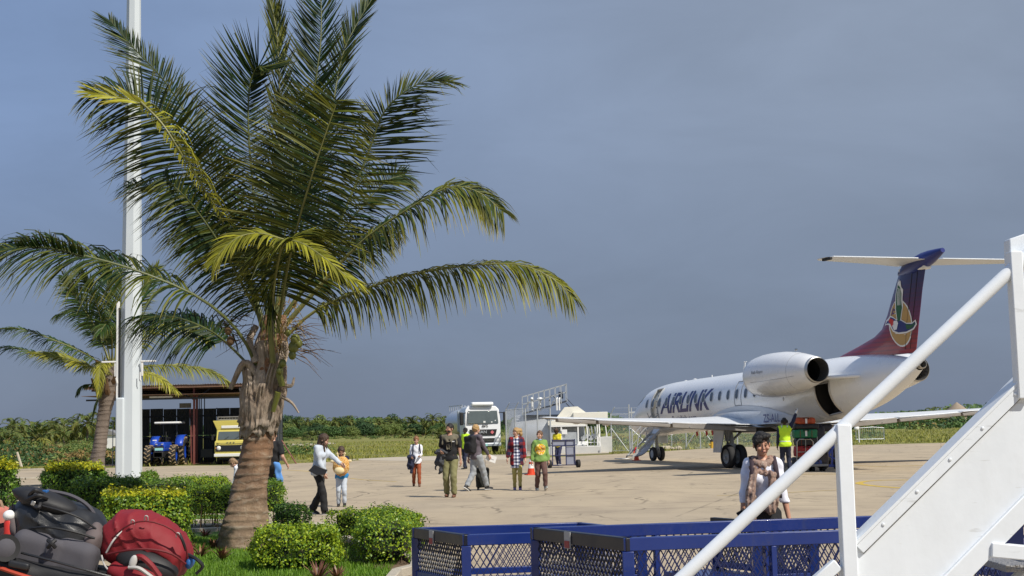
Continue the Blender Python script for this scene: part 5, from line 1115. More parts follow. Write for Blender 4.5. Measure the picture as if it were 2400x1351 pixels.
mb = MB(); mb.box((-.345, -.2, 4.4), (.085, .1, 3.0)); mb.build('cable_duct', m_wpaint, mast, bevel=.01)
mb = MB(); mb.box((-.285, -.24, 4.3), (.04, .06, 2.8)); mb.build('cable', m_dark, mast)
for s, z in ((-1, 4.02), (1, 4.02)):
    mb = MB(); x = s*.40 if s > 0 else -.42
    mb.bar((x-.0, -.2, z-.42), (x, -.2, z+.05), .06, .05, (0, 1, 0)); mb.bar((x-s*.05, -.2, z+.03), (x+s*.42, -.2, z+.03), .09, .05, (0, 0, 1)); mb.build('bracket', m_wpaint, mast, bevel=.01)
mb = MB(); mb.tube([(-.36, -.32, 3.55), (-.33, -.3, 3.4)], .03, 6); mb.tube([(.37, -.32, 3.72), (.37, -.32, 3.5), (.40, -.32, 3.45)], .018, 6); mb.build('hook', m_wpaint, mast)

# ------------------------------------------------------------------ open shed
m_rust = M('roof_underside', (.17, .095, .06), .8, var=.45, vscale=3)
m_zinc = M('roof_zinc', (.30, .29, .28), .5, metal=.4, var=.3)
m_redsteel = M('red_steel', (.20, .06, .05), .6, var=.3)
m_sheetd = M('dark_sheet', (.055, .064, .072), .6, var=.4, vscale=2)
m_steeld = M('dark_steel', (.03, .04, .06), .6, var=.3)
YS = 80.; sb = at(440, 1088, YS); sb.z = 0
shed = thing('vehicle_shed', 'open sided vehicle shed with rusty corrugated roof and dark sheet walls', 'shed', sb)
def sp(px, py, dy=0): return at(px, py, YS+dy)-sb
zf = sp(440, 902).z; zr = sp(440, 935).z+.35
x0, x1 = sp(205, 900).x, sp(618, 900).x
def corr(name, x, w_, za, zb, ya, yb, mat):
    mb = MB(); n = 12
    mb.grid(lambda u, v: Vector((x+w_*u, ya+(yb-ya)*v, za+(zb-za)*v+.022*math.sin(u*n*PI))), n*4, 1); o = mb.build(name, mat, shed, fix=False, smooth=60); s = o.modifiers.new('t', 'SOLIDIFY'); s.thickness = .006; return o
k = 0
x = x0
while x < x1:
    corr('roof_sheet', x, .90, zf+rnd.uniform(-.015, .015), zr+.0, -.7, 4.6, m_zinc if k % 4 else m_rust); x += .86; k += 1
for y_, z_ in ((-.6, zf-.12), (.8, zf-.2), (2.6, zf-.33), (4.4, zr-.12)):
    mb = MB(); mb.bar((x0, y_, z_), (x1, y_, z_), .07, .14); mb.build('purlin', m_rust, shed)
mb = MB(); mb.box(((x0+x1)/2, 1.6, (zf+zr)/2-.34), (x1-x0, 5.4, .02)); mb.build('ceiling_boards', m_rust, shed)
for px, dy, mt in ((455, 0, m_redsteel), (614, 0, m_redsteel), (245, 0, m_steeld), (441, 2.2, m_redsteel), (255, 4.0, m_steeld), (612, 4.2, m_redsteel)):
    mb = MB(); p = sp(px, 1000); q = Vector((p.x, dy, 0)); top_ = zf-.15-.1*dy; mb.bar(q, q+Vector((0, 0, top_)), .11, .11, (0, 1, 0)); mb.build('post', mt, shed)
q = sp(455, 1000).x
for a, b in (((q-.12, 0, 1.6), (q-.25, 0, zf*.68)), ((q, 0, zf-.9), (q-1.3, 0, zf-.15)), ((q, 0, zf-.9), (q+1.1, 0, zf-.15)), ((q-.15, 0, .1), (q-.22, 0, zf*.70))):
    mb = MB(); mb.bar(a, b, .06, .06); mb.build('brace', m_redsteel if a[2] < 2 else m_steeld, shed)
mb = MB(); mb.bar((x0, -.2, sp(400, 935).z), (x1, -.2, sp(400, 935).z), .1, .1); mb.build('tie_beam', m_steeld, shed)
mb = MB(); mb.box((sp(382, 933).x, -.4, sp(382, 933).z+.04), (1.3, .3, .09)); mb.build('tube_lamp', m_wpaint, shed)
for px in (430, 435, 443): mb = MB(); mb.bar((sp(px, 960).x, 4.0, sp(px, 960).z), (sp(px, 960).x, 4.0, zr-.1), .05); mb.build('rod', m_steeld, shed)
wz = sp(440, 958, 4.5).z; x = sp(332, 960, 4.5).x-.3
bx = x
while x < x1-.3:
    mb = MB(); n = 8; hz_ = wz*.5
    for za, zb in ((0, hz_-.01), (hz_+.01, wz+rnd.uniform(-.03, .03))):
        mb.grid(lambda u, v: Vector((x+.80*u, 4.55+.03*(1 if int(u*n*2) % 2 else 0), za+(zb-za)*v)), n*2, 1)
    o = mb.build('wall_sheet', m_sheetd, shed, fix=False, smooth=0); x += .82
for z_ in (wz*.86, wz*.46): mb = MB(); mb.bar((bx, 4.45, z_), (x1, 4.45, z_), .08, .1); mb.build('wall_rail', m_steeld, shed)
mb = MB(); mb.box((sp(391, 956).x, 4.5, sp(391, 952, 4.5).z), (.72, .05, .3)); mb.build('patch_sheet', m_zinc, shed)
for a, b in ((345, 400), (520, 470)): mb = MB(); mb.bar((sp(a, 1000).x, 4.3, 1.2), (sp(b, 1000).x, 4.3, wz), .06); mb.build('brace', m_steeld, shed)
for s_ in (0, 1):   # side walls
    xx = (x1-.25) if s_ else bx; mb = MB(); mb.box((xx, 2.6, wz/2), (.04, 3.6, wz)); mb.build('side_wall', m_sheetd, shed)
sheet('shed_floor', [(sb.x+x0, YS+.2), (sb.x+x1, YS+.2), (sb.x+x1, YS+6), (sb.x+x0, YS+6)], .03, m_soil)
# plain open ladder-like frame left of the mast
lf = thing('steel_rack', 'thin dark steel rack standing left of the white mast', 'rack', at(268, 1085, 79) * 1); lf.location.z = 0; o_ = Vector(lf.location)
for px in (264, 279):
    p = at(px, 1085, 79)-o_; mb = MB(); mb.bar((p.x, 0, 0), (p.x, 0, at(px, 988, 79).z), .04); mb.build('upright', m_steeld, lf)
for py in (988, 1022, 1057): mb = MB(); a, b = at(264, py, 79)-o_, at(279, py, 79)-o_; mb.bar((a.x, 0, a.z+o_.z), (b.x, 0, a.z+o_.z), .035); mb.build('rung', m_steeld, lf)

# ------------------------------------------------------------------ tractor (front to the camera)
m_tblue = M('tractor_blue', (.012, .06, .42), .35, var=.1, coat=.3)
m_mud = M('muddy_tyre', (.30, .22, .13), .9, var=.4, vscale=5)
m_plate = M('plate_teal', (.30, .62, .60), .5)
tl = at(384, 1089, 78.6); tl.z = .02
tr_ = thing('tractor', 'blue tractor with muddy tyres and white canopy parked in the shed', 'tractor', tl, 0)
def ag_wheel(x, y, r, wd, lug=18):
    t = thing('wheel', None, None); t.parent = tr_; h = wd/2; mb = MB()
    mb.lathe([(-h, r*.6), (-h, r*.86), (-h*.8, r*.93), (h*.8, r*.93), (h, r*.86), (h, r*.6)], (x, y, r), (1, 0, 0), 30); mb.build('tyre', m_tyre, t)
    for k in range(lug):
        for s in (-1, 1):
            a = 2*PI*(k+.5*(s > 0))/lug; R_ = Matrix.Rotation(a, 3, 'X') @ Matrix.Rotation(s*.5, 3, 'Z'); c = Vector((x, y, r))+Matrix.Rotation(a, 3, 'X') @ Vector((s*h*.5, 0, r*.955)); mb = MB(); mb.box(c, (h*1.05, r*.1, r*.11), Matrix.Rotation(a, 3, 'X') @ Matrix.Rotation(s*.6, 3, 'Z')); mb.build('lug', m_mud, t, smooth=0)
    mb = MB(); mb.lathe([(-h*.5, 0), (-h*.5, r*.2), (-h*.2, r*.3), (-h*.6, r*.6), (h*.6, r*.6), (h*.2, r*.3), (h*.5, r*.2), (h*.5, 0)], (x, y, r), (1, 0, 0), 20); mb.build('rim', m_tblue, t)
ag_wheel(-.74, 1.3, .80, .46); ag_wheel(.74, 1.3, .80, .46); ag_wheel(-.70, -.5, .58, .36, 14); ag_wheel(.70, -.5, .58, .36, 14)
mb = MB(); mb.prism([(-.27, -1.0, .80), (.27, -1.0, .80), (.30, -1.0, 1.12), (.22, -1.0, 1.32), (-.22, -1.0, 1.32), (-.30, -1.0, 1.12)], (0, 1.75, 0)); mb.build('bonnet', m_tblue, tr_, bevel=.04)
mb = MB(); mb.box((0, -1.04, 1.02), (.5, .08, .16)); mb.build('grille', m_dark, tr_); mb = MB(); mb.box((0, -1.10, .93), (.46, .03, .14)); mb.build('number_plate', m_plate, tr_)
for s in (-1, 1): mb = MB(); mb.sph((s*.16, -1.05, 1.2), (.07, .03, .035), 8, 6); mb.build('headlight', m_grey, tr_)
mb = MB(); mb.box((0, -.3, .62), (.5, 2.0, .36)); mb.box((0, -1.15, .62), (.55, .3, .3)); mb.build('chassis', m_dark, tr_, bevel=.03)
mb = MB(); mb.bar((-.7, -.6, .5), (.7, -.6, .5), .14, .14); mb.build('front_axle', m_dark, tr_)
for s in (-1, 1):
    mb = MB(); mb.grid(lambda u, v: Vector((s*(.50+.46*v), 1.3-.85*math.cos(.3+2.2*u), .82+.86*math.sin(.3+2.2*u))), 10, 1); o = mb.build('mudguard', m_tblue, tr_, fix=False); q = o.modifiers.new('t', 'SOLIDIFY'); q.thickness = .04
    mb = MB(); mb.box((s*.72, .72, 1.38), (.24, .1, .14)); mb.build('side_lamp', m_wpaint, tr_, bevel=.02)
for x_ in (-.42, .36): mb = MB(); mb.bar((x_, 1.6, 1.2), (x_, 1.55, 2.38), .06); mb.build('canopy_post', m_steeld, tr_)
mb = MB(); mb.box((-.02, 1.4, 2.42), (1.45, 1.5, .12)); mb.build('canopy', m_wpaint, tr_, bevel=.05)
mb = MB(); mb.lathe([(-.03, .17), (0, .2), (.03, .17)], (0, .95, 1.5), (0, .5, 1), 16); mb.tube([(0, .8, 1.2), (0, .95, 1.5)], .03, 6); mb.build('steering_wheel', m_dark, tr_); mb = MB(); mb.box((0, 1.6, 1.25), (.45, .45, .1)); mb.box((0, 1.82, 1.5), (.45, .1, .45)); mb.build('seat', m_dark, tr_, bevel=.04)
mb = MB(); mb.tube([(.2, -.3, 1.3), (.2, -.3, 1.9)], .03, 8); mb.build('exhaust_pipe', m_dark, tr_)
# clutter in the shed
o = thing('steel_crate', 'grey boxy crate on the shed floor beside the yellow truck', 'crate', (at(487, 1070, 83).x, 83, .03)); mb = MB(); mb.box((0, 0, .55), (.75, .6, .5)); mb.build('crate_body', M('crate_grey', (.14, .15, .14), .7), o, bevel=.02); mb = MB(); [mb.bar((x_, y_, 0), (x_, y_, .8), .05) for x_ in (-.38, .38) for y_ in (-.3, .3)]; mb.build('crate_frame', m_steeld, o, kind='stuff')
o = thing('engine_block', 'greasy engine parts lying on the shed floor right of the tractor', 'scrap', (at(434, 1060, 83.5).x, 83.5, .03)); mb = MB(); mb.box((0, 0, .5), (.8, .5, .4)); mb.build('block', m_dark, o, bevel=.04); mb = MB(); mb.lathe([(-.1, .22), (.1, .22)], (.3, -.2, .8), (0, 1, .2), 12, cap=True); mb.build('pulley', M('scrap_grey', (.2, .2, .19), .6), o)

# ------------------------------------------------------------------ yellow step-van
m_vy = M('van_yellow', (.70, .60, .14), .45, var=.07, coat=.15)
m_wglass = M('windscreen_glass', (.10, .12, .12), .08, var=.3, vscale=2, spec=.9)
vl = at(541, 1079, 77.5); vl.z = 0
vn = thing('yellow_van', 'old yellow box van parked nose out in the shed beside the palm trunk', 'van', vl)
mb = MB(); mb.prism([(-.92, 0, .42), (.92, 0, .42), (.92, 0, 1.28), (.86, 0, 1.36), (-.86, 0, 1.36), (-.92, 0, 1.28)], (0, .9, 0)); mb.build('nose', m_vy, vn, bevel=.04)
mb = MB(); mb.add([(-.86, .05, 1.30), (.86, .05, 1.30), (.80, .12, 1.95), (-.80, .12, 1.95), (-.86, 1.2, 1.30), (.86, 1.2, 1.30), (.80, 1.2, 1.95), (-.80, 1.2, 1.95)], [(0, 1, 2, 3), (4, 7, 6, 5), (0, 4, 5, 1), (3, 2, 6, 7), (0, 3, 7, 4), (1, 5, 6, 2)]); mb.build('cab', m_vy, vn, bevel=.03)
mb = MB(); mb.add([(-.80, .12, 1.95), (.80, .12, 1.95), (1.02, .02, 2.48), (-1.02, .02, 2.48), (-1.0, 1.2, 1.6), (1.0, 1.2, 1.6), (1.02, 1.2, 2.48), (-1.02, 1.2, 2.48)], [(0, 1, 2, 3), (4, 7, 6, 5), (0, 4, 5, 1), (3, 2, 6, 7), (0, 3, 7, 4), (1, 5, 6, 2)]); mb.build('brow', m_vy, vn, bevel=.02)
mb = MB(); mb.box((0, 3.2, 1.52), (2.06, 4.2, 1.94)); mb.build('box_body', m_vy, vn, bevel=.04)
fr = None
mb = MB(); mb.prism([(-.74, .055, 1.40), (.74, .055, 1.40), (.70, .115, 1.86), (-.70, .115, 1.86)], (0, -.03, 0)); ws = mb.build('windscreen', m_wglass, vn, bevel=.01)
for a, b in (((-.35, .01, 1.42), (-.12, .035, 1.58)), ((.22, .01, 1.42), (.48, .035, 1.60))): mb = MB(); mb.bar(a, b, .018); mb.build('wiper', m_dark, ws)
mb = MB(); mb.box((.55, .055, 1.76), (.13, .01, .14)); mb.build('sticker', m_wpaint, ws)
mb = MB(); mb.box((0, .075, 2.12), (1.1, .03, .15)); mb.build('roof_sign', m_wpaint, vn, bevel=.06, seg=4)
mb = MB(); mb.box((0, -.02, .92), (1.74, .05, .36)); g_ = mb.build('grille_panel', m_dark, vn, bevel=.02)
for k in range(7): mb = MB(); mb.box((0, -.05, .79+.043*k), (1.05, .015, .012)); mb.build('grille_bar', m_steeld, g_)
for s in (-1, 1):
    mb = MB(); mb.lathe([(-.02, .13), (0, .115), (.03, .05), (.035, 0)], (s*.67, -.05, .94), (0, -1, 0), 18); mb.build('headlight', m_wpaint, g_); mb = MB(); mb.lathe([(0, .035), (.015, 0)], (s*.84, -.05, .94), (0, -1, 0), 10); mb.build('indicator', M('orange_lens', (.6, .2, .03), .3), g_)
mb = MB(); mb.tube([(-.80, -.02, 1.22), (-.6, -.05, 1.17), (0, -.06, 1.15), (.6, -.05, 1.17), (.80, -.02, 1.22)], .018, 6); mb.build('bonnet_seam', m_dark, vn)
mb = MB(); [mb.sph((x_, -.03, 1.26), (.06, .02, .02), 8, 5) for x_ in (-.18, 0, .18)]; mb.build('badge', m_metal, vn, kind='stuff')
mb = MB(); mb.box((0, -.10, .54), (1.84, .14, .17)); mb.build('bumper', m_wpaint, vn, bevel=.02)
mb = MB(); mb.box((0, .1, .36), (1.3, .2, .12)); mb.box((0, 2.5, .5), (1.2, 4.2, .2)); mb.build('chassis', m_dark, vn)
for s in (-1, 1):
    for y_ in (.9, 4.2): mb = MB(); mb.lathe([(-.1, .2), (-.12, .3), (-.08, .38), (.08, .38), (.12, .3), (.1, .2)], (s*.80, y_, .38), (1, 0, 0), 20, cap=True); mb.build('wheel', m_tyre, vn)
    mb = MB(); mb.box((s*1.05, .1, 1.55), (.10, .06, .30)); mb.bar((s*.9, .3, 1.6), (s*1.05, .1, 1.6), .02); mb.build('wing_mirror', m_dark, vn)
mb = MB(); [mb.bar((a, .5, 2.56), (b, .5, 2.56), .03) for a, b in ((-.75, .75),)]; [mb.bar((-.75+.16*k, .25, 2.56), (-.75+.16*k, .25, 2.68), .02) for k in range(10)]
mb.bar((-.78, .22, 2.52), (.78, .22, 2.52), .04); mb.bar((-.78, .22, 2.69), (.78, .22, 2.69), .04); mb.bar((-.78, 1.6, 2.69), (.78, 1.6, 2.69), .04)
for s in (-1, 1): mb.bar((s*.78, .22, 2.5), (s*.78, .22, 2.69), .04); mb.bar((s*.78, .22, 2.69), (s*.78, 1.6, 2.69), .04)
mb.build('roof_rack', m_zinc, vn)

# ------------------------------------------------------------------ fuel truck
m_tw = M('truck_white', (.78, .79, .80), .3, var=.04, coat=.3)
m_silver = M('tank_silver', (.58, .60, .62), .3, metal=.6, var=.08)
m_silg = M('silver_paint', (.42, .46, .50), .4, metal=.3, var=.1)
fl = at(1133, 1064, 92.); fl.z = .012; sF = F/92.
ft = thing('fuel_truck', 'white fuel tanker truck facing the apron, with tank behind the cab', 'truck', fl, math.radians(13))
mb = MB(); mb.prism([(-1.22, 0, .85), (1.22, 0, .85), (1.22, 0, 2.2), (1.14, .10, 2.95), (.95, .24, 3.18), (-.95, .24, 3.18), (-1.14, .10, 2.95), (-1.22, 0, 2.2)], (0, 2.0, 0)); mb.build('cab', m_tw, ft, bevel=.06)
mb = MB(); mb.prism([(-1.06, -.02, 2.02), (1.06, -.02, 2.02), (1.0, .07, 2.86), (-1.0, .07, 2.86)], (0, -.04, 0)); w_s = mb.build('windscreen', m_wglass, ft, bevel=.03)
for x_, z_, s_ in ((.1, 2.12, .09), (.6, 2.10, .06), (.85, 2.2, .05), (-.95, 2.75, .05)): mb = MB(); mb.box((x_, -.07+.1*(z_-2.0), z_), (s_*1.6, .01, s_*1.3)); mb.build('sticker', m_wpaint, w_s)
mb = MB(); mb.box((0, .26, 3.32), (1.5, .7, .26)); mb.build('roof_deflector', m_tw, ft, bevel=.1, seg=3)
mb = MB(); mb.lathe([(0, .10), (.22, .09), (.25, 0)], (.05, .05, 3.20), (0, 0, 1), 12); mb.build('beacon', M('amber_beacon', (.75, .35, .04), .3), ft)
mb = MB(); mb.prism([(-.95, -.03, 1.62), (.95, -.03, 1.62), (.85, -.03, 1.22), (-.85, -.03, 1.22)], (0, -.03, 0)); gb = mb.build('grille_band', m_dark, ft, bevel=.02)
place_text('maker_lettering', 'MAN', lambda u, v: Vector((-.42+u, -.075, 1.36+v)), m_silver, gb, size=.26, off=.006, sx=1.2)
mb = MB(); mb.prism([(.62, -.075, 1.42-.13), (.75, -.075, 1.42), (.62, -.075, 1.42+.13), (.49, -.075, 1.42)], (0, -.01, 0)); mb.build('hazard_diamond', M('hazard_pink', (.62, .16, .18), .5), gb)
place_text('fleet_number', 'BFS', lambda u, v: Vector((-.05+u, -.04, 1.76+v)), m_dark, ft, size=.24, off=.006, sx=1.15)
mb = MB(); mb.box((0, -.06, .98), (1.8, .08, .10)); mb.box((0, -.06, .78), (1.8, .08, .10)); mb.build('lower_grille', m_dark, ft)
mb = MB(); mb.box((0, -.12, .60), (2.4, .2, .24)); mb.build('bumper', m_silg, ft, bevel=.05); mb = MB(); mb.box((-.1, -.235, .58), (.7, .02, .15)); mb.build('number_plate', m_plate, ft)
for s in (-1, 1):
    mb = MB(); mb.prism([(s*.68, -.08, .72), (s*1.18, -.06, .76), (s*1.2, -.04, 1.12), (s*.80, -.07, 1.08)], (0, -.05, 0)); hl = mb.build('headlight', m_silver, ft, bevel=.02); mb = MB(); mb.lathe([(0, .1), (.02, 0)], (s*.95, -.12, .92), (0, -1, 0), 12); mb.build('lamp', m_wpaint, hl)
    mt = thing('wing_mirror', None, None); mt.parent = ft; mb = MB(); mb.box((s*1.48, -.15, 2.35), (.22, .18, .85)); mb.build('mirror_shell', m_dark, mt, bevel=.05); mb = MB(); mb.tube([(s*1.15, .1, 2.75), (s*1.45, -.1, 2.7)], .03, 6); mb.tube([(s*1.15, .1, 2.0), (s*1.45, -.1, 2.05)], .03, 6); mb.build('mirror_arm', m_dark, mt)
    mb = MB(); mb.box((s*1.225, .95, 1.9), (.02, 1.1, 1.7)); mb.build('door', m_tw, ft, bevel=.01); mb = MB(); mb.box((s*1.24, .85, 2.4), (.02, .9, .65)); mb.build('side_window', m_wglass, ft)
    for y_ in (.95, 4.6, 5.9): mb = MB(); mb.lathe([(-.14, .3), (-.16, .42), (-.1, .52), (.1, .52), (.16, .42), (.14, .3)], (s*1.02, y_, .52), (1, 0, 0), 24, cap=True); mb.build('wheel', m_tyre, ft)
    mb = MB(); mb.box((s*.9, 2.6, .65), (.5, 1.0, .5)); mb.build('side_locker', m_silg, ft, bevel=.03)
mb = MB(); mb.box((0, 4.2, .85), (.9, 6.6, .25)); mb.build('chassis', m_dark, ft)
mb = MB(); T_ = []
def tankf(u, v):
    a = 2*PI*v; k_ = (1-abs(2*u-1)**8)**.5; return Vector((1.28*math.cos(a)*(.85+.15*k_), 2.4+u*5.4, 2.08+1.02*math.sin(a)*(.85+.15*k_)))
mb.grid(tankf, 16, 32); mb.add([tankf(0, j/32) for j in range(32)], [tuple(range(32))]); mb.add([tankf(1, j/32) for j in range(32)], [tuple(range(32))]); mb.build('tank', m_silver, ft, smooth=40)
mb = MB(); [mb.box((0, 3.1+k*1.2, 3.22), (.5, .5, .18)) for k in range(4)]; mb.build('tank_hatches', m_silver, ft, kind='stuff', bevel=.03)
mb = MB(); mb.bar((-.9, 2.5, 3.3), (-.9, 7.6, 3.3), .05); mb.bar((.9, 2.5, 3.3), (.9, 7.6, 3.3), .05); [mb.bar((s*.9, 2.6+k*.8, 2.95), (s*.9, 2.6+k*.8, 3.3), .04) for s in (-1, 1) for k in range(7)]; mb.build('walkway_rail', m_silver, ft, kind='stuff')
mb = MB(); mb.box((-1.12, 2.3, 2.2), (.35, .3, 1.4)); mb.build('pump_cabinet', m_silg, ft, bevel=.03)

# ------------------------------------------------------------------ fuel depot tank with platform and kiosk
YD = 88.
dl = at(1290, 1075, YD); dl.z = 0
def dp(px, py, dy=0): return at(px, py, YD+dy)-dl
dt = thing('fuel_storage_tank', 'grey horizontal fuel storage tank with railed platform on top', 'tank', dl)
m_tank = M('tank_grey', (.44, .46, .48), .42, metal=.2, var=.08, vscale=.8)
m_galv = M('galvanised', (.50, .53, .55), .45, metal=.5, var=.15)
xa, xb = dp(1200, 1000).x, dp(1345, 1000).x; zc_ = dp(1250, 1030).z; R_ = 1.42
mb = MB(); mb.lathe([(-.55, .0), (-.5, .5), (-.3, R_*.8), (0, R_), (xb-xa, R_), (xb-xa+.3, R_*.8), (xb-xa+.45, .3), (xb-xa+.5, 0)], (xa+.3, 2.2, zc_+.15), (1, 0, 0), 40); mb.build('tank_shell', m_tank, dt, smooth=50)
for x_ in (xa+1, xb-.6): mb = MB(); mb.box((x_, 2.2, .45), (.4, 2.2, .9)); mb.build('saddle', m_kerb, dt, bevel=.03)
pt = thing('platform', None, None); pt.parent = dt
za, zb = dp(1225, 968).z, dp(1325, 938).z; pxa, pxb = dp(1225, 968).x, dp(1330, 938).x
mb = MB(); mb.add([(pxa, .9, za-.1), (pxb, .9, zb-.1), (pxb, 3.0, zb-.1), (pxa, 3.0, za-.1), (pxa, .9, za), (pxb, .9, zb), (pxb, 3.0, zb), (pxa, 3.0, za)], [(0, 3, 2, 1), (4, 5, 6, 7), (0, 1, 5, 4), (1, 2, 6, 5), (2, 3, 7, 6), (3, 0, 4, 7)]); mb.build('deck', m_steeld, pt)
for y_ in (.9, 3.0):
    for k in range(9):
        u = k/8; x_ = pxa+(pxb-pxa)*u; z_ = za+(zb-za)*u; mb = MB(); mb.bar((x_, y_, z_-.1), (x_, y_, z_+1.05), .045, .045, (0, 1, 0)); mb.build('rail_post', m_galv, pt)
    for h_ in (1.05, .55): mb = MB(); mb.bar((pxa, y_, za+h_), (pxb, y_, zb+h_), .045); mb.build('rail', m_galv, pt)
for x_, z_ in ((pxa, za), (pxb, zb)):
    for h_ in (1.05, .55): mb = MB(); mb.bar((x_, .9, z_+h_), (x_, 3.0, z_+h_), .045); mb.build('rail', m_galv, pt)
mb = MB(); mb.box((dp(1317, 925).x, 2.2, dp(1317, 925).z), (.30, .1, .45)); mb.build('gauge_board', m_steeld, pt)
mb = MB(); mb.tube([dp(1310, 950)+Vector((0, 1.5, 0)), dp(1305, 935)+Vector((0, 1.5, 0)), dp(1295, 925)+Vector((0, 1.5, 0)), dp(1288, 940)+Vector((0, 1.5, 0))], .03, 6); mb.build('hose', m_dark, pt)
for px in (1248, 1267):
    mb = MB(); c = dp(px, 962)+Vector((0, 1.6, 0)); mb.tube([c, c+Vector((0, 0, .7))], .07, 8); mb.sph(c+Vector((0, 0, .75)), (.2 if px > 1250 else .12, .2, .12), 10, 6); mb.build('vent_pipe', m_wpaint, pt)
for px in (1306, 1312): mb = MB(); c = dp(px, 962)+Vector((0, .7, 0)); mb.tube([c, c+Vector((0, 0, .75)), c+Vector((.05, .15, .8))], .05, 8); mb.build('vent_pipe', m_wpaint, pt)
mb = MB(); mb.bar(dp(1328, 945)+Vector((0, 1, 0)), dp(1350, 968)+Vector((0, 1, 0)), .06); mb.bar(dp(1328, 932)+Vector((0, 1, 0)), dp(1352, 958)+Vector((0, 1, 0)), .04); mb.build('stair_rail', m_steeld, pt, kind='stuff')
# cream gable and kiosk
kl = dp(1350, 1062)+dl; kl.z = 0
kk = thing('pump_kiosk', 'white pump kiosk on a concrete plinth below the fuel tank platform', 'kiosk', kl)
def kp(px, py, dy=0): return at(px, py, YD+dy)-kl
m_cream2 = M('kiosk_cream', (.74, .72, .64), .6, var=.06)
xl, xr, zt = kp(1288, 1000).x, kp(1373, 1000).x, kp(1330, 997).z; z0 = kp(1330, 1045).z
mb = MB(); mb.box(((xl+xr)/2+.3, .2, z0/2-.05), (xr-xl+1.2, 2.0, z0)); mb.build('plinth', M('plinth_concrete', (.52, .52, .50), .8, var=.12), kk, bevel=.03)
mb = MB(); mb.box(((xl+xr)/2, 1.0, zt+.16), (xr-xl+.2, 2.0, .3)); mb.box((kp(1368, 0).x-.3, .9, zt+.55), (2.2, 1.6, .5)); mb.build('roof_fascia', m_cream2, kk, bevel=.02)
mb = MB(); mb.prism([(kp(1275, 0).x, .85, zt+.3), (kp(1372, 0).x, .85, zt+.3), (kp(1330, 0).x, .85, kp(1330, 955).z+.05), (kp(1300, 0).x, .85, kp(1300, 955).z)], (0, 1.0, 0)); mb.build('gable_cover', m_cream2, kk)
for px in (1290, 1328, 1372): mb = MB(); mb.bar((kp(px, 0).x, 0.02, z0), (kp(px, 0).x, .02, zt), .09, .09, (0, 1, 0)); mb.build('frame_post', m_wpaint, kk)
for z_ in (zt-.04, z0+.04): mb = MB(); mb.bar((xl, .0, z_), (xr, .0, z_), .11, .1); mb.build('frame_rail', m_wpaint, kk)
mb = MB(); mb.box(((xl+xr)/2, 1.9, (z0+zt)/2), (xr-xl, .05, zt-z0)); mb.build('back_panel', m_dark, kk)
mb = MB(); mb.box(((xl+kp(1328, 0).x)/2, .06, z0+.45), (kp(1328, 0).x-xl-.1, .04, .8)); mb.build('front_panel', m_galv, kk)
mb = MB(); mb.box((kp(1297, 0).x, -.08, zt-.42), (.34, .02, .30)); nb = mb.build('notice_board', m_wpaint, kk)
for i, px in enumerate((1340, 1350, 1357, 1365)):
    mb = MB(); x_ = kp(px, 0).x; mb.tube([(x_, .4, z0), (x_, .4, z0+.5), (x_+.1, .4, z0+.7), (x_+.05, .4, zt-.1)], .05, 8); mb.lathe([(-.08, .16), (.08, .16)], (x_, .3, z0+.45+.12*(i % 2)), (0, 1, 0), 12, cap=True); mb.build('pump_pipe', m_galv, kk)
mb = MB(); mb.box(((xl+xr)/2+.4, .3, z0+.12), (1.6, .5, .25)); mb.build('pump_base', m_wpaint, kk, bevel=.02)
# steps
ss = thing('access_steps', 'white metal steps with handrails at the right end of the pump kiosk', 'steps', at(1393, 1063, YD-.4)); ss.location.z = 0; so_ = Vector(ss.location)
for k in range(4): mb = MB(); mb.box((0, .25+k*.22, .2+k*.23), (.75, .24, .04)); mb.build('tread', m_wpaint, ss)
for s in (-1, 1):
    mb = MB(); mb.bar((s*.4, 0, 0), (s*.4, 1.1, 1.1), .05, .14); mb.build('stringer', m_wpaint, ss)
    mb = MB(); mb.bar((s*.4, .05, 0), (s*.4, .05, 1.2), .04, .04, (0, 1, 0)); mb.bar((s*.4, 1.1, .9), (s*.4, 1.1, 2.2), .04, .04, (0, 1, 0)); mb.bar((s*.4, .05, 1.2), (s*.4, 1.1, 2.2), .045); mb.build('handrail', m_wpaint, ss)
bk = thing('concrete_block', 'square pale concrete block at the right of the depot steps', 'block', (at(1404, 1060, YD+.6).x+.35, YD+.8, 0)); mb = MB(); mb.box((0, 0, .5), (.95, 1.2, 1.0)); mb.build('block', M('plinth2', (.55, .55, .53), .8, var=.12), bk, bevel=.02); mb = MB(); mb.tube([(-.3, 0, 1), (-.28, 0, 1.9), (-.1, 0, 2.1), (.1, 0, 1.9), (.2, 0, 1)], .035, 6); mb.build('rail_loop', m_wpaint, bk)
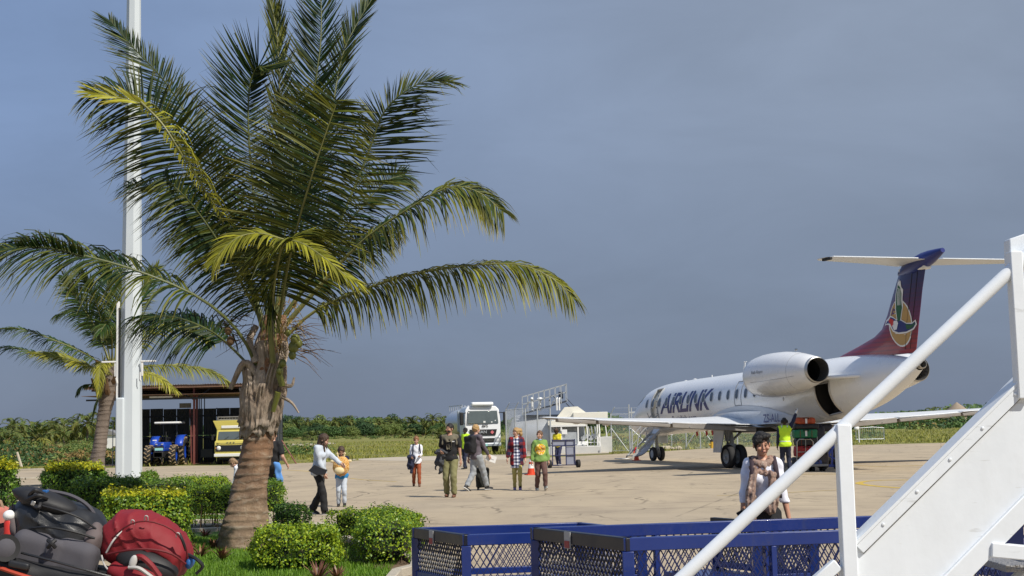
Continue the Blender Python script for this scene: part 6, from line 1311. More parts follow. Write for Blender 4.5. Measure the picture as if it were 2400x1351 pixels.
# ------------------------------------------------------------------ chain link fences with Y arms
m_mesh = M('chain_link', (.40, .42, .42), .5, metal=.4, alpha=.16, var=.05)
def fence(label, pts, h, name='chain_link_fence', brace=(), arms=True, mesh=True, wires=3):
    P = [Vector((a[0], a[1], 0)) for a in pts]; t = thing(name, label, 'fence', P[0]); o = P[0]
    for i, p in enumerate(P):
        q = p-o; pf_ = thing('fence_post', None, None); pf_.parent = t
        mb = MB(); mb.tube([q, q+Vector((0, 0, h))], .045, 8); mb.build('upright', m_galv, pf_)
        if arms: mb = MB(); mb.tube([q+Vector((0, 0, h-.05)), q+Vector((.25, -.25, h+.4))], .03, 6); mb.build('arm', m_galv, pf_)
        if i in brace:
            for s in (-1, 1): mb = MB(); mb.tube([q+Vector((0, 0, h*.62)), q+Vector((s*1.1, 0, 0))], .03, 6); mb.build('brace', m_galv, pf_)
    for i in range(len(P)-1):
        a, b = P[i]-o, P[i+1]-o
        if mesh:
            mb = MB(); d = (b-a); L_ = d.length; d.normalize(); n_ = int(L_/.12); st = .12
            for s in (-1, 1):
                for k in range(-int(h/st), n_+1):
                    u0, z0_ = k*st, 0.0; u1, z1_ = k*st+h, h
                    if u0 < 0: z0_ = -u0; u0 = 0
                    if u1 > L_: z1_ = h-(u1-L_); u1 = L_
                    if z1_-z0_ < .03: continue
                    if s < 0: u0, u1 = L_-u0, L_-u1
                    mb.bar(a+d*u0+Vector((0, 0, z0_)), a+d*u1+Vector((0, 0, z1_)), .006)
            mb.build('wire_mesh', m_galv, t, kind='stuff', fix=False, smooth=0)
        for k in range(wires):
            mb = MB(); z_ = h+.1+k*.12; mb.bar(a+Vector((.08*k, -.08*k, z_)), b+Vector((.08*k, -.08*k, z_)), .012); mb.build('wire', m_galv, t)
        mb = MB(); mb.bar(a+Vector((0, 0, .05)), b+Vector((0, 0, .05)), .02); mb.bar(a+Vector((0, 0, h-.05)), b+Vector((0, 0, h-.05)), .02); mb.build('tension_wire', m_galv, t)
    return t
def gx(px, Y): return (at(px, 1000, Y).x, Y)
fence('chain link fence with angled arms running behind the jet nose', [gx(1432, 90), gx(1530, 92), gx(1607, 93.5), gx(1640, 94), gx(1727, 96), gx(1850, 99), gx(1960, 102)], 2.5, brace=(0, 3))
fence('chain link fence in front of the grey storage tank, beside the fuel truck', [gx(1186, 89), gx(1207, 86.5), gx(1232, 84.5), gx(1260, 84.3), gx(1290, 84)], 2.9)
# gate frame left of the jet nose
gt = thing('gate_frame', 'tall white tubular gate frame between the depot and the jet nose', 'gate', (*gx(1475, 85.5), 0)); w2 = gx(1498, 85.5)[0]-gx(1475, 85.5)[0]
for x_, h_ in ((0, 3.0), (.15, 2.8), (w2+.9, 2.8)): mb = MB(); mb.tube([(x_, 0, 0), (x_, 0, h_)], .04, 8); mb.build('upright', m_galv, gt)
for z_ in (.15, 1.5, 2.5): mb = MB(); mb.tube([(0, 0, z_), (w2+.9, 0, z_)], .035, 6); mb.build('crossbar', m_galv, gt)
mb = MB(); mb.tube([(.15, 0, 1.45), (w2+.8, 0, .2)], .025, 6); mb.build('brace', m_galv, gt)
# crowd barriers far right
cb = thing('crowd_barrier', 'low galvanised crowd barriers on the grass at the right', 'barrier', (*gx(2005, 106), 0)); w2 = gx(2071, 106)[0]-gx(2005, 106)[0]
mb = MB(); mb.tube([(0, 0, .15), (0, 0, 1.05), (w2*.6, 0, 1.12), (w2, 0, 1.05), (w2, 0, .1)], .03, 6); mb.tube([(0, 0, .2), (w2, 0, .2)], .025, 6); mb.build('barrier_frame', m_galv, cb)
for k in range(14): mb = MB(); x_ = w2*(k+.5)/14; mb.bar((x_, 0, .2), (x_, 0, 1.08), .018); mb.build('bar', m_galv, cb)
wp = thing('white_post', 'thin white post beside the crowd barrier', 'post', (*gx(2012, 104), 0)); mb = MB(); mb.tube([(0, 0, 0), (0, 0, 2.0)], .05, 8); mb.build('post_shaft', m_wpaint, wp); mb = MB(); mb.sph((-.15, 0, 1.05), (.2, .15, .18), 10, 8); mb.build('lamp_head', m_wpaint, wp)
# yellow hydrant-like marker, scoop-shaped weight stand
hy = thing('yellow_hydrant', 'small yellow hydrant with dark cap at the apron edge behind the jet wheels', 'hydrant', (*gx(1667, 94), 0)); m_hy = M('hydrant_yellow', (.55, .34, .03), .5)
mb = MB(); mb.tube([(0, 0, 0), (0, 0, .45)], .11, 10); mb.tube([(-.2, 0, .25), (.2, 0, .25)], .07, 8); mb.build('hydrant_body', m_hy, hy); mb = MB(); mb.sph((0, 0, .5), (.13, .13, .12), 10, 8); mb.build('cap', m_dark, hy)
hx = thing('anchored_post', 'short post with T handle set in a heap of pale rubble by the fence', 'post', (*gx(1573, 91), 0)); mb = MB(); mb.tube([(0, 0, 0), (0, 0, 1.0)], .03, 6); mb.tube([(-.1, 0, 1.0), (.1, 0, 1.0)], .03, 6); mb.build('handle', m_galv, hx)
r2 = random.Random(4)
for k in range(9): mb = MB(); mb.sph((r2.uniform(-.6, .6), r2.uniform(-.2, .2), .1), (r2.uniform(.1, .25), .15, r2.uniform(.1, .22)), 6, 4); mb.build('rubble', m_light, hx, smooth=0)
# leaning sticks
st1 = thing('leaning_stake', 'pale leaning wooden stake in the scrub at far left', 'stake', (*gx(52, 82), 0)); mb = MB(); mb.tube([(0, 0, 0), at(40, 1060, 82)-Vector((*gx(52, 82), 0))], [.09, .07], 7); mb.build('pole_shaft', M('pale_wood', (.50, .44, .35), .8), st1)
st2 = thing('leaning_rod', 'thin rusty rod leaning over the grass right of the palm trunk', 'rod', (*gx(694, 76), 0)); mb = MB(); mb.tube([(0, 0, 0), at(660, 1032, 76)-Vector((*gx(694, 76), 0))], .035, 6); mb.build('rod_shaft', m_redsteel, st2)
# far white house and thatched hut
hu = thing('thatched_hut', 'round thatched hut roof among the palms below the far wing', 'hut', (*gx(2245, 300), 0)); m_th = M('thatch', (.30, .24, .18), .95, var=.3, bump=.6, bscale=4)
mb = MB(); mb.lathe([(0, 2.6), (1.0, 2.2), (2.6, .1)], (0, 0, 2.2), (0, 0, 1), 24); mb.build('roof', m_th, hu); mb = MB(); mb.lathe([(0, 2.0), (2.4, 2.0)], (0, 0, 0), (0, 0, 1), 20); mb.build('wall', M('mud_wall', (.35, .27, .2), .9), hu)
hs = thing('white_cottage', 'tiny white cottage half hidden in bushes beside the white mast', 'cottage', (*gx(258, 150), 0)); mb = MB(); mb.box((0, 0, .9), (2.2, 1.6, 1.8)); mb.build('wall', m_wpaint, hs); mb = MB(); mb.prism([(-1.3, -1, 1.8), (1.3, -1, 1.8), (0, -1, 2.4)], (0, 2, 0)); mb.build('roof', m_zinc, hs)
# ------------------------------------------------------------------ blue mesh baggage carts
def worn(name, col, chip, rough=.4, amt=.64, sc=14, grime=(.30, .27, .22), ga=.30, coat=.1):
    def g(t, b, co, L):
        n1 = noise(t, co, 2.2, 6, .65, .6); c = mixc(t, rng_(t, n1, .3, .7), tuple(q*.92 for q in col), tuple(min(1, q*1.05) for q in col))
        c = mixc(t, mul(t, rng_(t, noise(t, co, 5, 6, .75, .5, (1, 1, .35)), .55, .75), ga), c, grime)
        c = mixc(t, mul(t, rng_(t, noise(t, co, 60, 3, .6, 0, (.15, 1, 1)), .66, .72), .35), c, grime)
        ch = rng_(t, noise(t, co, sc, 8, .8), amt, amt+.015); c = mixc(t, ch, c, chip); L(c, b.inputs['Base Color']); b.inputs['Coat Weight'].default_value = coat
        L(rng_(t, n1, .3, .7, rough-.06, rough+.15), b.inputs['Roughness']); bump(t, b, noise(t, co, 35, 4), .05, .01)
    return tex_mat(name, g, rough, .5)
m_cblue = worn('cart_blue', (.007, .026, .165), (.10, .045, .025), .32, .665, 22, (.05, .055, .08), .5, .3)
m_cdark = worn('cart_dark', (.0045, .006, .016), (.06, .03, .02), .4, .68, 22, (.03, .03, .035), .4, .15)
m_cmesh = M('mesh_blue', (.008, .016, .085), .35, var=.15, coat=.2)
def expanded(name, parent, a, b, z0, z1, mat, sw=.072, sh=.105, t=.0045, d_=.010):
    """diamond mesh panel between ground points a, b"""
    a, b = Vector(a), Vector(b); d = b-a; L_ = d.length; d.normalize(); nrm = d.cross(Vector((0, 0, 1))); mb = MB(); nx, nz = max(1, int(round(L_/sw))), max(1, int(round((z1-z0)/sh))); sw = L_/nx; sh = (z1-z0)/nz
    P = lambda i, k, o: a+d*(i*sw/2)+Vector((0, 0, z0+k*sh/2))+nrm*o
    for i in range(2*nx):
        for k in range(2*nz):
            if (i+k) % 2 == 0: p, q = P(i, k, 0), P(i+1, k+1, .003)
            else: p, q = P(i, k+1, .003), P(i+1, k, 0)
            mb.bar(p, q, t*1.5, d_, nrm)
    return mb.build(name, mat, parent, kind='stuff', fix=False, smooth=0)
def cart(label, P, zt, group, panels, posts=True, zd=.38, rail=.098, mids=(), dark=(3,)):
    P = [Vector((p[0], p[1], 0)) for p in P]; o = P[0]; t = thing('baggage_cart', label, 'baggage cart', o, 0, group); Q = [p-o for p in P]; up = Vector((0, 0, 1))
    for i in range(4):
        a, b = Q[i], Q[(i+1) % 4]; d = (b-a).normalized(); e = d*(rail/2)
        if i in panels:
            mm, mk = (m_cdark, m_cdark) if i in dark else (m_cblue, m_cmesh); e = d*.035
            mb = MB(); mb.bar(a-e*.98+up*(zt-rail/2), b+e*.98+up*(zt-rail/2), .068 if i % 2 else .066, rail, (0, 0, 1)); mb.build('top_rail', mm, t, bevel=.006)
            mb = MB(); mb.bar(a+up*(zd+.05), b+up*(zd+.05), .05, .06); mb.build('lower_rail', m_cblue, t, bevel=.004)
            expanded('mesh_panel', t, a, b, zd+.08, zt-rail, mk, *((.05, .08) if i in dark else (.062, .10)))
            if (b-a).length > 1.7:
                for u in mids or (.5,): mb = MB(); c = a.lerp(b, u); mb.bar(c+up*(zd+.08), c+up*(zt-rail), .075, .04, d); mb.build('mid_post', m_cblue, t, bevel=.004)
    for i, q in enumerate(Q):
        if (i in panels) or ((i-1) % 4 in panels): mb = MB(); mb.bar(q+up*zd, q+up*(zt-rail-.001), .085, .085, (1, 0, 0)); mb.build('corner_post', m_cblue, t, bevel=.005)
    mb = MB(); mb.prism([q+up*(zd-.06) for q in Q], (0, 0, .06)); mb.build('deck', m_cblue, t)
    c = sum(Q, Vector())/4
    for i, q in enumerate(Q):
        w_ = q.lerp(c, .22); mb = MB(); mb.lathe([(-.05, .08), (-.06, .15), (-.04, .19), (.04, .19), (.06, .15), (.05, .08)], w_+up*.19, (Q[3]-Q[0]), 16, cap=True); mb.build('wheel', m_tyre, t); mb = MB(); mb.bar(w_+up*.19, w_+up*.33, .05); mb.build('axle_mount', m_steeld, t)
    return t, Q
CG = 'blue mesh baggage carts parked behind the steps'
B0, B1 = Vector((.81, 10.2, 0)), Vector((.15, 11.4, 0)); bd = Vector((.985, .17, 0)).normalized()*3.1
tB, QB = cart('largest blue mesh cart, nearest the camera, with a dark end panel', [B0, B0+bd, B1+bd, B1], 1.0, CG, (0, 1, 2, 3), mids=(.36, .37+.3))
m_clabel = M('grey_label', (.33, .33, .33), .6); m_redl = M('label_red', (.25, .04, .04), .6)
def end_label(t, Q, zt, u):
    a, b = Q[3], Q[0]; d = (b-a).normalized(); n_ = Vector((d.y, -d.x, 0)); n_ = n_ if n_.x < 0 else -n_; c = a.lerp(b, u)+n_*.040; mb = MB(); mb.bar(c+Vector((0, 0, zt-.001)), c+Vector((0, 0, zt-.13)), .09, .008, n_); lb = mb.build('latch_plate', m_clabel, t); mb = MB(); c = c+n_*.006; mb.bar(c+Vector((0, 0, zt-.07)), c+Vector((0, 0, zt-.125)), .07, .006, n_); mb.build('latch', m_redl, lb)
end_label(tB, QB, 1.0, .42)
A0 = at(1092, 1248, 12.5); A1 = at(975, 1234, 13.5); ad = Vector((.99, .14, 0)).normalized()*1.62
tA, QA = cart('left blue mesh cart, nearest to the lime hedges', [A0, A0+ad, A1+ad, A1], .87, CG, (0, 1, 2, 3), mids=(.5,))
end_label(tA, QA, .87, .4)
C0, C1 = Vector((2.72, 12.75, 0)), Vector((2.0, 14.0, 0)); cd = Vector((-.55, -.16, 0))
tC, QC = cart('small blue cart with dark end board standing in front of the woman with the scarf', [C0, C1, C1+cd, C0+cd], .87, CG, (0, 3), zd=.36, dark=(0,))
D0, D1 = C0+Vector((1.85, .35, 0)), C1+Vector((1.80, .15, 0))
tD, QD = cart('blue cart end mostly hidden behind the white side panel of the steps', [D0, D1, D1+Vector((1.6, .3, 0)), D0+Vector((1.6, .3, 0))], .90, CG, (0, 1, 2), dark=(0,))

# ------------------------------------------------------------------ passenger steps at the right edge
m_stair = worn('stair_white', (.76, .80, .84), (.30, .20, .14), .42, .735, 26, (.42, .42, .40), ga=.12)
YT = 3.85
so2 = at(1984, 1351, YT); so2.z = 0
steps = thing('boarding_steps', 'white mobile boarding steps with round handrail and riveted side panel, nearest the camera', 'boarding steps', so2)
def tp3(px, py, dy=0): return at(px, py, YT+dy)-so2
a, b = tp3(1560, 1390), tp3(2440, 568); d = (b-a).normalized()
mb = MB(); mb.tube([a-d*.75, a, b, b+d*.6], .0185, 20); mb.build('handrail', m_stair, steps, smooth=50)
pt0, pt1 = tp3(1981, 995), tp3(1986, 1360); mb = MB(); mb.box((tp3(1984, 1200).x, 0, (pt0.z+.35)/2), (.040, .046, pt0.z-.35)); mb.build('post', m_stair, steps, bevel=.003)
q0, q1 = tp3(2385, 640), tp3(2387, 885); mb = MB(); mb.box((tp3(2386, 760).x, 0, (q0.z+q1.z)/2), (.034, .044, abs(q1.z-q0.z)+.12)); mb.build('post', m_stair, steps, bevel=.003)
mb = MB(); mb.prism([tp3(2366, 560, .02), tp3(2440, 535, .02), tp3(2440, 640, .02), tp3(2368, 620, .02)], (0, .05, 0)); mb.build('top_bracket', m_stair, steps, bevel=.004)
# side panel: sheet with a raised angle strip along its top edge
e0, e1 = tp3(2004, 1278), tp3(2450, 838); dn = (e1-e0).normalized(); nn_ = Vector((dn.z, 0, -dn.x))
lo0, lo1 = tp3(2279, 1351), tp3(2450, 1178)
far = tp3(2004, 1278)-dn*.9
mb = MB(); L0 = lo0-dn*1.6; mb.prism([e0-dn*.0, e1, lo1, lo0+(lo0-lo1)*.0, L0, tp3(1968, 1500), tp3(1968, 1330), tp3(2003, 1300)], (0, .012, 0)); pn = mb.build('side_panel', m_stair, steps, smooth=0)
mb = MB(); mb.prism([e0-Vector((0, .010, 0)), e1-Vector((0, .010, 0)), e1+nn_*.030-Vector((0, .010, 0)), e0+nn_*.030-Vector((0, .010, 0))], (0, .0075, 0)); eg = mb.build('edge_strip', m_stair, steps, bevel=.0015, seg=1)
mb = MB(); mb.bar(e0+Vector((0, .03, 0))-nn_*.004, e1+Vector((0, .03, 0))-nn_*.004, .085, .008, nn_); mb.build('top_flange', m_stair, steps)
mb = MB(); mb.bar(e0+nn_*.0315-Vector((0, .002, 0)), e1+nn_*.0315-Vector((0, .002, 0)), .0028, .003); mb.build('panel_joint', M('joint_grey', (.12, .12, .12), .8), steps)
for (x, y) in ((1994, 1302), (2068, 1229), (2147, 1152), (2224, 1077), (2300, 1004), (2377, 925)):
    mb = MB(); c = tp3(x, y)-Vector((0, .011, 0)); mb.lathe([(0, .0048), (.0018, .0042), (.0028, .0022), (.0028, 0)], c, (0, -1, 0), 14); mb.build('rivet', m_stair, eg)
lw = (lo1-lo0).normalized()
mb = MB(); mb.bar(lo0-lw*1.5+Vector((-.022, -.006, .022)), lo1+Vector((-.022, -.006, .022)), .02, .055, Vector((0, 0, 1))); mb.build('stringer', m_stair, steps, bevel=.003)
mb = MB(); mb.bar(tp3(2318, 1288), tp3(2470, 1302), .05, .040); mb.build('cross_beam', m_stair, steps, bevel=.003)
mb = MB(); mb.bar(tp3(1905, 1372), tp3(1962, 1322), .030, .034); mb.build('corner_brace', m_stair, steps, bevel=.003)
mb = MB(); mb.box((tp3(1955, 1400).x, 0, .55), (.04, .046, 1.05)); mb.build('leg', m_stair, steps, bevel=.003)
m_tread = M('tread_grey', (.34, .34, .35), .5, metal=.5, var=.2, bump=.9, bscale=120)
for k in range(-4, 9):
    c = e0+dn*(.22*k+.1)+nn_*.40; mb = MB(); mb.box((c.x+.05, .34, c.z), (.24, .56, .02)); mb.build('tread', m_tread, steps, bevel=.003)
mb = MB(); mb.bar(tp3(2372, 1380, .9), tp3(2372, 1200, .9), .06, .05, (0, 1, 0)); mb.build('rear_post', m_cblue, steps)
mb = MB(); mb.tube([tp3(2360, 1400, .15), tp3(2440, 1310, .15)], .03, 10); mb.build('lower_tube', m_stair, steps)
mb = MB(); mb.box((1.0, .45, .18), (2.6, .8, .1)); mb.build('base_frame', m_stair, steps)
for x_ in (.0, 2.0):
    for y_ in (.1, .8): mb = MB(); mb.lathe([(-.04, .05), (-.045, .12), (.045, .12), (.04, .05)], (x_, y_, .13), (0, 1, 0), 16, cap=True); mb.build('castor', m_tyre, steps)

# ------------------------------------------------------------------ rucksacks and cases piled at the left
m_blackn = M('black_nylon', (.012, .012, .014), .6, var=.3, vscale=8, bump=.12, bscale=300)
m_blacks = M('black_shiny', (.018, .019, .022), .42, var=.25, vscale=7, bump=.10, bscale=160)
m_greyf = M('grey_foam', (.075, .072, .085), .85, var=.12, vscale=5, bump=.12, bscale=400)
m_taupe = M('taupe_mesh', (.115, .092, .092), .8, var=.15, bump=.15, bscale=300)
m_redn = M('red_nylon', (.20, .006, .012), .68, var=.2, vscale=6, bump=.12, bscale=300)
m_salmon = M('salmon_shell', (.55, .18, .13), .4, var=.08)
m_bluen = M('blue_strap', (.02, .12, .36), .5)
m_lgrey = M('light_cord', (.45, .44, .42), .6)
YB = 6.5
def bp_(px, py, dy=0): return at(px, py, YB+dy)
def fold(P, d, k, a, ph=0):
    d = np.array(d, float); x = P @ d*k+ph+1.9*np.sin(P[:, 0]*9+ph)+1.6*np.sin(P[:, 2]*11+P[:, 1]*7+ph); m_ = .5+.5*np.sin(P[:, 0]*14+P[:, 2]*9+ph*2); return (a*np.exp(-np.abs(np.sin(x))*4)-a*.3)*(-m_)
def sdf_obj(name, fn, lo, hi, h, mat, parent, label=None, off=None):
    p, f = surfnet(fn, lo, hi, h); me = nets_mesh(name, [(p, f)]); return link(name, me, mat, parent, label)
def rotm(ax, an): return np.array(Matrix.Rotation(an, 3, ax))
bo = bp_(135, 1300); 
bk = thing('hiking_rucksack', 'large black and grey hiking rucksack lying on top of the pile of bags', 'rucksack', bo)
s_ = F/YB
def bl(px, py, dy=0): return np.array(tuple(bp_(px, py, dy)-bo))
R1 = rotm('Y', math.radians(14))
def f_pack(P):
    d = s_box(P, bl(138, 1262, .05), (.385, .34, .30), .12, R1); d = smin(d, s_ell(P, bl(110, 1205, .06), (.15, .17, .10), R1), .05); d = smin(d, s_ell(P, bl(185, 1250, .06), (.13, .17, .14), R1), .05); d = np.maximum(d, -(P[:, 2]+.14))
    return d+fold(P, (.5, .3, 1), 30, .011)+fold(P, (1, .2, -.4), 17, .008, 2)+wob(P, 55, .0018, 2)
sdf_obj('main_body', f_pack, (-.34, -.22, -.2), (.34, .3, .34), .0095, m_blacks, bk)
def f_back(P):
    q = P.copy(); d = s_box(P, bl(80, 1292, -.085), (.20, .15, .19), .055, R1); d = smin(d, s_box(P, bl(178, 1310, -.09), (.20, .15, .18), .055, R1), .012)
    d = np.minimum(d, s_box(P, bl(126, 1302, -.135), (.085, .08, .15), .03, R1)); d = np.maximum(d, -(P[:, 2]+.15)); return d+wob(P, 40, .001)
sdf_obj('back_padding', f_back, (-.3, -.24, -.2), (.3, .1, .16), .008, m_greyf, bk)
sdf_obj('lid_pocket', lambda P: s_ell(P, bl(108, 1176, -.02), (.165, .10, .052), rotm('Y', math.radians(20)))+fold(P, (.6, .2, 1), 34, .009, 4), (-.3, -.2, .0), (.25, .2, .36), .008, m_blackn, bk)
sdf_obj('side_pocket', lambda P: s_ell(P, bl(50, 1236, .02), (.045, .10, .11), rotm('Y', math.radians(-20)))+wob(P, 50, .004), (-.32, -.2, -.06), (-.08, .2, .3), .008, m_taupe, bk)
sdf_obj('side_pocket', lambda P: s_ell(P, bl(222, 1268, -.03), (.05, .09, .085), rotm('Y', math.radians(10)))+wob(P, 50, .004), (.05, -.2, -.12), (.3, .2, .22), .008, m_taupe, bk)
def tubes(name, pl, r, mat, parent, n=6):
    mb = MB(); mb.tube([tuple(p) for p in catmull(pl, 14)], r, n); return mb.build(name, mat, parent)
for k, (a_, b_, c_) in enumerate(((( 70, 1160), (82, 1150), (100, 1158)), ((62, 1172), (88, 1162), (112, 1168)), ((72, 1180), (90, 1190), (95, 1176)))): tubes('buckle_strap', [bl(*a_, -.10), bl(*b_, -.14), bl(*c_, -.11)], .010, m_blackn, bk)
tubes('haul_loop', [bl(28, 1215, -.02), bl(30, 1180, -.06), bl(48, 1166, -.08), bl(64, 1175, -.08)], .0035, m_blackn, bk)
mb = MB(); mb.box(bl(107, 1153, -.05), (.022, .03, .016)); mb.build('blue_tab', m_bluen, bk, bevel=.002)
mb = MB(); mb.box(bl(78, 1180, -.13), (.020, .01, .022), Matrix.Rotation(.4, 3, 'Y')); mb.build('buckle', m_metal, bk, bevel=.003)
for a_, b_ in (((112, 1266), (130, 1284)), ((130, 1266), (112, 1284))): tubes('webbing_cross', [bl(*a_, -.20), bl(121, 1274, -.215), bl(*b_, -.20)], .009, m_blackn, bk)
tubes('seam_piping', [bl(60, 1240, -.10), bl(110, 1236, -.155), bl(170, 1246, -.16), bl(222, 1262, -.11)], .006, m_blackn, bk)
tubes('seam_piping', [bl(100, 1186, -.125), bl(150, 1200, -.14), bl(190, 1216, -.12), bl(225, 1240, -.08)], .005, m_blackn, bk)
tubes('seam_piping', [bl(110, 1150, -.0), bl(165, 1162, -.0), bl(205, 1185, .0), bl(228, 1218, .02)], .010, m_greyf, bk)
# red rucksack
ro = bp_(345, 1290); rk = thing('red_rucksack', 'bulging red rucksack with grey cords lying right of the black rucksack', 'rucksack', ro)
def rl(px, py, dy=0): return np.array(tuple(bp_(px, py, dy)-ro))
R2 = rotm('Y', math.radians(18))
def f_red(P):
    d = s_box(P, rl(338, 1278, .05), (.385, .32, .235), .105, R2); d = smin(d, s_ell(P, rl(340, 1240, .05), (.15, .16, .085), R2), .05); d = smin(d, s_box(P, rl(378, 1302, .05), (.26, .30, .20), .08, R2), .05)
    c = s_ell(P, rl(345, 1326, -.15), (.15, .08, .058), R2); d = np.maximum(d, -c); return d+fold(P, (.9, .2, .5), 34, .012, 1)+fold(P, (-.5, .2, 1), 19, .010, 3)+wob(P, 48, .002)
sdf_obj('main_body', f_red, (-.30, -.24, -.2), (.32, .3, .27), .0095, m_redn, rk)
sdf_obj('harness_hollow', lambda P: s_ell(P, rl(345, 1325, -.07), (.15, .09, .075), R2), (-.2, -.2, -.2), (.2, .1, .1), .01, m_blackn, rk)
sdf_obj('lower_flap', lambda P: s_ell(P, rl(335, 1362, -.10), (.17, .10, .07), rotm('Y', .35))+wob(P, 30, .006), (-.3, -.26, -.32), (.3, .1, -.02), .009, m_redn, rk)
tubes('cord', [rl(287, 1243, -.10), rl(265, 1268, -.14), rl(249, 1296, -.13)], .0045, m_lgrey, rk)
tubes('cord', [rl(238, 1302, -.12), rl(245, 1325, -.13), rl(262, 1345, -.13)], .004, m_lgrey, rk)
for (x, y) in ((311, 1226), (343, 1216), (417, 1256)): tubes('cord_loop', [rl(x-4, y+4, -.125), rl(x-3, y-6, -.14), rl(x+3, y-5, -.14), rl(x+4, y+4, -.125)], .0028, m_lgrey, rk)
m_reds = M('red_seam', (.12, .004, .008), .7)
tubes('seam_piping', [rl(262, 1262, -.13), rl(300, 1232, -.16), rl(345, 1222, -.165), rl(400, 1240, -.15), rl(432, 1275, -.12), rl(440, 1310, -.08)], .004, m_reds, rk)
tubes('seam_piping', [rl(250, 1300, -.14), rl(300, 1290, -.185), rl(350, 1288, -.19), rl(400, 1298, -.17), rl(435, 1322, -.12)], .006, m_reds, rk)
tubes('compression_strap', [rl(420, 1250, -.13), rl(428, 1268, -.13), rl(436, 1290, -.10)], .007, m_blackn, rk)
tubes('shoulder_strap', [rl(305, 1330, -.14), rl(325, 1305, -.19), rl(350, 1320, -.2), rl(375, 1352, -.19)], .014, m_redn, rk)
sdf_obj('grey_clip', lambda P: s_ell(P, rl(312, 1318, -.20), (.018, .012, .034), rotm('Y', .3)), (-.15, -.3, -.12), (.0, -.1, .05), .005, m_lgrey, rk)
tubes('grey_strap', [rl(302, 1330, -.20), rl(325, 1332, -.215), rl(345, 1345, -.21), rl(362, 1358, -.2)], .009, m_lgrey, rk)
sdf_obj('blue_pouch', lambda P: s_ell(P, rl(446, 1318, .0), (.020, .04, .034), rotm('Y', .4)), (.1, -.15, -.15), (.3, .15, .1), .007, m_bluen, rk)
tubes('black_strap', [rl(440, 1300, -.02), rl(462, 1312, -.05), rl(475, 1328, -.05), rl(460, 1345, -.04)], .008, m_blackn, rk)
# black soft case below
co_ = bp_(120, 1345); ck = thing('black_suitcase', 'black soft suitcase with orange piping underneath the rucksacks', 'suitcase', co_)
R3 = rotm('Y', math.radians(13))
def cl(px, py, dy=0): return np.array(tuple(bp_(px, py, dy)-co_))
sdf_obj('case_body', lambda P: s_box(P, cl(110, 1362, -.02), (.66, .42, .20), .05, R3)+wob(P, 22, .004), (-.5, -.32, -.35), (.5, .32, .25), .012, m_blackn, ck)
tubes('orange_piping', [cl(-10, 1328, -.235), cl(40, 1345, -.245), cl(110, 1368, -.245), cl(170, 1388, -.24)], .010, M('orange_piping_mat', (.42, .05, .02), .5), ck)
tubes('zip', [cl(50, 1296, -.19), cl(120, 1314, -.22), cl(200, 1336, -.225), cl(260, 1352, -.2)], .006, m_blacks, ck)
sdf_obj('carry_handle', lambda P: s_box(P, cl(45, 1325, -.24), (.10, .03, .035), .012, R3), (-.3, -.4, -.1), (.1, -.1, .15), .007, m_blacks, ck)
# salmon case at the edge, wheel, bottle, stick
sc_ = bp_(-5, 1250, .12); sk = thing('salmon_suitcase', 'salmon pink hard suitcase standing at the very left edge', 'suitcase', sc_)
sl_ = lambda px, py, dy=0: np.array(tuple(bp_(px, py, dy)-sc_))
sdf_obj('shell', lambda P: s_box(P, sl_(-22, 1260, .14), (.16, .30, .27), .035, rotm('Y', math.radians(-14))), (-.25, -.2, -.3), (.2, .4, .3), .01, m_salmon, sk)
mb = MB(); a_, b_ = sl_(-20, 1238, -.03), sl_(14, 1229, -.03); mb.bar(a_, b_, .03, .02); mb.build('strap', m_blackn, sk, bevel=.003)
wh = thing('case_wheel', None, None); wh.parent = ck
mb = MB(); c = cl(12, 1285, -.22); mb.lathe([(-.03, .03), (-.035, .062), (.035, .062), (.03, .03)], c, (.5, -1, .1), 20, cap=True); mb.build('tyre', m_dark, wh); mb = MB(); mb.lathe([(.03, .045), (.045, .02), (.045, 0)], c, (.5, -1, .1), 16); mb.build('hub', m_greyf, wh)
bt = thing('water_bottle', 'white bottle with red sleeve tucked between the suitcase and the black rucksack', 'bottle', bp_(22, 1215, -.05)); mb = MB(); mb.lathe([(-.12, .02), (-.12, .024), (-.02, .024), (-.01, .02)], (0, 0, 0), (0, 0, 1), 14, cap=True); mb.build('sleeve', m_redt, bt); mb = MB(); mb.sph((0, 0, .012), (.030, .03, .026), 14, 10); mb.build('cap', m_wpaint, bt)
sp_ = thing('walking_stick', 'slim brown stick standing up behind the suitcase at the left edge', 'stick', bp_(6, 1230, .2)); mb = MB(); mb.tube([(0, 0, -.4), (0, 0, .08), (-.012, 0, .11), (-.035, 0, .12)], .009, 8); mb.build('shaft', M('stick_brown', (.30, .2, .13), .6), sp_)
# trolley carrying the pile
tg = thing('luggage_trolley', 'low steel luggage trolley under the pile of bags', 'trolley', (bo.x, YB+.05, 0)); zb_ = bp_(100, 1362).z-.16
mb = MB(); mb.box((.05, 0, zb_-.22), (1.3, .7, .04)); mb.build('platform', m_zinc, tg)
for x_ in (-.5, .6):
    for y_ in (-.28, .28): mb = MB(); mb.bar((x_, y_, .1), (x_, y_, zb_-.24), .04); mb.build('leg', m_zinc, tg); mb = MB(); mb.lathe([(-.03, .08), (.03, .08)], (x_, y_, .08), (1, 0, 0), 14, cap=True); mb.build('wheel', m_tyre, tg)
uc = thing('grey_suitcase', 'plain dark suitcase at the bottom of the pile under the red rucksack', 'suitcase', (bo.x+.28, YB+.05, zb_-.20)); sdf_obj('shell', lambda P: s_box(P, (0, 0, .13), (.78, .5, .26), .04), (-.45, -.3, -.02), (.45, .3, .3), .02, m_greyf, uc)

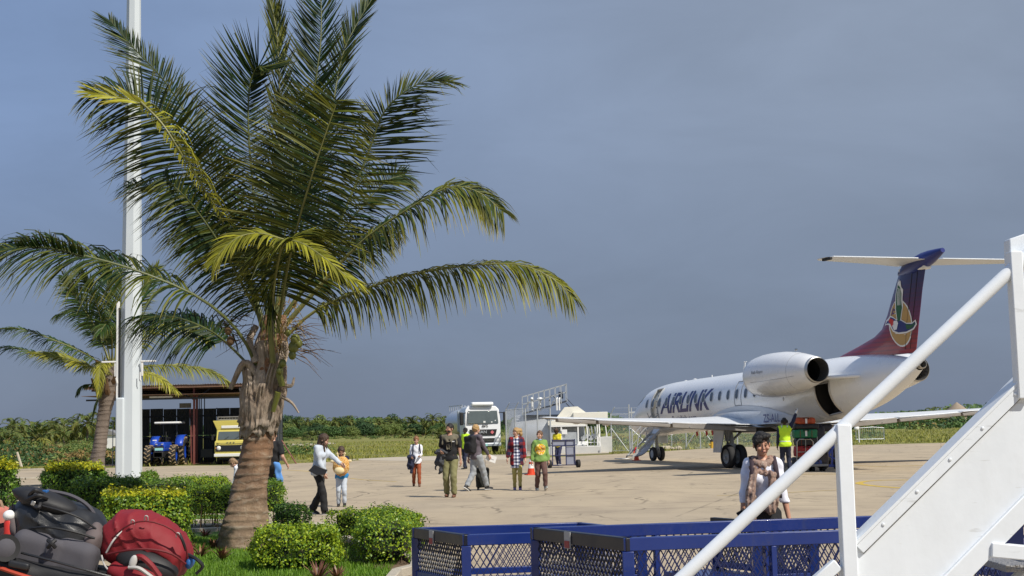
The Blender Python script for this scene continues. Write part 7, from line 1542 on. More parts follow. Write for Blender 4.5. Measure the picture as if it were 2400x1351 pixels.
# ------------------------------------------------------------------ things on the apron
m_orange = M('cone_orange', (.62, .055, .012), .5, var=.1)
m_refl = M('cone_white', (.75, .75, .74), .5)
def cone(label, loc, h, grp=None):
    t = thing('traffic_cone', label, 'traffic cone', loc, .3, grp); mb = MB(); r_ = h*.22; mb.box((0, 0, h*.03), (h*.58, h*.58, h*.06)); mb.build('base', m_orange, t, bevel=.01)
    for z0_, z1_, m_ in ((.06, .36, m_orange), (.36, .58, m_refl), (.58, .70, m_orange), (.70, .85, m_refl), (.85, 1.0, m_orange)):
        ra, rb = r_*(1-.80*z0_), r_*(1-.80*z1_); mb = MB(); mb.lathe([(h*z0_, ra), (h*z1_, rb)]+([(h*z1_+.001, 0)] if z1_ == 1.0 else []), (0, 0, 0), (0, 0, 1), 20); mb.build('band', m_, t)
    return t
cone('orange and white traffic cone standing left of the girl in green', G(1245, 1114), .70)
cone('orange and white traffic cone under the foot of the jet airstair', G(1492, 1080), .62)
# wheeled screen stand
gl = G(1322, 1097); sd_ = thing('wheeled_stand', 'dark blue wheeled security stand with grey panels in front of the woman in yellow', 'stand', gl); sS = F/gl.y
w2, h2 = 52/sS, 64/sS
for x_ in (-w2/2, 0.1, w2/2): mb = MB(); mb.bar((x_, 0, .1), (x_, 0, h2+(.0 if x_ == .1 else .04)), .045, .045, (0, 1, 0)); mb.build('upright', M('stand_blue', (.03, .035, .10), .5), sd_)
for z_ in (.12, h2*.45, h2*.80, h2): mb = MB(); mb.bar((-w2/2, 0, z_), (w2/2, 0, z_), .04); mb.build('crossbar', MATS['stand_blue'], sd_)
mb = MB(); mb.box((0, .02, h2*.90), (w2-.05, .012, h2*.18)); mb.build('panel', M('panel_grey', (.30, .32, .40), .6), sd_); mb = MB(); mb.box((w2*.30, .02, h2*.28), (w2*.36, .012, h2*.30)); mb.build('panel', MATS['panel_grey'], sd_); mb = MB(); mb.box((w2*.30, .02, h2*.62), (w2*.36, .012, h2*.28)); mb.build('panel', MATS['panel_grey'], sd_)
for s in (-1, 1): mb = MB(); mb.lathe([(-.05, .06), (-.06, .17), (.06, .17), (.05, .06)], (s*(w2/2+.13), 0, .17), (1, .3, 0), 16, cap=True); mb.build('wheel', m_tyre, sd_); mb = MB(); mb.bar((s*w2/2, 0, .17), (s*(w2/2+.1), 0, .17), .04); mb.build('axle', m_steeld, sd_)
mb = MB(); mb.box((0, .4, h2*.82), (w2*1.25, .5, .03)); mb.build('shelf', MATS['stand_blue'], sd_)
# luggage trolley by the jet
lg = G(1890, 1106); lg2 = thing('airport_trolley', 'loaded flat airport luggage trolley with chrome hoop beside the jet hold', 'trolley', lg); s9 = F/lg.y
def tpx(px, py, dy=0): v = at(px, py, lg.y+dy)-lg; return v
mb = MB(); mb.box((.15, .2, .22), (1.15, .9, .08)); mb.build('platform', m_zinc, lg2, bevel=.01)
mb = MB(); mb.tube([tpx(1868, 1088), tpx(1868, 1036), tpx(1873, 1030), tpx(1900, 1030), tpx(1906, 1036), tpx(1906, 1088)], .022, 8); mb.tube([tpx(1868, 1060), tpx(1906, 1060)], .016, 6); mb.tube([tpx(1888, 1030), tpx(1888, 1088)], .012, 6); mb.build('hoop', m_metal, lg2)
mb = MB(); mb.tube([tpx(1870, 1024, .1), tpx(1873, 1016, .1), tpx(1910, 1015, .1), tpx(1915, 1024, .1), tpx(1915, 1090, .1)], .02, 8); mb.build('hoop', m_metal, lg2)
for x_ in (-.3, .25, .62):
    for y_ in (0, .5): mb = MB(); mb.lathe([(-.04, .09), (.04, .09)], (x_, y_, .09), (1, 0, 0), 14, cap=True); mb.build('wheel', m_tyre, lg2)
m_lg = {}
def case_(label, px, py, wpx, hpx, col, dy=.25, dep=.45, nm='suitcase', cat='suitcase', rr_=.05, strap=True, tag_=False, rot=0):
    c = tpx(px, py, dy)+lg; w_, h_ = wpx/s9, hpx/s9; t = thing(nm, label, cat, c-Vector((0, 0, h_/2))); m_ = M('case_'+'_'.join(str(int(q*100)) for q in col), col, .5, var=.15, bump=.15)
    sdf_obj('shell', lambda P: s_box(P, (0, 0, h_/2), (w_, dep, h_), min(rr_, h_*.4), rotm('Y', rot))+wob(P, 18, .006), (-w_/2-.05, -dep/2-.05, -.05), (w_/2+.05, dep/2+.05, h_+.05), .022, m_, t)
    if strap: mb = MB(); [mb.bar((x_, -dep/2-.012, .03), (x_, -dep/2-.012, h_-.03), .03, .01, (1, 0, 0)) for x_ in (-w_*.25, w_*.25)]; mb.build('ribs', M('case_rib', tuple(q*.6 for q in col), .6), t, kind='stuff')
    mb = MB(); mb.tube([(-.1, -dep*.5, h_*.8), (-.09, -dep*.5-.06, h_*.9), (.09, -dep*.5-.06, h_*.9), (.1, -dep*.5, h_*.8)], .014, 6); mb.build('handle', m_dark, t)
    if tag_: mb = MB(); mb.box((0, -dep/2-.03, h_*.55), (.07, .008, .20)); mb.build('luggage_tag', m_wpaint, t)
    return t
case_('orange holdall with white tag on the very top of the trolley load', 1886, 987, 46, 16, (.42, .07, .02), tag_=True, rr_=.1, nm='holdall', cat='bag')
case_('black soft bag squashed between the orange holdall and the green case', 1888, 1000, 58, 13, (.012, .012, .014), rr_=.09, nm='soft_bag', cat='bag', strap=False)
case_('large green hard suitcase with white tag on the trolley', 1886, 1017, 54, 20, (.01, .17, .07), tag_=True)
case_('black suitcase under the green one on the trolley', 1888, 1036, 50, 18, (.015, .015, .018))
case_('bright red suitcase near the bottom of the trolley behind the hoop', 1886, 1058, 48, 25, (.36, .01, .015))
case_('blue and white striped bag on the lowest level of the trolley', 1908, 1086, 34, 16, (.08, .12, .30), rr_=.08, nm='soft_bag', cat='bag')
case_('dark holdall lying crosswise at the foot of the trolley', 1872, 1082, 30, 20, (.03, .03, .035), rr_=.08, nm='holdall', cat='bag')
case_('dark navy rucksack leaning on the right of the luggage pile', 1918, 1020, 26, 44, (.015, .018, .035), dy=.5, rr_=.1, nm='rucksack', cat='rucksack', strap=False)
case_('black duffel bag behind the pile under the jet belly', 1932, 1003, 34, 18, (.02, .02, .03), dy=.9, rr_=.09, nm='duffel_bag', cat='bag', strap=False)
case_('dark brown bag standing on the ground right of the trolley', 1928, 1078, 24, 38, (.06, .045, .04), dy=.3, rr_=.08, nm='standing_bag', cat='bag', strap=False)
bl_ = thing('belt_loader', 'blue steel belt loader frame on small wheels under the jet tail', 'belt loader', G(1945, 1100)); bo2 = Vector(bl_.location)
def b2p(px, py, dy=0): return at(px, py, bo2.y+dy)-bo2
for a_, b_, w_ in (((1925, 1092), (1962, 1092), .10), ((1926, 1090), (1962, 1035), .08), ((1934, 1065), (1962, 1078), .05), ((1950, 1095), (1950, 1030), .07), ((1962, 1100), (1962, 1010), .07)): mb = MB(); mb.bar(b2p(*a_), b2p(*b_), w_); mb.build('frame_bar', m_tblue, bl_, bevel=.01)
mb = MB(); mb.bar(b2p(1925, 1030, .5), b2p(1975, 1000, .5), .5, .08); mb.build('belt', m_dark, bl_)
for px in (1934, 1958): mb = MB(); c = b2p(px, 1095); c.z = .14; mb.lathe([(-.04, .14), (.04, .14)], c, (1, 0, 0), 14, cap=True); mb.build('wheel', m_tyre, bl_)
# ------------------------------------------------------------------ people
SKIN = {'light': (.56, .33, .24), 'tan': (.42, .235, .155), 'dark': (.055, .032, .022)}
def skin(k): return M('skin_'+k, SKIN[k], .5, var=.06, vscale=9)
def cloth(nm, c, **k): k.setdefault('var', .14); k.setdefault('vscale', 9); k.setdefault('bump', .10); k.setdefault('bscale', 60); return M('cloth_'+nm, c, .85, **k)
V3 = lambda *a: np.array(a, float)
def ik(a, b, l1, l2, pole):
    d = b-a; L_ = np.linalg.norm(d); m = (l1+l2)*.998
    if L_ > m: b = a+d*m/L_; d = b-a; L_ = m
    x = (l1*l1-l2*l2+L_*L_)/(2*L_); h = math.sqrt(max(l1*l1-x*x, 0)); u = d/L_; p = np.array(pole, float); p = p-u*(p @ u); p /= max(np.linalg.norm(p), 1e-6)
    return a+u*x+p*h, b
class Person:
    def __init__(s, label, X, Y, H, yaw=0, lean=0, twist=0, hl=None, hr=None, fl=(-.055, 0, 0), fr=(.055, 0, 0), head=(0, 0, 0), fem=0, sk='light', wide=1.0, kid=0, hip=None, hold=('', ''), z=0.0, h=.019, group=None, polel=(0, .6, -.5), poler=(0, .6, -.5), hair_col=None):
        s.H = H; s.t = thing('person', label, 'person', (X, Y, z), yaw, group); s.sk = skin(sk); s.h = h; s.fem = fem; s.kid = kid
        w_ = .93*wide*(1-.06*fem); s.w = w_
        hz = (.525 if hip is None else hip)*H; hipc = V3(0, 0, hz); s.hip = hipc
        L_ = np.array(Matrix.Rotation(lean, 3, 'X') @ Matrix.Rotation(twist, 3, 'Z')); s.RT = L_        # torso rotation (lean forward is toward -y for positive)
        tp = lambda v: hipc+L_ @ (V3(*v)*H)
        s.tp = tp
        s.sh = [tp((-.100*w_, .005, .290)), tp((.100*w_, .005, .290))]; s.neck = tp((0, .005, .318)); s.hipj = [hipc+V3(-.048*H*w_, 0, -.01*H), hipc+V3(.048*H*w_, 0, -.01*H)]
        HR = np.array((Matrix.Rotation(head[0], 3, 'Z') @ Matrix.Rotation(head[1], 3, 'X') @ Matrix.Rotation(head[2], 3, 'Y'))); s.RH = HR
        hs = 1+.18*kid; s.hs = hs
        s.hc = s.neck+HR @ (V3(0, -.008, .090*hs)*H)
        hl = hl or (-.122, -.03, .46); hr = hr or (.122, -.03, .46)
        s.hand = []; s.elb = []
        for i, (g, pl) in enumerate(((hl, polel), (hr, poler))):
            e, b = ik(s.sh[i], V3(*g)*H, .168*H, .150*H, V3((-.18 if i == 0 else .18)+pl[0], pl[1], pl[2])); s.elb.append(e); s.hand.append(b)
        s.knee = []; s.ank = []
        for i, f in enumerate((fl, fr)):
            a = V3(f[0], f[1], f[2]+.042)*H; k, a = ik(s.hipj[i], a, .248*H, .242*H, V3(0, -1, .1)); s.knee.append(k); s.ank.append(a)
        s.footp = [f[3] if len(f) > 3 else 0 for f in (fl, fr)]; s.footy = [f[4] if len(f) > 4 else 0 for f in (fl, fr)]
    # ---- primitives
    def torso(s, P, inf=0, wob_=0):
        H, w_, f = s.H, s.w, s.fem; Q = (P-s.hip) @ s.RT
        d = s_ell(Q, V3(0, 0, .225)*H, V3(.098*w_-.006*f, .066, .115)*H); d = smin(d, s_ell(Q, V3(0, .0, .105)*H, V3(.082*w_-.010*f, .058, .10)*H), .03)
        d = smin(d, s_ell(Q, V3(0, .004, .005)*H, V3(.090*w_+.006*f, .066, .07)*H), .03); d = smin(d, s_cone(Q, V3(-.088*w_, .005, .287)*H, V3(.088*w_, .005, .287)*H, .030*H, .030*H), .025)
        if f: d = smin(d, s_ell(Q, V3(-.042, -.052, .215)*H, V3(.034, .030, .034)*H), .018); d = smin(d, s_ell(Q, V3(.042, -.052, .215)*H, V3(.034, .030, .034)*H), .018)
        return d-inf
    def arm(s, P, i, inf=0, t1=1.0, full=True):
        H = s.H; k = .90 if s.fem or s.kid else 1
        d = s_cone(P, s.sh[i], s.elb[i], .031*H*k, .024*H*k); e = s.elb[i]+(s.hand[i]-s.elb[i])*t1
        return smin(d, s_cone(P, s.elb[i], e, .024*H*k, (.024-.009*t1)*H*k), .012)-inf if full else d-inf
    def leg(s, P, i, inf=0, flare=0, t1=1.0):
        H = s.H; k = 1.0 if not s.kid else .92
        d = s_cone(P, s.hipj[i], s.knee[i], .052*H*k, .034*H*k); e = s.knee[i]+(s.ank[i]-s.knee[i])*t1
        return smin(d, s_cone(P, s.knee[i], e, .034*H*k+flare*.3, .022*H*k+flare), .015)-inf
    def headsdf(s, P):
        H = s.H; Q = (P-s.hc) @ s.RH; q = s.hs*H
        d = s_ell(Q, V3(0, .008, .012)*q, V3(.0435, .054, .056)*q); d = smin(d, s_ell(Q, V3(0, -.012, -.022)*q, V3(.034, .036, .040)*q), .02)
        d = smin(d, s_ell(Q, V3(0, -.028, -.047)*q, V3(.017, .016, .013)*q), .012)                                              # chin
        d = smin(d, s_cone(Q, V3(0, -.046, .012)*q, V3(0, -.056, -.013)*q, .0035*q, .0068*q), .006)                                # nose
        for sg in (-1, 1):
            d = np.maximum(d, -s_ell(Q, V3(sg*.018, -.056, .006)*q, V3(.011, .012, .007)*q)); d = smin(d, s_ell(Q, V3(sg*.045, .006, -.004)*q, V3(.006, .012, .017)*q), .004)
            d = smin(d, s_ell(Q, V3(sg*.024, -.040, -.014)*q, V3(.012, .012, .012)*q), .008)
        d = smin(d, s_ell(Q, V3(0, -.046, -.030)*q, V3(.015, .008, .0045)*q), .003)                                              # lips
        d = smin(d, s_cone(P, s.neck-s.RT @ V3(0, 0, .03*H), s.hc-s.RH @ (V3(0, -.006, .035)*q), .030*H, .026*H), .015)
        return d
    def handsdf(s, P, i, curl=.5):
        H = s.H; k = (.92 if s.fem or s.kid else 1)*H; d0 = s.hand[i]-s.elb[i]; d0 /= np.linalg.norm(d0); side = np.cross(d0, V3(0, 1, 0)); side /= max(np.linalg.norm(side), 1e-6); nrm = np.cross(side, d0); sg = -1 if i == 0 else 1
        # palm faces inward; fingers spread along the fore-aft direction
        fw = V3(0, -1, 0); fw = fw-d0*(fw @ d0); fw /= max(np.linalg.norm(fw), 1e-6); inn = np.cross(d0, fw)*(1 if i == 0 else -1); inn = inn if inn[0]*sg < 0 else -inn
        w0 = s.hand[i]; d = s_cone(P, w0-d0*.01*k, w0+d0*.035*k, .0135*k, .016*k)
        for a in (-.013, .013): d = smin(d, s_cone(P, w0+d0*.012*k+fw*a*.6*k, w0+d0*.046*k+fw*a*k, .011*k, .010*k), .008)
        for j, (o, L_) in enumerate(((-.018, .036), (-.006, .044), (.006, .046), (.018, .040))):
            b = w0+d0*.046*k+fw*o*k; c = b+(d0*math.cos(curl*.6)+inn*math.sin(curl*.6))*L_*.55*k; e = c+(d0*math.cos(curl*1.7)+inn*math.sin(curl*1.7))*L_*.5*k
            d = smin(d, s_cone(P, b, c, .0056*k, .0052*k), .003); d = smin(d, s_cone(P, c, e, .0052*k, .0045*k), .002)
        b = w0+d0*.014*k+fw*.014*k; c = b+(d0*.6+fw*.7+inn*.3)*.024*k; e = c+(d0*.9+fw*.2+inn*.3)*.020*k
        d = smin(d, s_cone(P, b, c, .0075*k, .0062*k), .004); return smin(d, s_cone(P, c, e, .0062*k, .0052*k), .002)
    def net(s, name, fn, pts, pad, mat, h=None, parent=None, label=None):
        pts = np.array(pts); h = h or s.h; p, f = surfnet(fn, pts.min(0)-pad, pts.max(0)+pad, h)
        me = nets_mesh(name, [(p, f)]); return link(name, me, mat, parent or s.t, label)
    def body(s, fingers=True):
        H = s.H; pts = [s.hip, s.neck]+s.sh+s.elb+s.hand+s.knee+s.ank
        def fn(P):
            d = s.torso(P)
            for i in (0, 1): d = smin(d, s.arm(P, i), .015); d = smin(d, s.leg(P, i, -.004), .02)
            return smin(d, s_cone(P, s.tp((0, .005, .29)), s.neck+(s.hc-s.neck)*.4, .032*H, .028*H), .02)
        parts = [surfnet(fn, np.array(pts).min(0)-.12, np.array(pts).max(0)+.12, s.h)]
        r_ = .08*s.hs*H; parts.append(surfnet(s.headsdf, s.hc-r_, s.hc+r_, s.h*.34))
        for i in (0, 1):
            d0 = s.hand[i]-s.elb[i]; d0 /= np.linalg.norm(d0); c = s.hand[i]+d0*.045*H; parts.append(surfnet(lambda P: s.handsdf(P, i), c-.062*H, c+.062*H, max(.0042, s.h*.3)))
        link('body', nets_mesh('body', parts), s.sk, s.t)
        q = s.hs*H
        for sg in (-1, 1):
            mb = MB(); c = s.hc+s.RH @ (V3(sg*.0175, -.0475, .0065)*q); mb.sph(c, (.0072*q, .004*q, .0038*q), 10, 6, R=Matrix(s.RH)); mb.build('eye', M('eye_dark', (.03, .02, .015), .3), s.t)
            mb = MB(); c = s.hc+s.RH @ (V3(sg*.0185, -.0505, .0165)*q); mb.sph(c, (.0115*q, .003*q, .0023*q), 8, 4, R=Matrix(s.RH)); mb.build('eyebrow', M('brow_brown', (.06, .035, .02), .8), s.t)
        mb = MB(); c = s.hc+s.RH @ (V3(0, -.0535, -.0300)*q); mb.sph(c, (.0125*q, .003*q, .0036*q), 10, 6, R=Matrix(s.RH)); mb.build('mouth', M('lips', (.34, .12, .10), .5), s.t)
    def top(s, name, mat, sleeve=1.0, hem=-.02, inf=.012, neck=.318, loose=0, openf=False, flare=0, seed=0, hips=True):
        H = s.H; pts = [s.hip-V3(0, 0, .1), s.neck]+s.sh+s.elb+([] if sleeve < .6 else s.hand)
        lt = max(0, (sleeve-.5)*2)
        def fn(P):
            Q = (P-s.hip) @ s.RT; zz_ = Q[:, 2]/H
            d = s.torso(P, inf+loose*np.clip((.2-zz_)/.2, 0, 1)+flare*np.clip((.05-zz_), 0, 1))
            if hem < -.05: d = smin(d, s_cone(Q, V3(0, 0, .0)*H, V3(0, 0, hem-.03)*H, .085*H+inf, .088*H+inf+flare*.3), .03)
            for i in (0, 1):
                if sleeve <= 0: continue
                e = s.elb[i]+(s.hand[i]-s.elb[i])*lt*.97
                if sleeve <= .5:
                    e = s.sh[i]+(s.elb[i]-s.sh[i])*sleeve*2; a = s_cone(P, s.sh[i], s.elb[i], .033*H, .028*H)-inf; n_ = (s.elb[i]-s.sh[i]); n_ = n_/np.linalg.norm(n_); a = np.maximum(a, (P-e) @ n_)
                else:
                    a = s.arm(P, i, inf*.85, lt)
                    n_ = (s.hand[i]-s.elb[i]); n_ = n_/np.linalg.norm(n_); a = np.maximum(a, np.where(np.abs((P-s.elb[i]) @ n_) < 1, (P-e) @ n_, -1))
                d = smin(d, a, .022)
            d = d+wob(P, 26/H*1.7, .0045+loose*.08, seed)+wob(P, 60, .0016, seed+1)
            d = np.maximum(d, -(zz_-hem)*H)
            d = np.maximum(d, -s_ell(Q, V3(0, -.012, neck+.022)*H, V3(.040, .050, .034)*H))
            if openf: d = np.maximum(d, -np.maximum(np.abs(Q[:, 0])-openf*H*(1+.6*np.clip(.2-zz_, 0, 1)), Q[:, 1]+.0))
            return d
        return s.net(name, fn, pts, .16, mat)
    def bottom(s, name, mat, inf=.012, flare=0, t1=.97, waist=.06, seed=3, k=.02, thin=0, loose=0):
        H = s.H; pts = [s.hip+V3(0, 0, .1), s.hip]+s.knee+s.ank
        def fn(P):
            Q = (P-s.hip) @ s.RT
            d = np.maximum(s.torso(P, inf), (Q[:, 2]/H-waist)*H)
            for i in (0, 1):
                l_ = s.leg(P, i, inf+loose, flare, t1); e = s.knee[i]+(s.ank[i]-s.knee[i])*t1; n_ = s.ank[i]-s.knee[i]; n_ = n_/np.linalg.norm(n_)
                l_ = np.maximum(l_, np.where((P-s.knee[i]) @ n_ > 0, (P-e) @ n_, -1)); d = smin(d, l_, k)
            lowz = np.clip((s.hip[2]-P[:, 2])/(.5*H), 0, 1)
            return d+wob(P, 34, .003+.004*lowz, seed)+wob(P, 70, .0015, seed+2)
        return s.net(name, fn, pts, .14, mat)
    def shoes(s, mat, sole=None, big=1.0):
        H = s.H
        for i in (0, 1):
            a = s.ank[i]; pz = s.footp[i]; R_ = np.array(Matrix.Rotation(s.footy[i], 3, 'Z') @ Matrix.Rotation(pz, 3, 'X'))
            def fn(P):
                Q = (P-a) @ R_; q = H*big; d = s_ell(Q, V3(0, -.052, -.022)*q, V3(.024, .062, .020)*q); d = smin(d, s_ell(Q, V3(0, .010, -.012)*q, V3(.022, .030, .032)*q), .012); d = smin(d, s_cone(Q, V3(0, .006, 0)*q, V3(0, .006, .02)*q, .025*q, .024*q), .01); return np.maximum(d, -(Q[:, 2]+.0405*H))
            p, f = surfnet(fn, a-.15*H*big, a+.11*H*big, s.h*.6); sh = link('shoe', nets_mesh('shoe', [(p, f)]), mat, s.t)
            if sole:
                mb = MB(); q = H*big; pts = []
                for k in range(14): t = 2*PI*k/14; pts.append(a+R_ @ V3(.026*q*math.cos(t)*(1 if math.sin(t) < 0 else .85), -.030*q+.078*q*math.sin(t)*-1, -.0415*H))
                mb.prism(pts, R_ @ V3(0, 0, .010*H)); mb.build('sole', sole, sh)
    def hair(s, mat, kind='short', vol=1.0):
        H = s.H; q = s.hs*H
        def fn(P):
            Q = (P-s.hc) @ s.RH; d = s_ell(Q, V3(0, .013, .019)*q, V3(.0495, .0585, .0585)*q*vol)
            face = s_ell(Q, V3(0, -.062, -.016)*q, V3(.046, .052, .056 if kind != 'fringe' else .046)*q); d = np.maximum(d, -face)
            d = np.maximum(d, -(Q[:, 2]+(.022 if kind in ('short', 'crop', 'fringe') else .05)*q)-np.clip(Q[:, 1], 0, 1)*.35)
            if kind == 'long':
                dn = s.RH.T @ V3(0, 0, -1); b = V3(0, .040, .01)*q; bk_ = s.RH.T @ V3(0, 1, 0); l_ = s_cone(Q, b, b+dn*.14*q+bk_*.045*q, .046*q, .042*q); l_ = smin(l_, s_cone(Q, b+dn*.12*q+bk_*.04*q, b+dn*.30*q+bk_*.075*q, .044*q, .024*q), .03); d = smin(d, l_, .03)
                for sg in (-1, 1): d = smin(d, s_cone(Q, V3(sg*.040, -.004, .01)*q, V3(sg*.040, -.02, 0)*q+dn*.20*q, .016*q, .009*q), .015)
            if kind == 'pony':
                d = smin(d, s_ell(Q, V3(.030, .062, .030)*q, V3(.040, .042, .040)*q), .02); d = smin(d, s_ell(Q, V3(.045, .068, -.02)*q, V3(.030, .032, .05)*q), .02)
            if kind == 'tied': d = smin(d, s_ell(Q, V3(.0, .05, -.03)*q, V3(.03, .03, .03)*q), .02)
            if kind == 'bob': d = smin(d, s_ell(Q, V3(0, .03, -.03)*q, V3(.050, .034, .04)*q), .02)
            if kind == 'fringe': d = smin(d, s_ell(Q, V3(-.024, -.036, .034)*q, V3(.024, .018, .026)*q), .02); d = smin(d, s_ell(Q, V3(.012, -.022, .052)*q, V3(.040, .034, .020)*q), .02); d = smin(d, s_cone(Q, V3(-.042, -.02, .02)*q, V3(-.040, -.028, -.028)*q, .010*q, .004*q), .01)
            return d+wob(P, 70, .0035)+wob(P, 150, .0018, 1)
        r_ = .09*q*vol if kind not in ('long',) else .33*q; return s.net('hair', fn, [s.hc-r_, s.hc+r_], 0, mat, h=s.h*.42 if kind != 'long' else s.h*.55)
    def straps(s, mat, back=True, backmat=None, size=1.0, side=0):
        H = s.H; off = .070+.012/H
        for sg in (-1, 1):
            pts = [s.tp((sg*.058, .055, .20)), s.tp((sg*.062, .04, .302)), s.tp((sg*.064, 0, .332)), s.tp((sg*.066, -off*.85, .285)), s.tp((sg*.072, -off-.010, .22)), s.tp((sg*.088, -.035, .10))]
            mb = MB(); C = catmull(pts, 16); n_ = None
            vs = []; fs = []
            for k, c in enumerate(C):
                o = (s.RT @ V3(.013*H, 0, 0)); vs += [c-o, c+o]
            mb.add(vs, [(2*k, 2*k+1, 2*k+3, 2*k+2) for k in range(15)]); o = mb.build('backpack_strap', mat, s.t, fix=False); m_ = o.modifiers.new('t', 'SOLIDIFY'); m_.thickness = .012
    def backpack(s, label, mat, sz=(.30, .18, .45), cat='backpack', name='backpack', z=.17, x=0, y=.125):
        c = s.tp((x, y, z)); t = thing(name, label, cat, s.t.matrix_basis @ Vector(c) if False else Matrix.Translation(s.t.location) @ Matrix.Rotation(s.t.rotation_euler.z, 4, 'Z') @ Vector(c), s.t.rotation_euler.z)
        R_ = s.RT; sdf_obj('pack_body', lambda P: smin(s_box(P, (0, 0, 0), sz, .06, R_), s_box(P, (0, .07, -.05), (sz[0]*.75, .14, sz[2]*.5), .05, R_), .02)+wob(P, 22, .006), (-sz[0]*.75,)*3, (sz[0]*.75,)*3, s.h*.8, mat, t); return t
def W_(t, v): return Matrix.Translation(t.location) @ Matrix.Rotation(t.rotation_euler.z, 4, 'Z') @ Vector(v)
def draped(name, label, P_, i, mat, cat='jacket', L_=.42, w_=.20, d_=.12, sway=0, lump=.018):
    """garment hung over a forearm"""
    a = P_.elb[i]*.35+P_.hand[i]*.65; loc = W_(P_.t, a); t = thing(name, label, cat, loc, P_.t.rotation_euler.z)
    def fn(P):
        d = s_ell(P, (0, -.01, -.02), (w_*.5, d_*.75, .07)); d = smin(d, s_cone(P, (0, 0, -.02), (sway*.5, .0, -L_*.55), d_*.62, d_*.55), .05); d = smin(d, s_cone(P, (w_*.25, 0, -.05), (sway+w_*.10, .01, -L_), d_*.45, d_*.28), .04); d = smin(d, s_cone(P, (-w_*.25, 0, -.05), (sway-w_*.25, -.01, -L_*.8), d_*.42, d_*.25), .04); return d+wob(P, 24, lump*.6)+wob(P, 48, lump*.3, 2)
    sdf_obj('folded_cloth', fn, (-.32, -.2, -L_-.1), (.32, .2, .12), .016, mat, t); return t
m_hbr = M('hair_brown', (.055, .028, .014), .5, var=.4, vscale=30, bump=.5, bscale=120); m_hbl = M('hair_blond', (.40, .25, .10), .55, var=.3, vscale=30, bump=.5, bscale=120)
m_hdk = M('hair_black', (.008, .006, .005), .6, var=.3, vscale=30, bump=.5, bscale=120); m_hred = M('hair_auburn', (.22, .10, .04), .55, var=.3, vscale=30); m_hmid = M('hair_mid', (.13, .065, .03), .5, var=.4, vscale=30, bump=.5, bscale=120)
k_black = cloth('black', (.010, .010, .012)); k_navy = cloth('navy', (.014, .018, .045)); k_white = cloth('white', (.72, .74, .80), var=.05); k_khaki = cloth('khaki', (.20, .19, .085)); k_rust = cloth('rust', (.27, .065, .022)); k_grey = cloth('mauve_grey', (.115, .095, .115))
k_lgrey = cloth('heather', (.30, .32, .34)); k_sweat = cloth('pale_blue_grey', (.48, .53, .60)); k_brown = cloth('brown', (.115, .06, .05)); k_olive = cloth('olive', (.14, .125, .085)); k_mustard = cloth('mustard', (.42, .36, .12)); k_yel = cloth('yellow', (.72, .62, .03)); k_blue = cloth('azure', (.02, .20, .46)); k_denim = cloth('denim', (.03, .035, .09))
k_boot = M('boot_brown', (.16, .07, .04), .6, var=.3); k_shoeb = M('shoe_black', (.015, .014, .016), .5, var=.3); k_shoeg = M('shoe_grey', (.30, .32, .30), .6, var=.3); k_shoep = M('shoe_purple', (.18, .12, .32), .6); k_solew = M('sole_white', (.65, .65, .64), .6); k_hivis = M('hi_vis_yellow', (.55, .85, .02), .7, var=.06, bump=.2); k_refl = M('reflective_tape', (.62, .66, .66), .35)
def checks(name, c1, c2, sc, c3=None):
    def g(t, b, co, L):
        s_ = N(t, 'ShaderNodeSeparateXYZ'); L(co, s_.inputs[0])
        def st(o, k, ph=0):
            a = N(t, 'ShaderNodeMath', operation='MULTIPLY'); L(o, a.inputs[0]); a.inputs[1].default_value = k; f = N(t, 'ShaderNodeMath', operation='FRACT'); L(a.outputs[0], f.inputs[0]); g_ = N(t, 'ShaderNodeMath', operation='GREATER_THAN'); L(f.outputs[0], g_.inputs[0]); g_.inputs[1].default_value = .5; return g_.outputs[0]
        ad = N(t, 'ShaderNodeMath', operation='ADD'); L(st(s_.outputs[0], sc), ad.inputs[0]); L(st(s_.outputs[2], sc), ad.inputs[1]); h = N(t, 'ShaderNodeMath', operation='MULTIPLY'); L(ad.outputs[0], h.inputs[0]); h.inputs[1].default_value = .5
        r = N(t, 'ShaderNodeValToRGB'); r.color_ramp.interpolation = 'CONSTANT'; e = r.color_ramp.elements; e[0].color = (*c1, 1); e[1].position = .75; e[1].color = (*c2, 1); m_ = e.new(.25); m_.color = (*(c3 or tuple((a+b_)/2 for a, b_ in zip(c1, c2))), 1); L(h.outputs[0], r.inputs[0]); L(r.outputs[0], b.inputs['Base Color'])
    return tex_mat(name, g, .85)
k_gingham = checks('gingham', (.75, .76, .80), (.012, .015, .05), 11, (.20, .22, .32)); k_plaid = checks('plaid_red', (.26, .018, .02), (.02, .02, .06), 5.5, (.10, .02, .035))
def gnd(px, py): g = G(px, py); return g.x, g.y
# 1 boy in white shirt
x, y = gnd(977, 1141); p = Person('boy in white shirt and rust trousers carrying a dark padded jacket over his arm', x, y, 1.54, yaw=.1, kid=.6, hl=(-.10, -.15, .60), hr=(.06, -.16, .62), fl=(-.06, .10, .0, -.3), fr=(.05, -.12, 0), head=(0, .25, 0), sk='light')
p.body(); p.top('shirt', k_white, 1.0, -.06, .016, loose=.015, seed=1); p.bottom('trousers', k_rust, .014, .004); p.shoes(k_boot, big=1.05); p.hair(m_hred, 'short', 1.06); p.straps(k_navy)
draped('padded_jacket', 'navy padded jacket hanging from the arm of the boy in white', p, 0, k_navy, L_=.48, w_=.26, d_=.15, sway=-.03)
p.backpack('navy backpack worn by the boy in the white shirt', k_navy, (.26, .14, .36))
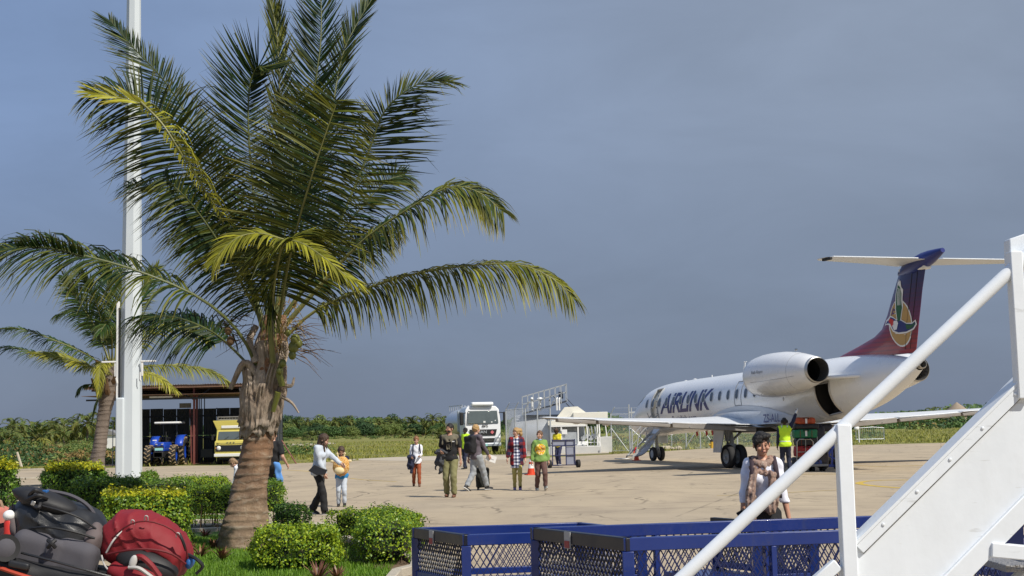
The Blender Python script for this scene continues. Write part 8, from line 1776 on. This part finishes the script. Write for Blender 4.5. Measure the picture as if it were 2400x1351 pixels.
# 2 man in black
x, y = gnd(1057, 1166); p = Person('bearded man in black t-shirt and khaki trousers with a sweater over his shoulders', x, y, 1.92, yaw=-.12, wide=1.16, hl=(-.105, -.09, .62), hr=(.150, -.02, .47), fl=(-.06, .04, 0, -.1), fr=(.055, -.06, 0), head=(-.55, 0, 0), sk='tan')
p.body(); p.top('t_shirt', k_black, .42, -.035, .018, loose=.012, seed=2); p.bottom('trousers', k_khaki, .016, .012, loose=.004); p.shoes(k_boot, big=1.08); p.hair(m_hdk, 'crop', 1.0)
H_ = p.H; p.net('beard', lambda P: np.maximum(s_ell((P-p.hc) @ p.RH, V3(0, -.020, -.034)*H_, V3(.034, .034, .022)*H_), -s_ell((P-p.hc) @ p.RH, V3(0, -.050, -.012)*H_, V3(.030, .040, .020)*H_)), [p.hc-.08*H_, p.hc+.08*H_], 0, m_hdk, h=.008)
def sweater(P):
    Q = (P-p.hip) @ p.RT; d = np.maximum(p.torso(P, .032), -(Q[:, 2]/H_-.262)*H_); d = np.maximum(d, -s_ell(Q, V3(0, -.02, .34)*H_, V3(.04, .06, .04)*H_))
    for sg in (-1, 1): d = smin(d, s_cone(Q, V3(sg*.05, -.055, .275)*H_, V3(sg*.012, -.082, .215)*H_, .022*H_, .016*H_), .01); d = smin(d, s_cone(Q, V3(sg*.012, -.082, .215)*H_, V3(sg*.022, -.082, .14)*H_, .016*H_, .018*H_), .01); d = smin(d, s_cone(Q, V3(sg*.085, -.02, .285)*H_, V3(sg*.10, -.045, .20)*H_, .022*H_, .014*H_), .01)
    return d+wob(P, 34, .004)
p.net('shoulder_sweater', sweater, [p.hip, p.neck]+p.sh, .14, k_olive)
mb = MB(); c = p.tp((.055, -.078, .235)); mb.box(c, (.075, .012, .022)); mb.build('name_badge', m_wpaint, p.t)
H2 = p.H; p.net('belt', lambda P: np.maximum(np.maximum(p.torso(P, .024), ((P-p.hip) @ p.RT)[:, 2]-.062*H2), -(((P-p.hip) @ p.RT)[:, 2]-.040*H2)), [p.hip-.15, p.hip+.2], .05, k_boot)
draped('folded_coat', 'dark grey coat draped over the forearm of the bearded man', p, 0, cloth('coat_grey', (.045, .048, .055)), cat='coat', L_=.58, w_=.34, d_=.15, sway=-.08, lump=.03)
# 3 hi-vis man behind
x, y = gnd(1092, 1100); p = Person('man in hi-vis vest and dark beanie, half hidden between the two walking men', x, y, 1.78, yaw=-.7, sk='dark', fl=(-.07, .08, 0), fr=(.06, -.12, 0))
p.body(); p.top('jacket', k_navy, 1.0, -.04, .018); p.top('vest', k_hivis, 0, -.03, .030, seed=4); p.bottom('trousers', k_navy, .014, .006); p.shoes(k_shoeb, big=1.1); p.hair(k_black, 'short', 1.06)
# 4 blond man with backpack and wheeled case
x, y = gnd(1118, 1151); p = Person('blond young man in mauve shirt and grey joggers, seen from behind, pulling a case', x, y, 1.88, yaw=2.35, hl=(-.12, -.17, .50), hr=(.13, .05, .47), fl=(-.05, -.17, 0, .0), fr=(.05, .17, .03, .55), head=(-.15, .05, 0), sk='light', polel=(0, .8, -.4))
p.body(); p.top('shirt', k_grey, 1.0, -.05, .018, loose=.015, seed=5); p.bottom('joggers', k_lgrey, .020, .006, .95, loose=.006); p.shoes(k_shoeb, k_solew, 1.12); p.hair(m_hbl, 'short', 1.05)
p.backpack('black backpack with hanging straps worn by the blond man', k_black, (.36, .22, .50), z=.18)
pp_ = thing('document', 'white printed sheet held by the blond man', 'paper', W_(p.t, p.hand[0]+V3(0, -.10, -.10)), .2); mb = MB(); mb.box((0, 0, 0), (.30, .006, .19), Matrix.Rotation(.35, 3, 'Y')); sh_ = mb.build('sheet', m_wpaint, pp_); mb = MB(); [mb.box((x_, -.005, z_), (.10, .002, .012), Matrix.Rotation(.35, 3, 'Y')) for x_, z_ in ((-.05, .04), (-.03, .0), (.03, -.03))]; mb.build('print_lines', M('print_grey', (.3, .28, .3), .8), pp_, kind='stuff')
g = G(1131, 1150); wc = thing('cabin_suitcase', 'black upright wheeled cabin suitcase behind the blond man', 'suitcase', (g.x, g.y+.25, 0), .15)
sdf_obj('shell', lambda P: s_box(P, (0, 0, .36), (.38, .25, .58), .05)+wob(P, 16, .006), (-.22, -.16, .02), (.22, .16, .7), .016, cloth('case_black', (.016, .017, .014)), wc)
for s in (-1, 1): mb = MB(); mb.lathe([(-.02, .04), (.02, .04)], (s*.15, -.08, .04), (1, 0, 0), 12, cap=True); mb.build('castor', m_tyre, wc); mb = MB(); mb.box((s*.12, 0, .07), (.03, .2, .05)); mb.build('foot', m_dark, wc)
mb = MB(); mb.tube([(-.1, .1, .62), (-.1, .12, .92), (.1, .12, .92), (.1, .1, .62)], .01, 6); mb.build('pull_handle', m_metal, wc)
# 5 woman in gingham dress
x, y = gnd(1213, 1149); p = Person('smiling woman in checked dress and dark red plaid cardigan with ponytail', x, y, 1.76, yaw=0, fem=1, hl=(-.155, -.04, .50), hr=(.135, -.03, .50), fl=(-.045, .03, 0), fr=(.045, -.10, 0), head=(-.7, 0, 0), sk='light')
p.body(); p.bottom('leggings', k_mustard, .006); p.top('dress', k_gingham, 0, -.235, .020, flare=.06, loose=.02, seed=6); p.top('cardigan', k_plaid, .95, -.12, .036, openf=.045, loose=.01, flare=.05, seed=7); p.shoes(k_shoep, k_solew, 1.05); p.hair(m_hbl, 'pony', 1.1)
Hh = p.H; p.net('neck_scarf', lambda P: s_ell((P-p.neck) @ p.RT, V3(0, -.014, -.012)*Hh, V3(.052, .045, .024)*Hh)+wob(P, 50, .006), [p.neck-.12, p.neck+.12], 0, M('scarf_mustard', (.38, .20, .04), .85, var=.9, vscale=22), h=.012)
for i in (0, 1): c = p.ank[i]; mb = MB(); mb.tube([c+V3(0, 0, .0), c+V3(0, 0, .10)], .044, 10); mb.build('sock', k_black, p.t)
# 6 girl in green
x, y = gnd(1268, 1151); p = Person('girl in green sweatshirt with yellow print and brown trousers, backpack on one shoulder', x, y, 1.66, yaw=.18, fem=.5, kid=.25, hl=(-.150, -.01, .50), hr=(.15, .02, .47), fl=(-.055, .08, 0, -.1), fr=(.06, -.10, .02, -.35), head=(-.5, 0, 0), sk='light')
def g_green(t, b, co, L):
    s_ = N(t, 'ShaderNodeSeparateXYZ'); L(co, s_.inputs[0]); v = N(t, 'ShaderNodeCombineXYZ'); L(s_.outputs[0], v.inputs[0]); L(s_.outputs[2], v.inputs[1]); d = N(t, 'ShaderNodeVectorMath', operation='DISTANCE'); L(v.outputs[0], d.inputs[0]); d.inputs[1].default_value = (-.01, 1.16, 0)
    n1 = noise(t, co, 22, 3, .6); pic = mixc(t, rng_(t, n1, .42, .5), (.55, .12, .02), (.72, .50, .02)); pic = mixc(t, rng_(t, noise(t, co, 30, 2), .55, .6), pic, (.72, .66, .50)); m_ = rng_(t, d.outputs['Value'], .148, .158, 1, 0)
    fy = rng_(t, s_.outputs[1], -.03, -.05, 0, 1); L(mixc(t, mul(t, m_, fy), mixc(t, noise(t, co, 8, 3), (.17, .29, .075), (.22, .35, .10)), pic), b.inputs['Base Color'])
k_green = tex_mat('green_sweatshirt', g_green, .9)
p.body(); p.bottom('trousers', k_brown, .016, .004, .93, loose=.006); p.top('sweatshirt', k_green, 1.0, -.035, .030, loose=.03, seed=8); p.shoes(k_shoeg, k_solew, 1.08); p.hair(m_hmid, 'tied', 1.02)
Hh = p.H; p.net('neck_mask', lambda P: s_ell((P-p.neck) @ p.RT, V3(0, -.03, .015)*Hh, V3(.030, .026, .014)*Hh), [p.neck-.1, p.neck+.1], 0, cloth('pale_blue', (.25, .42, .62)), h=.01)
p.backpack('black backpack peeking out behind the girl in green', k_black, (.26, .15, .38), x=-.05)
# 7 woman in yellow at the stand
x, y = gnd(1311, 1093); p = Person('woman in yellow jacket and navy jeans leaning over the wheeled stand', x, y+.3, 1.70, yaw=-.5, fem=1, lean=.28, hl=(-.08, -.22, .60), hr=(.05, -.24, .60), fl=(-.05, .02, 0), fr=(.05, -.03, 0), head=(0, .5, 0), sk='dark')
p.body(); p.bottom('jeans', k_denim, .012); p.top('jacket', k_yel, 1.0, -.03, .024, seed=9); p.shoes(k_white, None, 1.05); p.hair(m_hbr, 'bob', 1.15)
# 8 woman with long hair
x, y = gnd(748, 1206); p = Person('woman with long brown hair in pale sweater and black flared trousers bending to a child', x, y, 1.76, yaw=1.15, fem=1, lean=.10, hl=(-.06, -.13, .46), hr=(.09, -.28, .61), fl=(-.05, -.11, 0, 0), fr=(.05, .13, .02, .3), head=(.25, .5, 0), sk='light', wide=.95)
p.body(); p.bottom('flared_trousers', k_black, .010, .032, 1.0); p.top('sweater', k_sweat, 1.0, -.05, .026, loose=.03, seed=10); p.shoes(k_shoeb, k_solew, 1.05); p.hair(m_hbr, 'long', 1.06)
cb_ = thing('clutch_bag', 'flat black leather bag held by the woman with long hair', 'bag', W_(p.t, p.hand[0]*.75+p.elb[0]*.25)+Vector((0, -.12, -.02)), .1); mb = MB(); mb.prism([(-.30, 0, .02), (-.17, 0, .15), (.12, 0, .03), (.06, 0, -.07), (-.12, 0, -.08)], (0, .05, 0)); mb.build('pouch', M('black_leather', (.02, .022, .028), .35, var=.3), cb_, bevel=.012)
# 9 child with giraffe toy
x, y = gnd(801, 1188); p = Person('dark haired child in a navy and red jacket hugging a spotted plush toy', x, y, 1.40, yaw=.1, kid=1, hl=(-.035, -.20, .56), hr=(.06, -.20, .60), fl=(-.055, .02, 0), fr=(.05, -.04, 0), head=(0, .45, 0), sk='tan')
p.body(); p.bottom('joggers', k_sweat, .014, .004); p.top('jacket', checks('jacket_navy_red', (.014, .018, .045), (.40, .03, .03), 2.6, (.014, .018, .045)), .62, -.02, .026, seed=11); p.shoes(k_shoeb, None, 1.1); p.hair(m_hbr, 'short', 1.05)
Hh = p.H; p.net('tied_jacket', lambda P: np.maximum(np.maximum(p.torso(P, .045), (P-p.hip)[:, 2]-.05*Hh), -((P-p.hip)[:, 2]+.055*Hh))+wob(P, 30, .01), [p.hip-.2, p.hip+.2], .05, k_blue)
def g_spots(t, b, co, L):
    v = N(t, 'ShaderNodeTexVoronoi', feature='DISTANCE_TO_EDGE'); v.inputs['Scale'].default_value = 26; L(co, v.inputs[0]); L(mixc(t, rng_(t, v.outputs['Distance'], .06, .12), (.70, .52, .24), (.50, .21, .03)), b.inputs['Base Color'])
ty = thing('plush_giraffe', 'round plush giraffe cushion with orange spots and cream muzzle in the child\'s arms', 'plush toy', W_(p.t, V3(.0, -.26, .72*p.H*.93)))
m_sp = tex_mat('giraffe_spots', g_spots, .95); m_crm = M('plush_cream', (.70, .58, .34), .95)
sdf_obj('toy_body', lambda P: smin(s_ell(P, (0, 0, .02), (.20, .13, .22)), s_ell(P, (.02, 0, .12), (.16, .11, .14)), .04)+wob(P, 40, .004), (-.25, -.17, -.25), (.25, .17, .3), .015, m_sp, ty)
sdf_obj('muzzle', lambda P: s_ell(P, (-.03, -.10, -.07), (.12, .07, .09)), (-.2, -.2, -.2), (.15, .05, .1), .013, m_crm, ty); sdf_obj('patch', lambda P: s_ell(P, (.07, -.115, .06), (.045, .03, .03)), (0, -.2, 0), (.15, -.05, .12), .009, m_crm, ty)
for s in (-1, 1): mb = MB(); mb.tube([(s*.06, 0, .22), (s*.09, 0, .32)], .018, 8); mb.sph((s*.09, 0, .33), .028, 8, 6); mb.build('horn', m_crm, ty); mb = MB(); mb.sph((s*.2, 0, .15), (.06, .02, .035), 8, 6); mb.build('ear', m_crm, ty)
# 10 person in black behind the trunk
q = at(640, 1000, 33.5); p = Person('person in black t-shirt and striped track trousers, mostly hidden behind the palm trunk', q.x, 33.5, 1.86, yaw=2.9, hl=(-.15, -.10, .55), hr=(.12, -.1, .5), fl=(-.06, 0, 0), fr=(.055, -.05, 0), sk='light')
p.body(); p.top('t_shirt', k_black, .42, -.04, .02, seed=12); p.bottom('track_trousers', k_black, .016, .01); p.shoes(k_shoeb); p.hair(m_hbr, 'short')
for i in (0, 1):
    sg = -1 if i == 0 else 1; mb = MB(); a = p.hipj[i]+V3(sg*.115, 0, 0); b = p.knee[i]+V3(sg*.083, 0, 0); c = p.ank[i]+V3(sg*.065, 0, 0); C = catmull([a, (a+b)/2, b, (b+c)/2, c], 12); vs = []
    for c_ in C: vs += [c_-V3(0, .03, 0), c_+V3(0, .03, 0)]
    mb.add(vs, [(2*k, 2*k+1, 2*k+3, 2*k+2) for k in range(11)]); o = mb.build('white_stripe', k_white, p.t, fix=False); m_ = o.modifiers.new('t', 'SOLIDIFY'); m_.thickness = .012
tw = thing('blue_towel', 'light blue cloth hanging beside the person in black behind the trunk', 'cloth', at(650, 1085, 33.2)); sdf_obj('hanging_cloth', lambda P: s_box(P, (.03, 0, -.26), (.16, .07, .56), .03, rotm('Y', -.12))+wob(P, 20, .012), (-.15, -.1, -.62), (.22, .1, .1), .016, cloth('sky_blue', (.10, .27, .62)), tw)
# 11 bending child
q = at(592, 1000, 34.5); p = Person('fair haired child in white bending forward, only the head showing left of the palm trunk', q.x, 34.5, 1.45, yaw=-1.75, kid=.6, lean=1.15, hl=(-.08, -.35, .35), hr=(.08, -.35, .35), fl=(-.05, 0, 0), fr=(.05, .03, 0), head=(0, .75, 0), sk='light')
p.body(); p.top('shirt', k_white, .95, -.03, .018, seed=13); p.bottom('trousers', k_lgrey, .014); p.shoes(k_shoeb); p.hair(M('hair_fair', (.24, .15, .08), .55, var=.4, vscale=30), 'tied', 1.05)
# 14 ground handler at the hold
x, y = gnd(1843, 1110); p = Person('ground handler in hi-vis vest seen from behind, raising a white gloved hand to the hold', x, y, 1.90, yaw=3.0, hl=(-.225, -.12, 1.085), hr=(.14, -.03, .47), fl=(-.07, .0, 0), fr=(.065, -.02, 0), head=(.1, -.1, 0), sk='dark', polel=(-.6, .3, -.2))
p.body(); p.top('jacket', k_navy, 1.0, -.05, .022, seed=14); v_ = p.top('hi_vis_vest', k_hivis, 0, -.045, .036, loose=.02, seed=15); p.bottom('trousers', k_navy, .016, .008); p.shoes(k_shoeb, None, 1.08); p.hair(m_hdk, 'crop', .96)
Hh = p.H; p.net('reflective_band', lambda P: np.maximum(p.torso(P, .060), np.abs(((P-p.hip) @ p.RT)[:, 2]-.05*Hh)-.022), [p.hip-.2, p.hip+.3], .05, k_refl)
for sg in (-1, 1): p.net('reflective_stripe', lambda P: np.maximum(np.maximum(p.torso(P, .050), np.abs(((P-p.hip) @ p.RT)[:, 0]-sg*.05*Hh)-.020), -(((P-p.hip) @ p.RT)[:, 2]-.07*Hh)), [p.hip, p.neck]+p.sh, .08, k_refl)
p.net('glove', lambda P: p.handsdf(P, 0, .15)-.007, [p.hand[0]-.16, p.hand[0]+.16], 0, m_wpaint, h=.010)
for sg in (-1, 1): mb = MB(); c = p.hc+p.RH @ (V3(sg*.050, .008, 0)*Hh); mb.sph(c, (.035, .05, .06), 10, 8); mb.build('ear_defender', k_shoeb, p.t)
# 12 woman with the scarf, nearest
YW = 13.7; q = at(1783, 1000, YW)
p = Person('woman with short dark hair in white top and snake print scarf, walking behind the carts', q.x, YW, 1.72, yaw=-.06, fem=1, wide=.94, hl=(-.128, .01, .475), hr=(.145, -.03, .455), fl=(-.05, .08, 0, -.1), fr=(.05, -.10, 0), head=(.10, .20, -.05), sk='tan', h=.0125)
m_lady = M('skin_warm', (.50, .26, .17), .48, var=.05, vscale=12); p.sk = m_lady
p.body(); p.bottom('trousers', k_black, .016, .006, waist=.10); wt_ = p.top('white_top', cloth('white_lilac', (.74, .75, .84), var=.04), .74, .070, .014, neck=.300, loose=.012, seed=16); p.shoes(k_shoeb); p.hair(m_hdk, 'fringe', .98)
Hh = p.H
def g_snake(t, b, co, L):
    v = N(t, 'ShaderNodeTexVoronoi'); v.inputs['Scale'].default_value = 38; L(co, v.inputs[0]); n1 = noise(t, co, 9, 5, .7, .6); c = mixc(t, rng_(t, n1, .38, .62), (.15, .085, .065), (.48, .38, .31)); c = mixc(t, rng_(t, v.outputs['Distance'], .25, .6), c, (.30, .20, .16)); c = mixc(t, rng_(t, noise(t, co, 26, 3), .56, .66), c, (.07, .04, .035)); L(c, b.inputs['Base Color']); bump(t, b, noise(t, co, 60, 3), .5, .01)
k_snake = tex_mat('snake_scarf', g_snake, .9)
def scarf(P):
    Q = (P-p.hip) @ p.RT; n_ = V3(0, .0, .315)*Hh
    q_ = Q-n_; r_ = np.sqrt((q_[:, 0]/1.12)**2+(q_[:, 1]+.012)**2); an = np.arctan2(q_[:, 1], q_[:, 0]); dip = .55*np.clip(-q_[:, 1]-.01, 0, .12)
    d = np.sqrt((r_-.078)**2+(q_[:, 2]-.012+dip+.008*np.sin(an*3))**2)-.034; d = np.minimum(d, np.sqrt((r_-.102)**2+(q_[:, 2]+.030+dip*1.5)**2)-.030)
    f1 = s_cone(Q, V3(-.052, -.070, .262)*Hh, V3(-.082, -.092, .14)*Hh, .038, .048); f1 = smin(f1, s_cone(Q, V3(-.082, -.092, .14)*Hh, V3(-.094, -.088, -.08)*Hh, .048, .060), .02)
    f2 = s_cone(Q, V3(.035, -.085, .235)*Hh, V3(.056, -.098, .13)*Hh, .036, .052); f2 = smin(f2, s_cone(Q, V3(.056, -.098, .13)*Hh, V3(.024, -.098, .045)*Hh, .052, .062), .02)
    kn = s_ell(Q, V3(.040, -.094, .230)*Hh, (.042, .034, .040))
    fl = np.minimum(np.minimum(f1, f2), kn); fl = np.maximum(fl, -(Q[:, 2]/Hh+.085)*Hh)
    return smin(d, fl, .012)+.0065*np.sin(Q[:, 0]*125+3*np.sin(Q[:, 2]*11))*np.clip(1-(Q[:, 2]-.26*Hh)*8, 0, 1)+wob(P, 60, .003)
p.net('scarf', scarf, [p.hip-V3(.0, 0, .2), p.neck]+p.sh, .24, k_snake, h=.0085)
p.straps(cloth('strap_plum', (.035, .02, .028)))
p.backpack('dark plum rucksack on the back of the woman with the scarf', cloth('plum', (.03, .018, .025)), (.28, .16, .40))
ht = thing('sun_hat', 'grey lilac sun hat held low by the woman with the scarf', 'hat', W_(p.t, p.hand[1]+V3(.075, -.02, -.135)), .2); m_hat = cloth('hat_lilac', (.22, .21, .33))
mb = MB(); mb.lathe([(.0, .19), (.012, .185), (.02, .10), (.07, .09), (.10, .06), (.11, 0)], (0, 0, 0), (.45, .35, .6), 28); o = mb.build('brim_and_crown', m_hat, ht); m_ = o.modifiers.new('t', 'SOLIDIFY'); m_.thickness = .006; mb = MB(); mb.tube([tuple(Vector((.19*math.cos(t), .19*math.sin(t), 0))) for t in np.linspace(0, 2*PI, 30)], .006, 5); o = mb.build('brim_edge', k_black, ht); o.rotation_euler = Vector((.45, .35, .6)).to_track_quat('Z', 'Y').to_euler()
sk2 = thing('stick_handle', 'short black stick end poking out at hip height of the woman with the scarf', 'stick', W_(p.t, V3(-.20, -.02, .55*Hh))); mb = MB(); mb.tube([(.06, 0, .03), (-.02, 0, 0), (-.07, 0, -.03)], [.012, .014, .018], 8); mb.build('grip', k_black, sk2)

# ------------------------------------------------------------------ tidy: a thing with a single piece is that piece itself
bpy.context.view_layer.update()
kids = {}
for o in bpy.data.objects:
    if o.parent is not None: kids.setdefault(o.parent, []).append(o)
for t in [o for o in bpy.data.objects if o.type == 'EMPTY' and o.parent is None]:
    ch = kids.get(t, [])
    if len(ch) == 1 and ch[0].type == 'MESH':
        c = ch[0]; m = t.matrix_world @ c.matrix_basis; nm = t.name
        for k in ('label', 'category', 'group', 'kind'):
            if k in t: c[k] = t[k]
        c.parent = None; c.matrix_world = m; bpy.data.objects.remove(t); c.name = nm
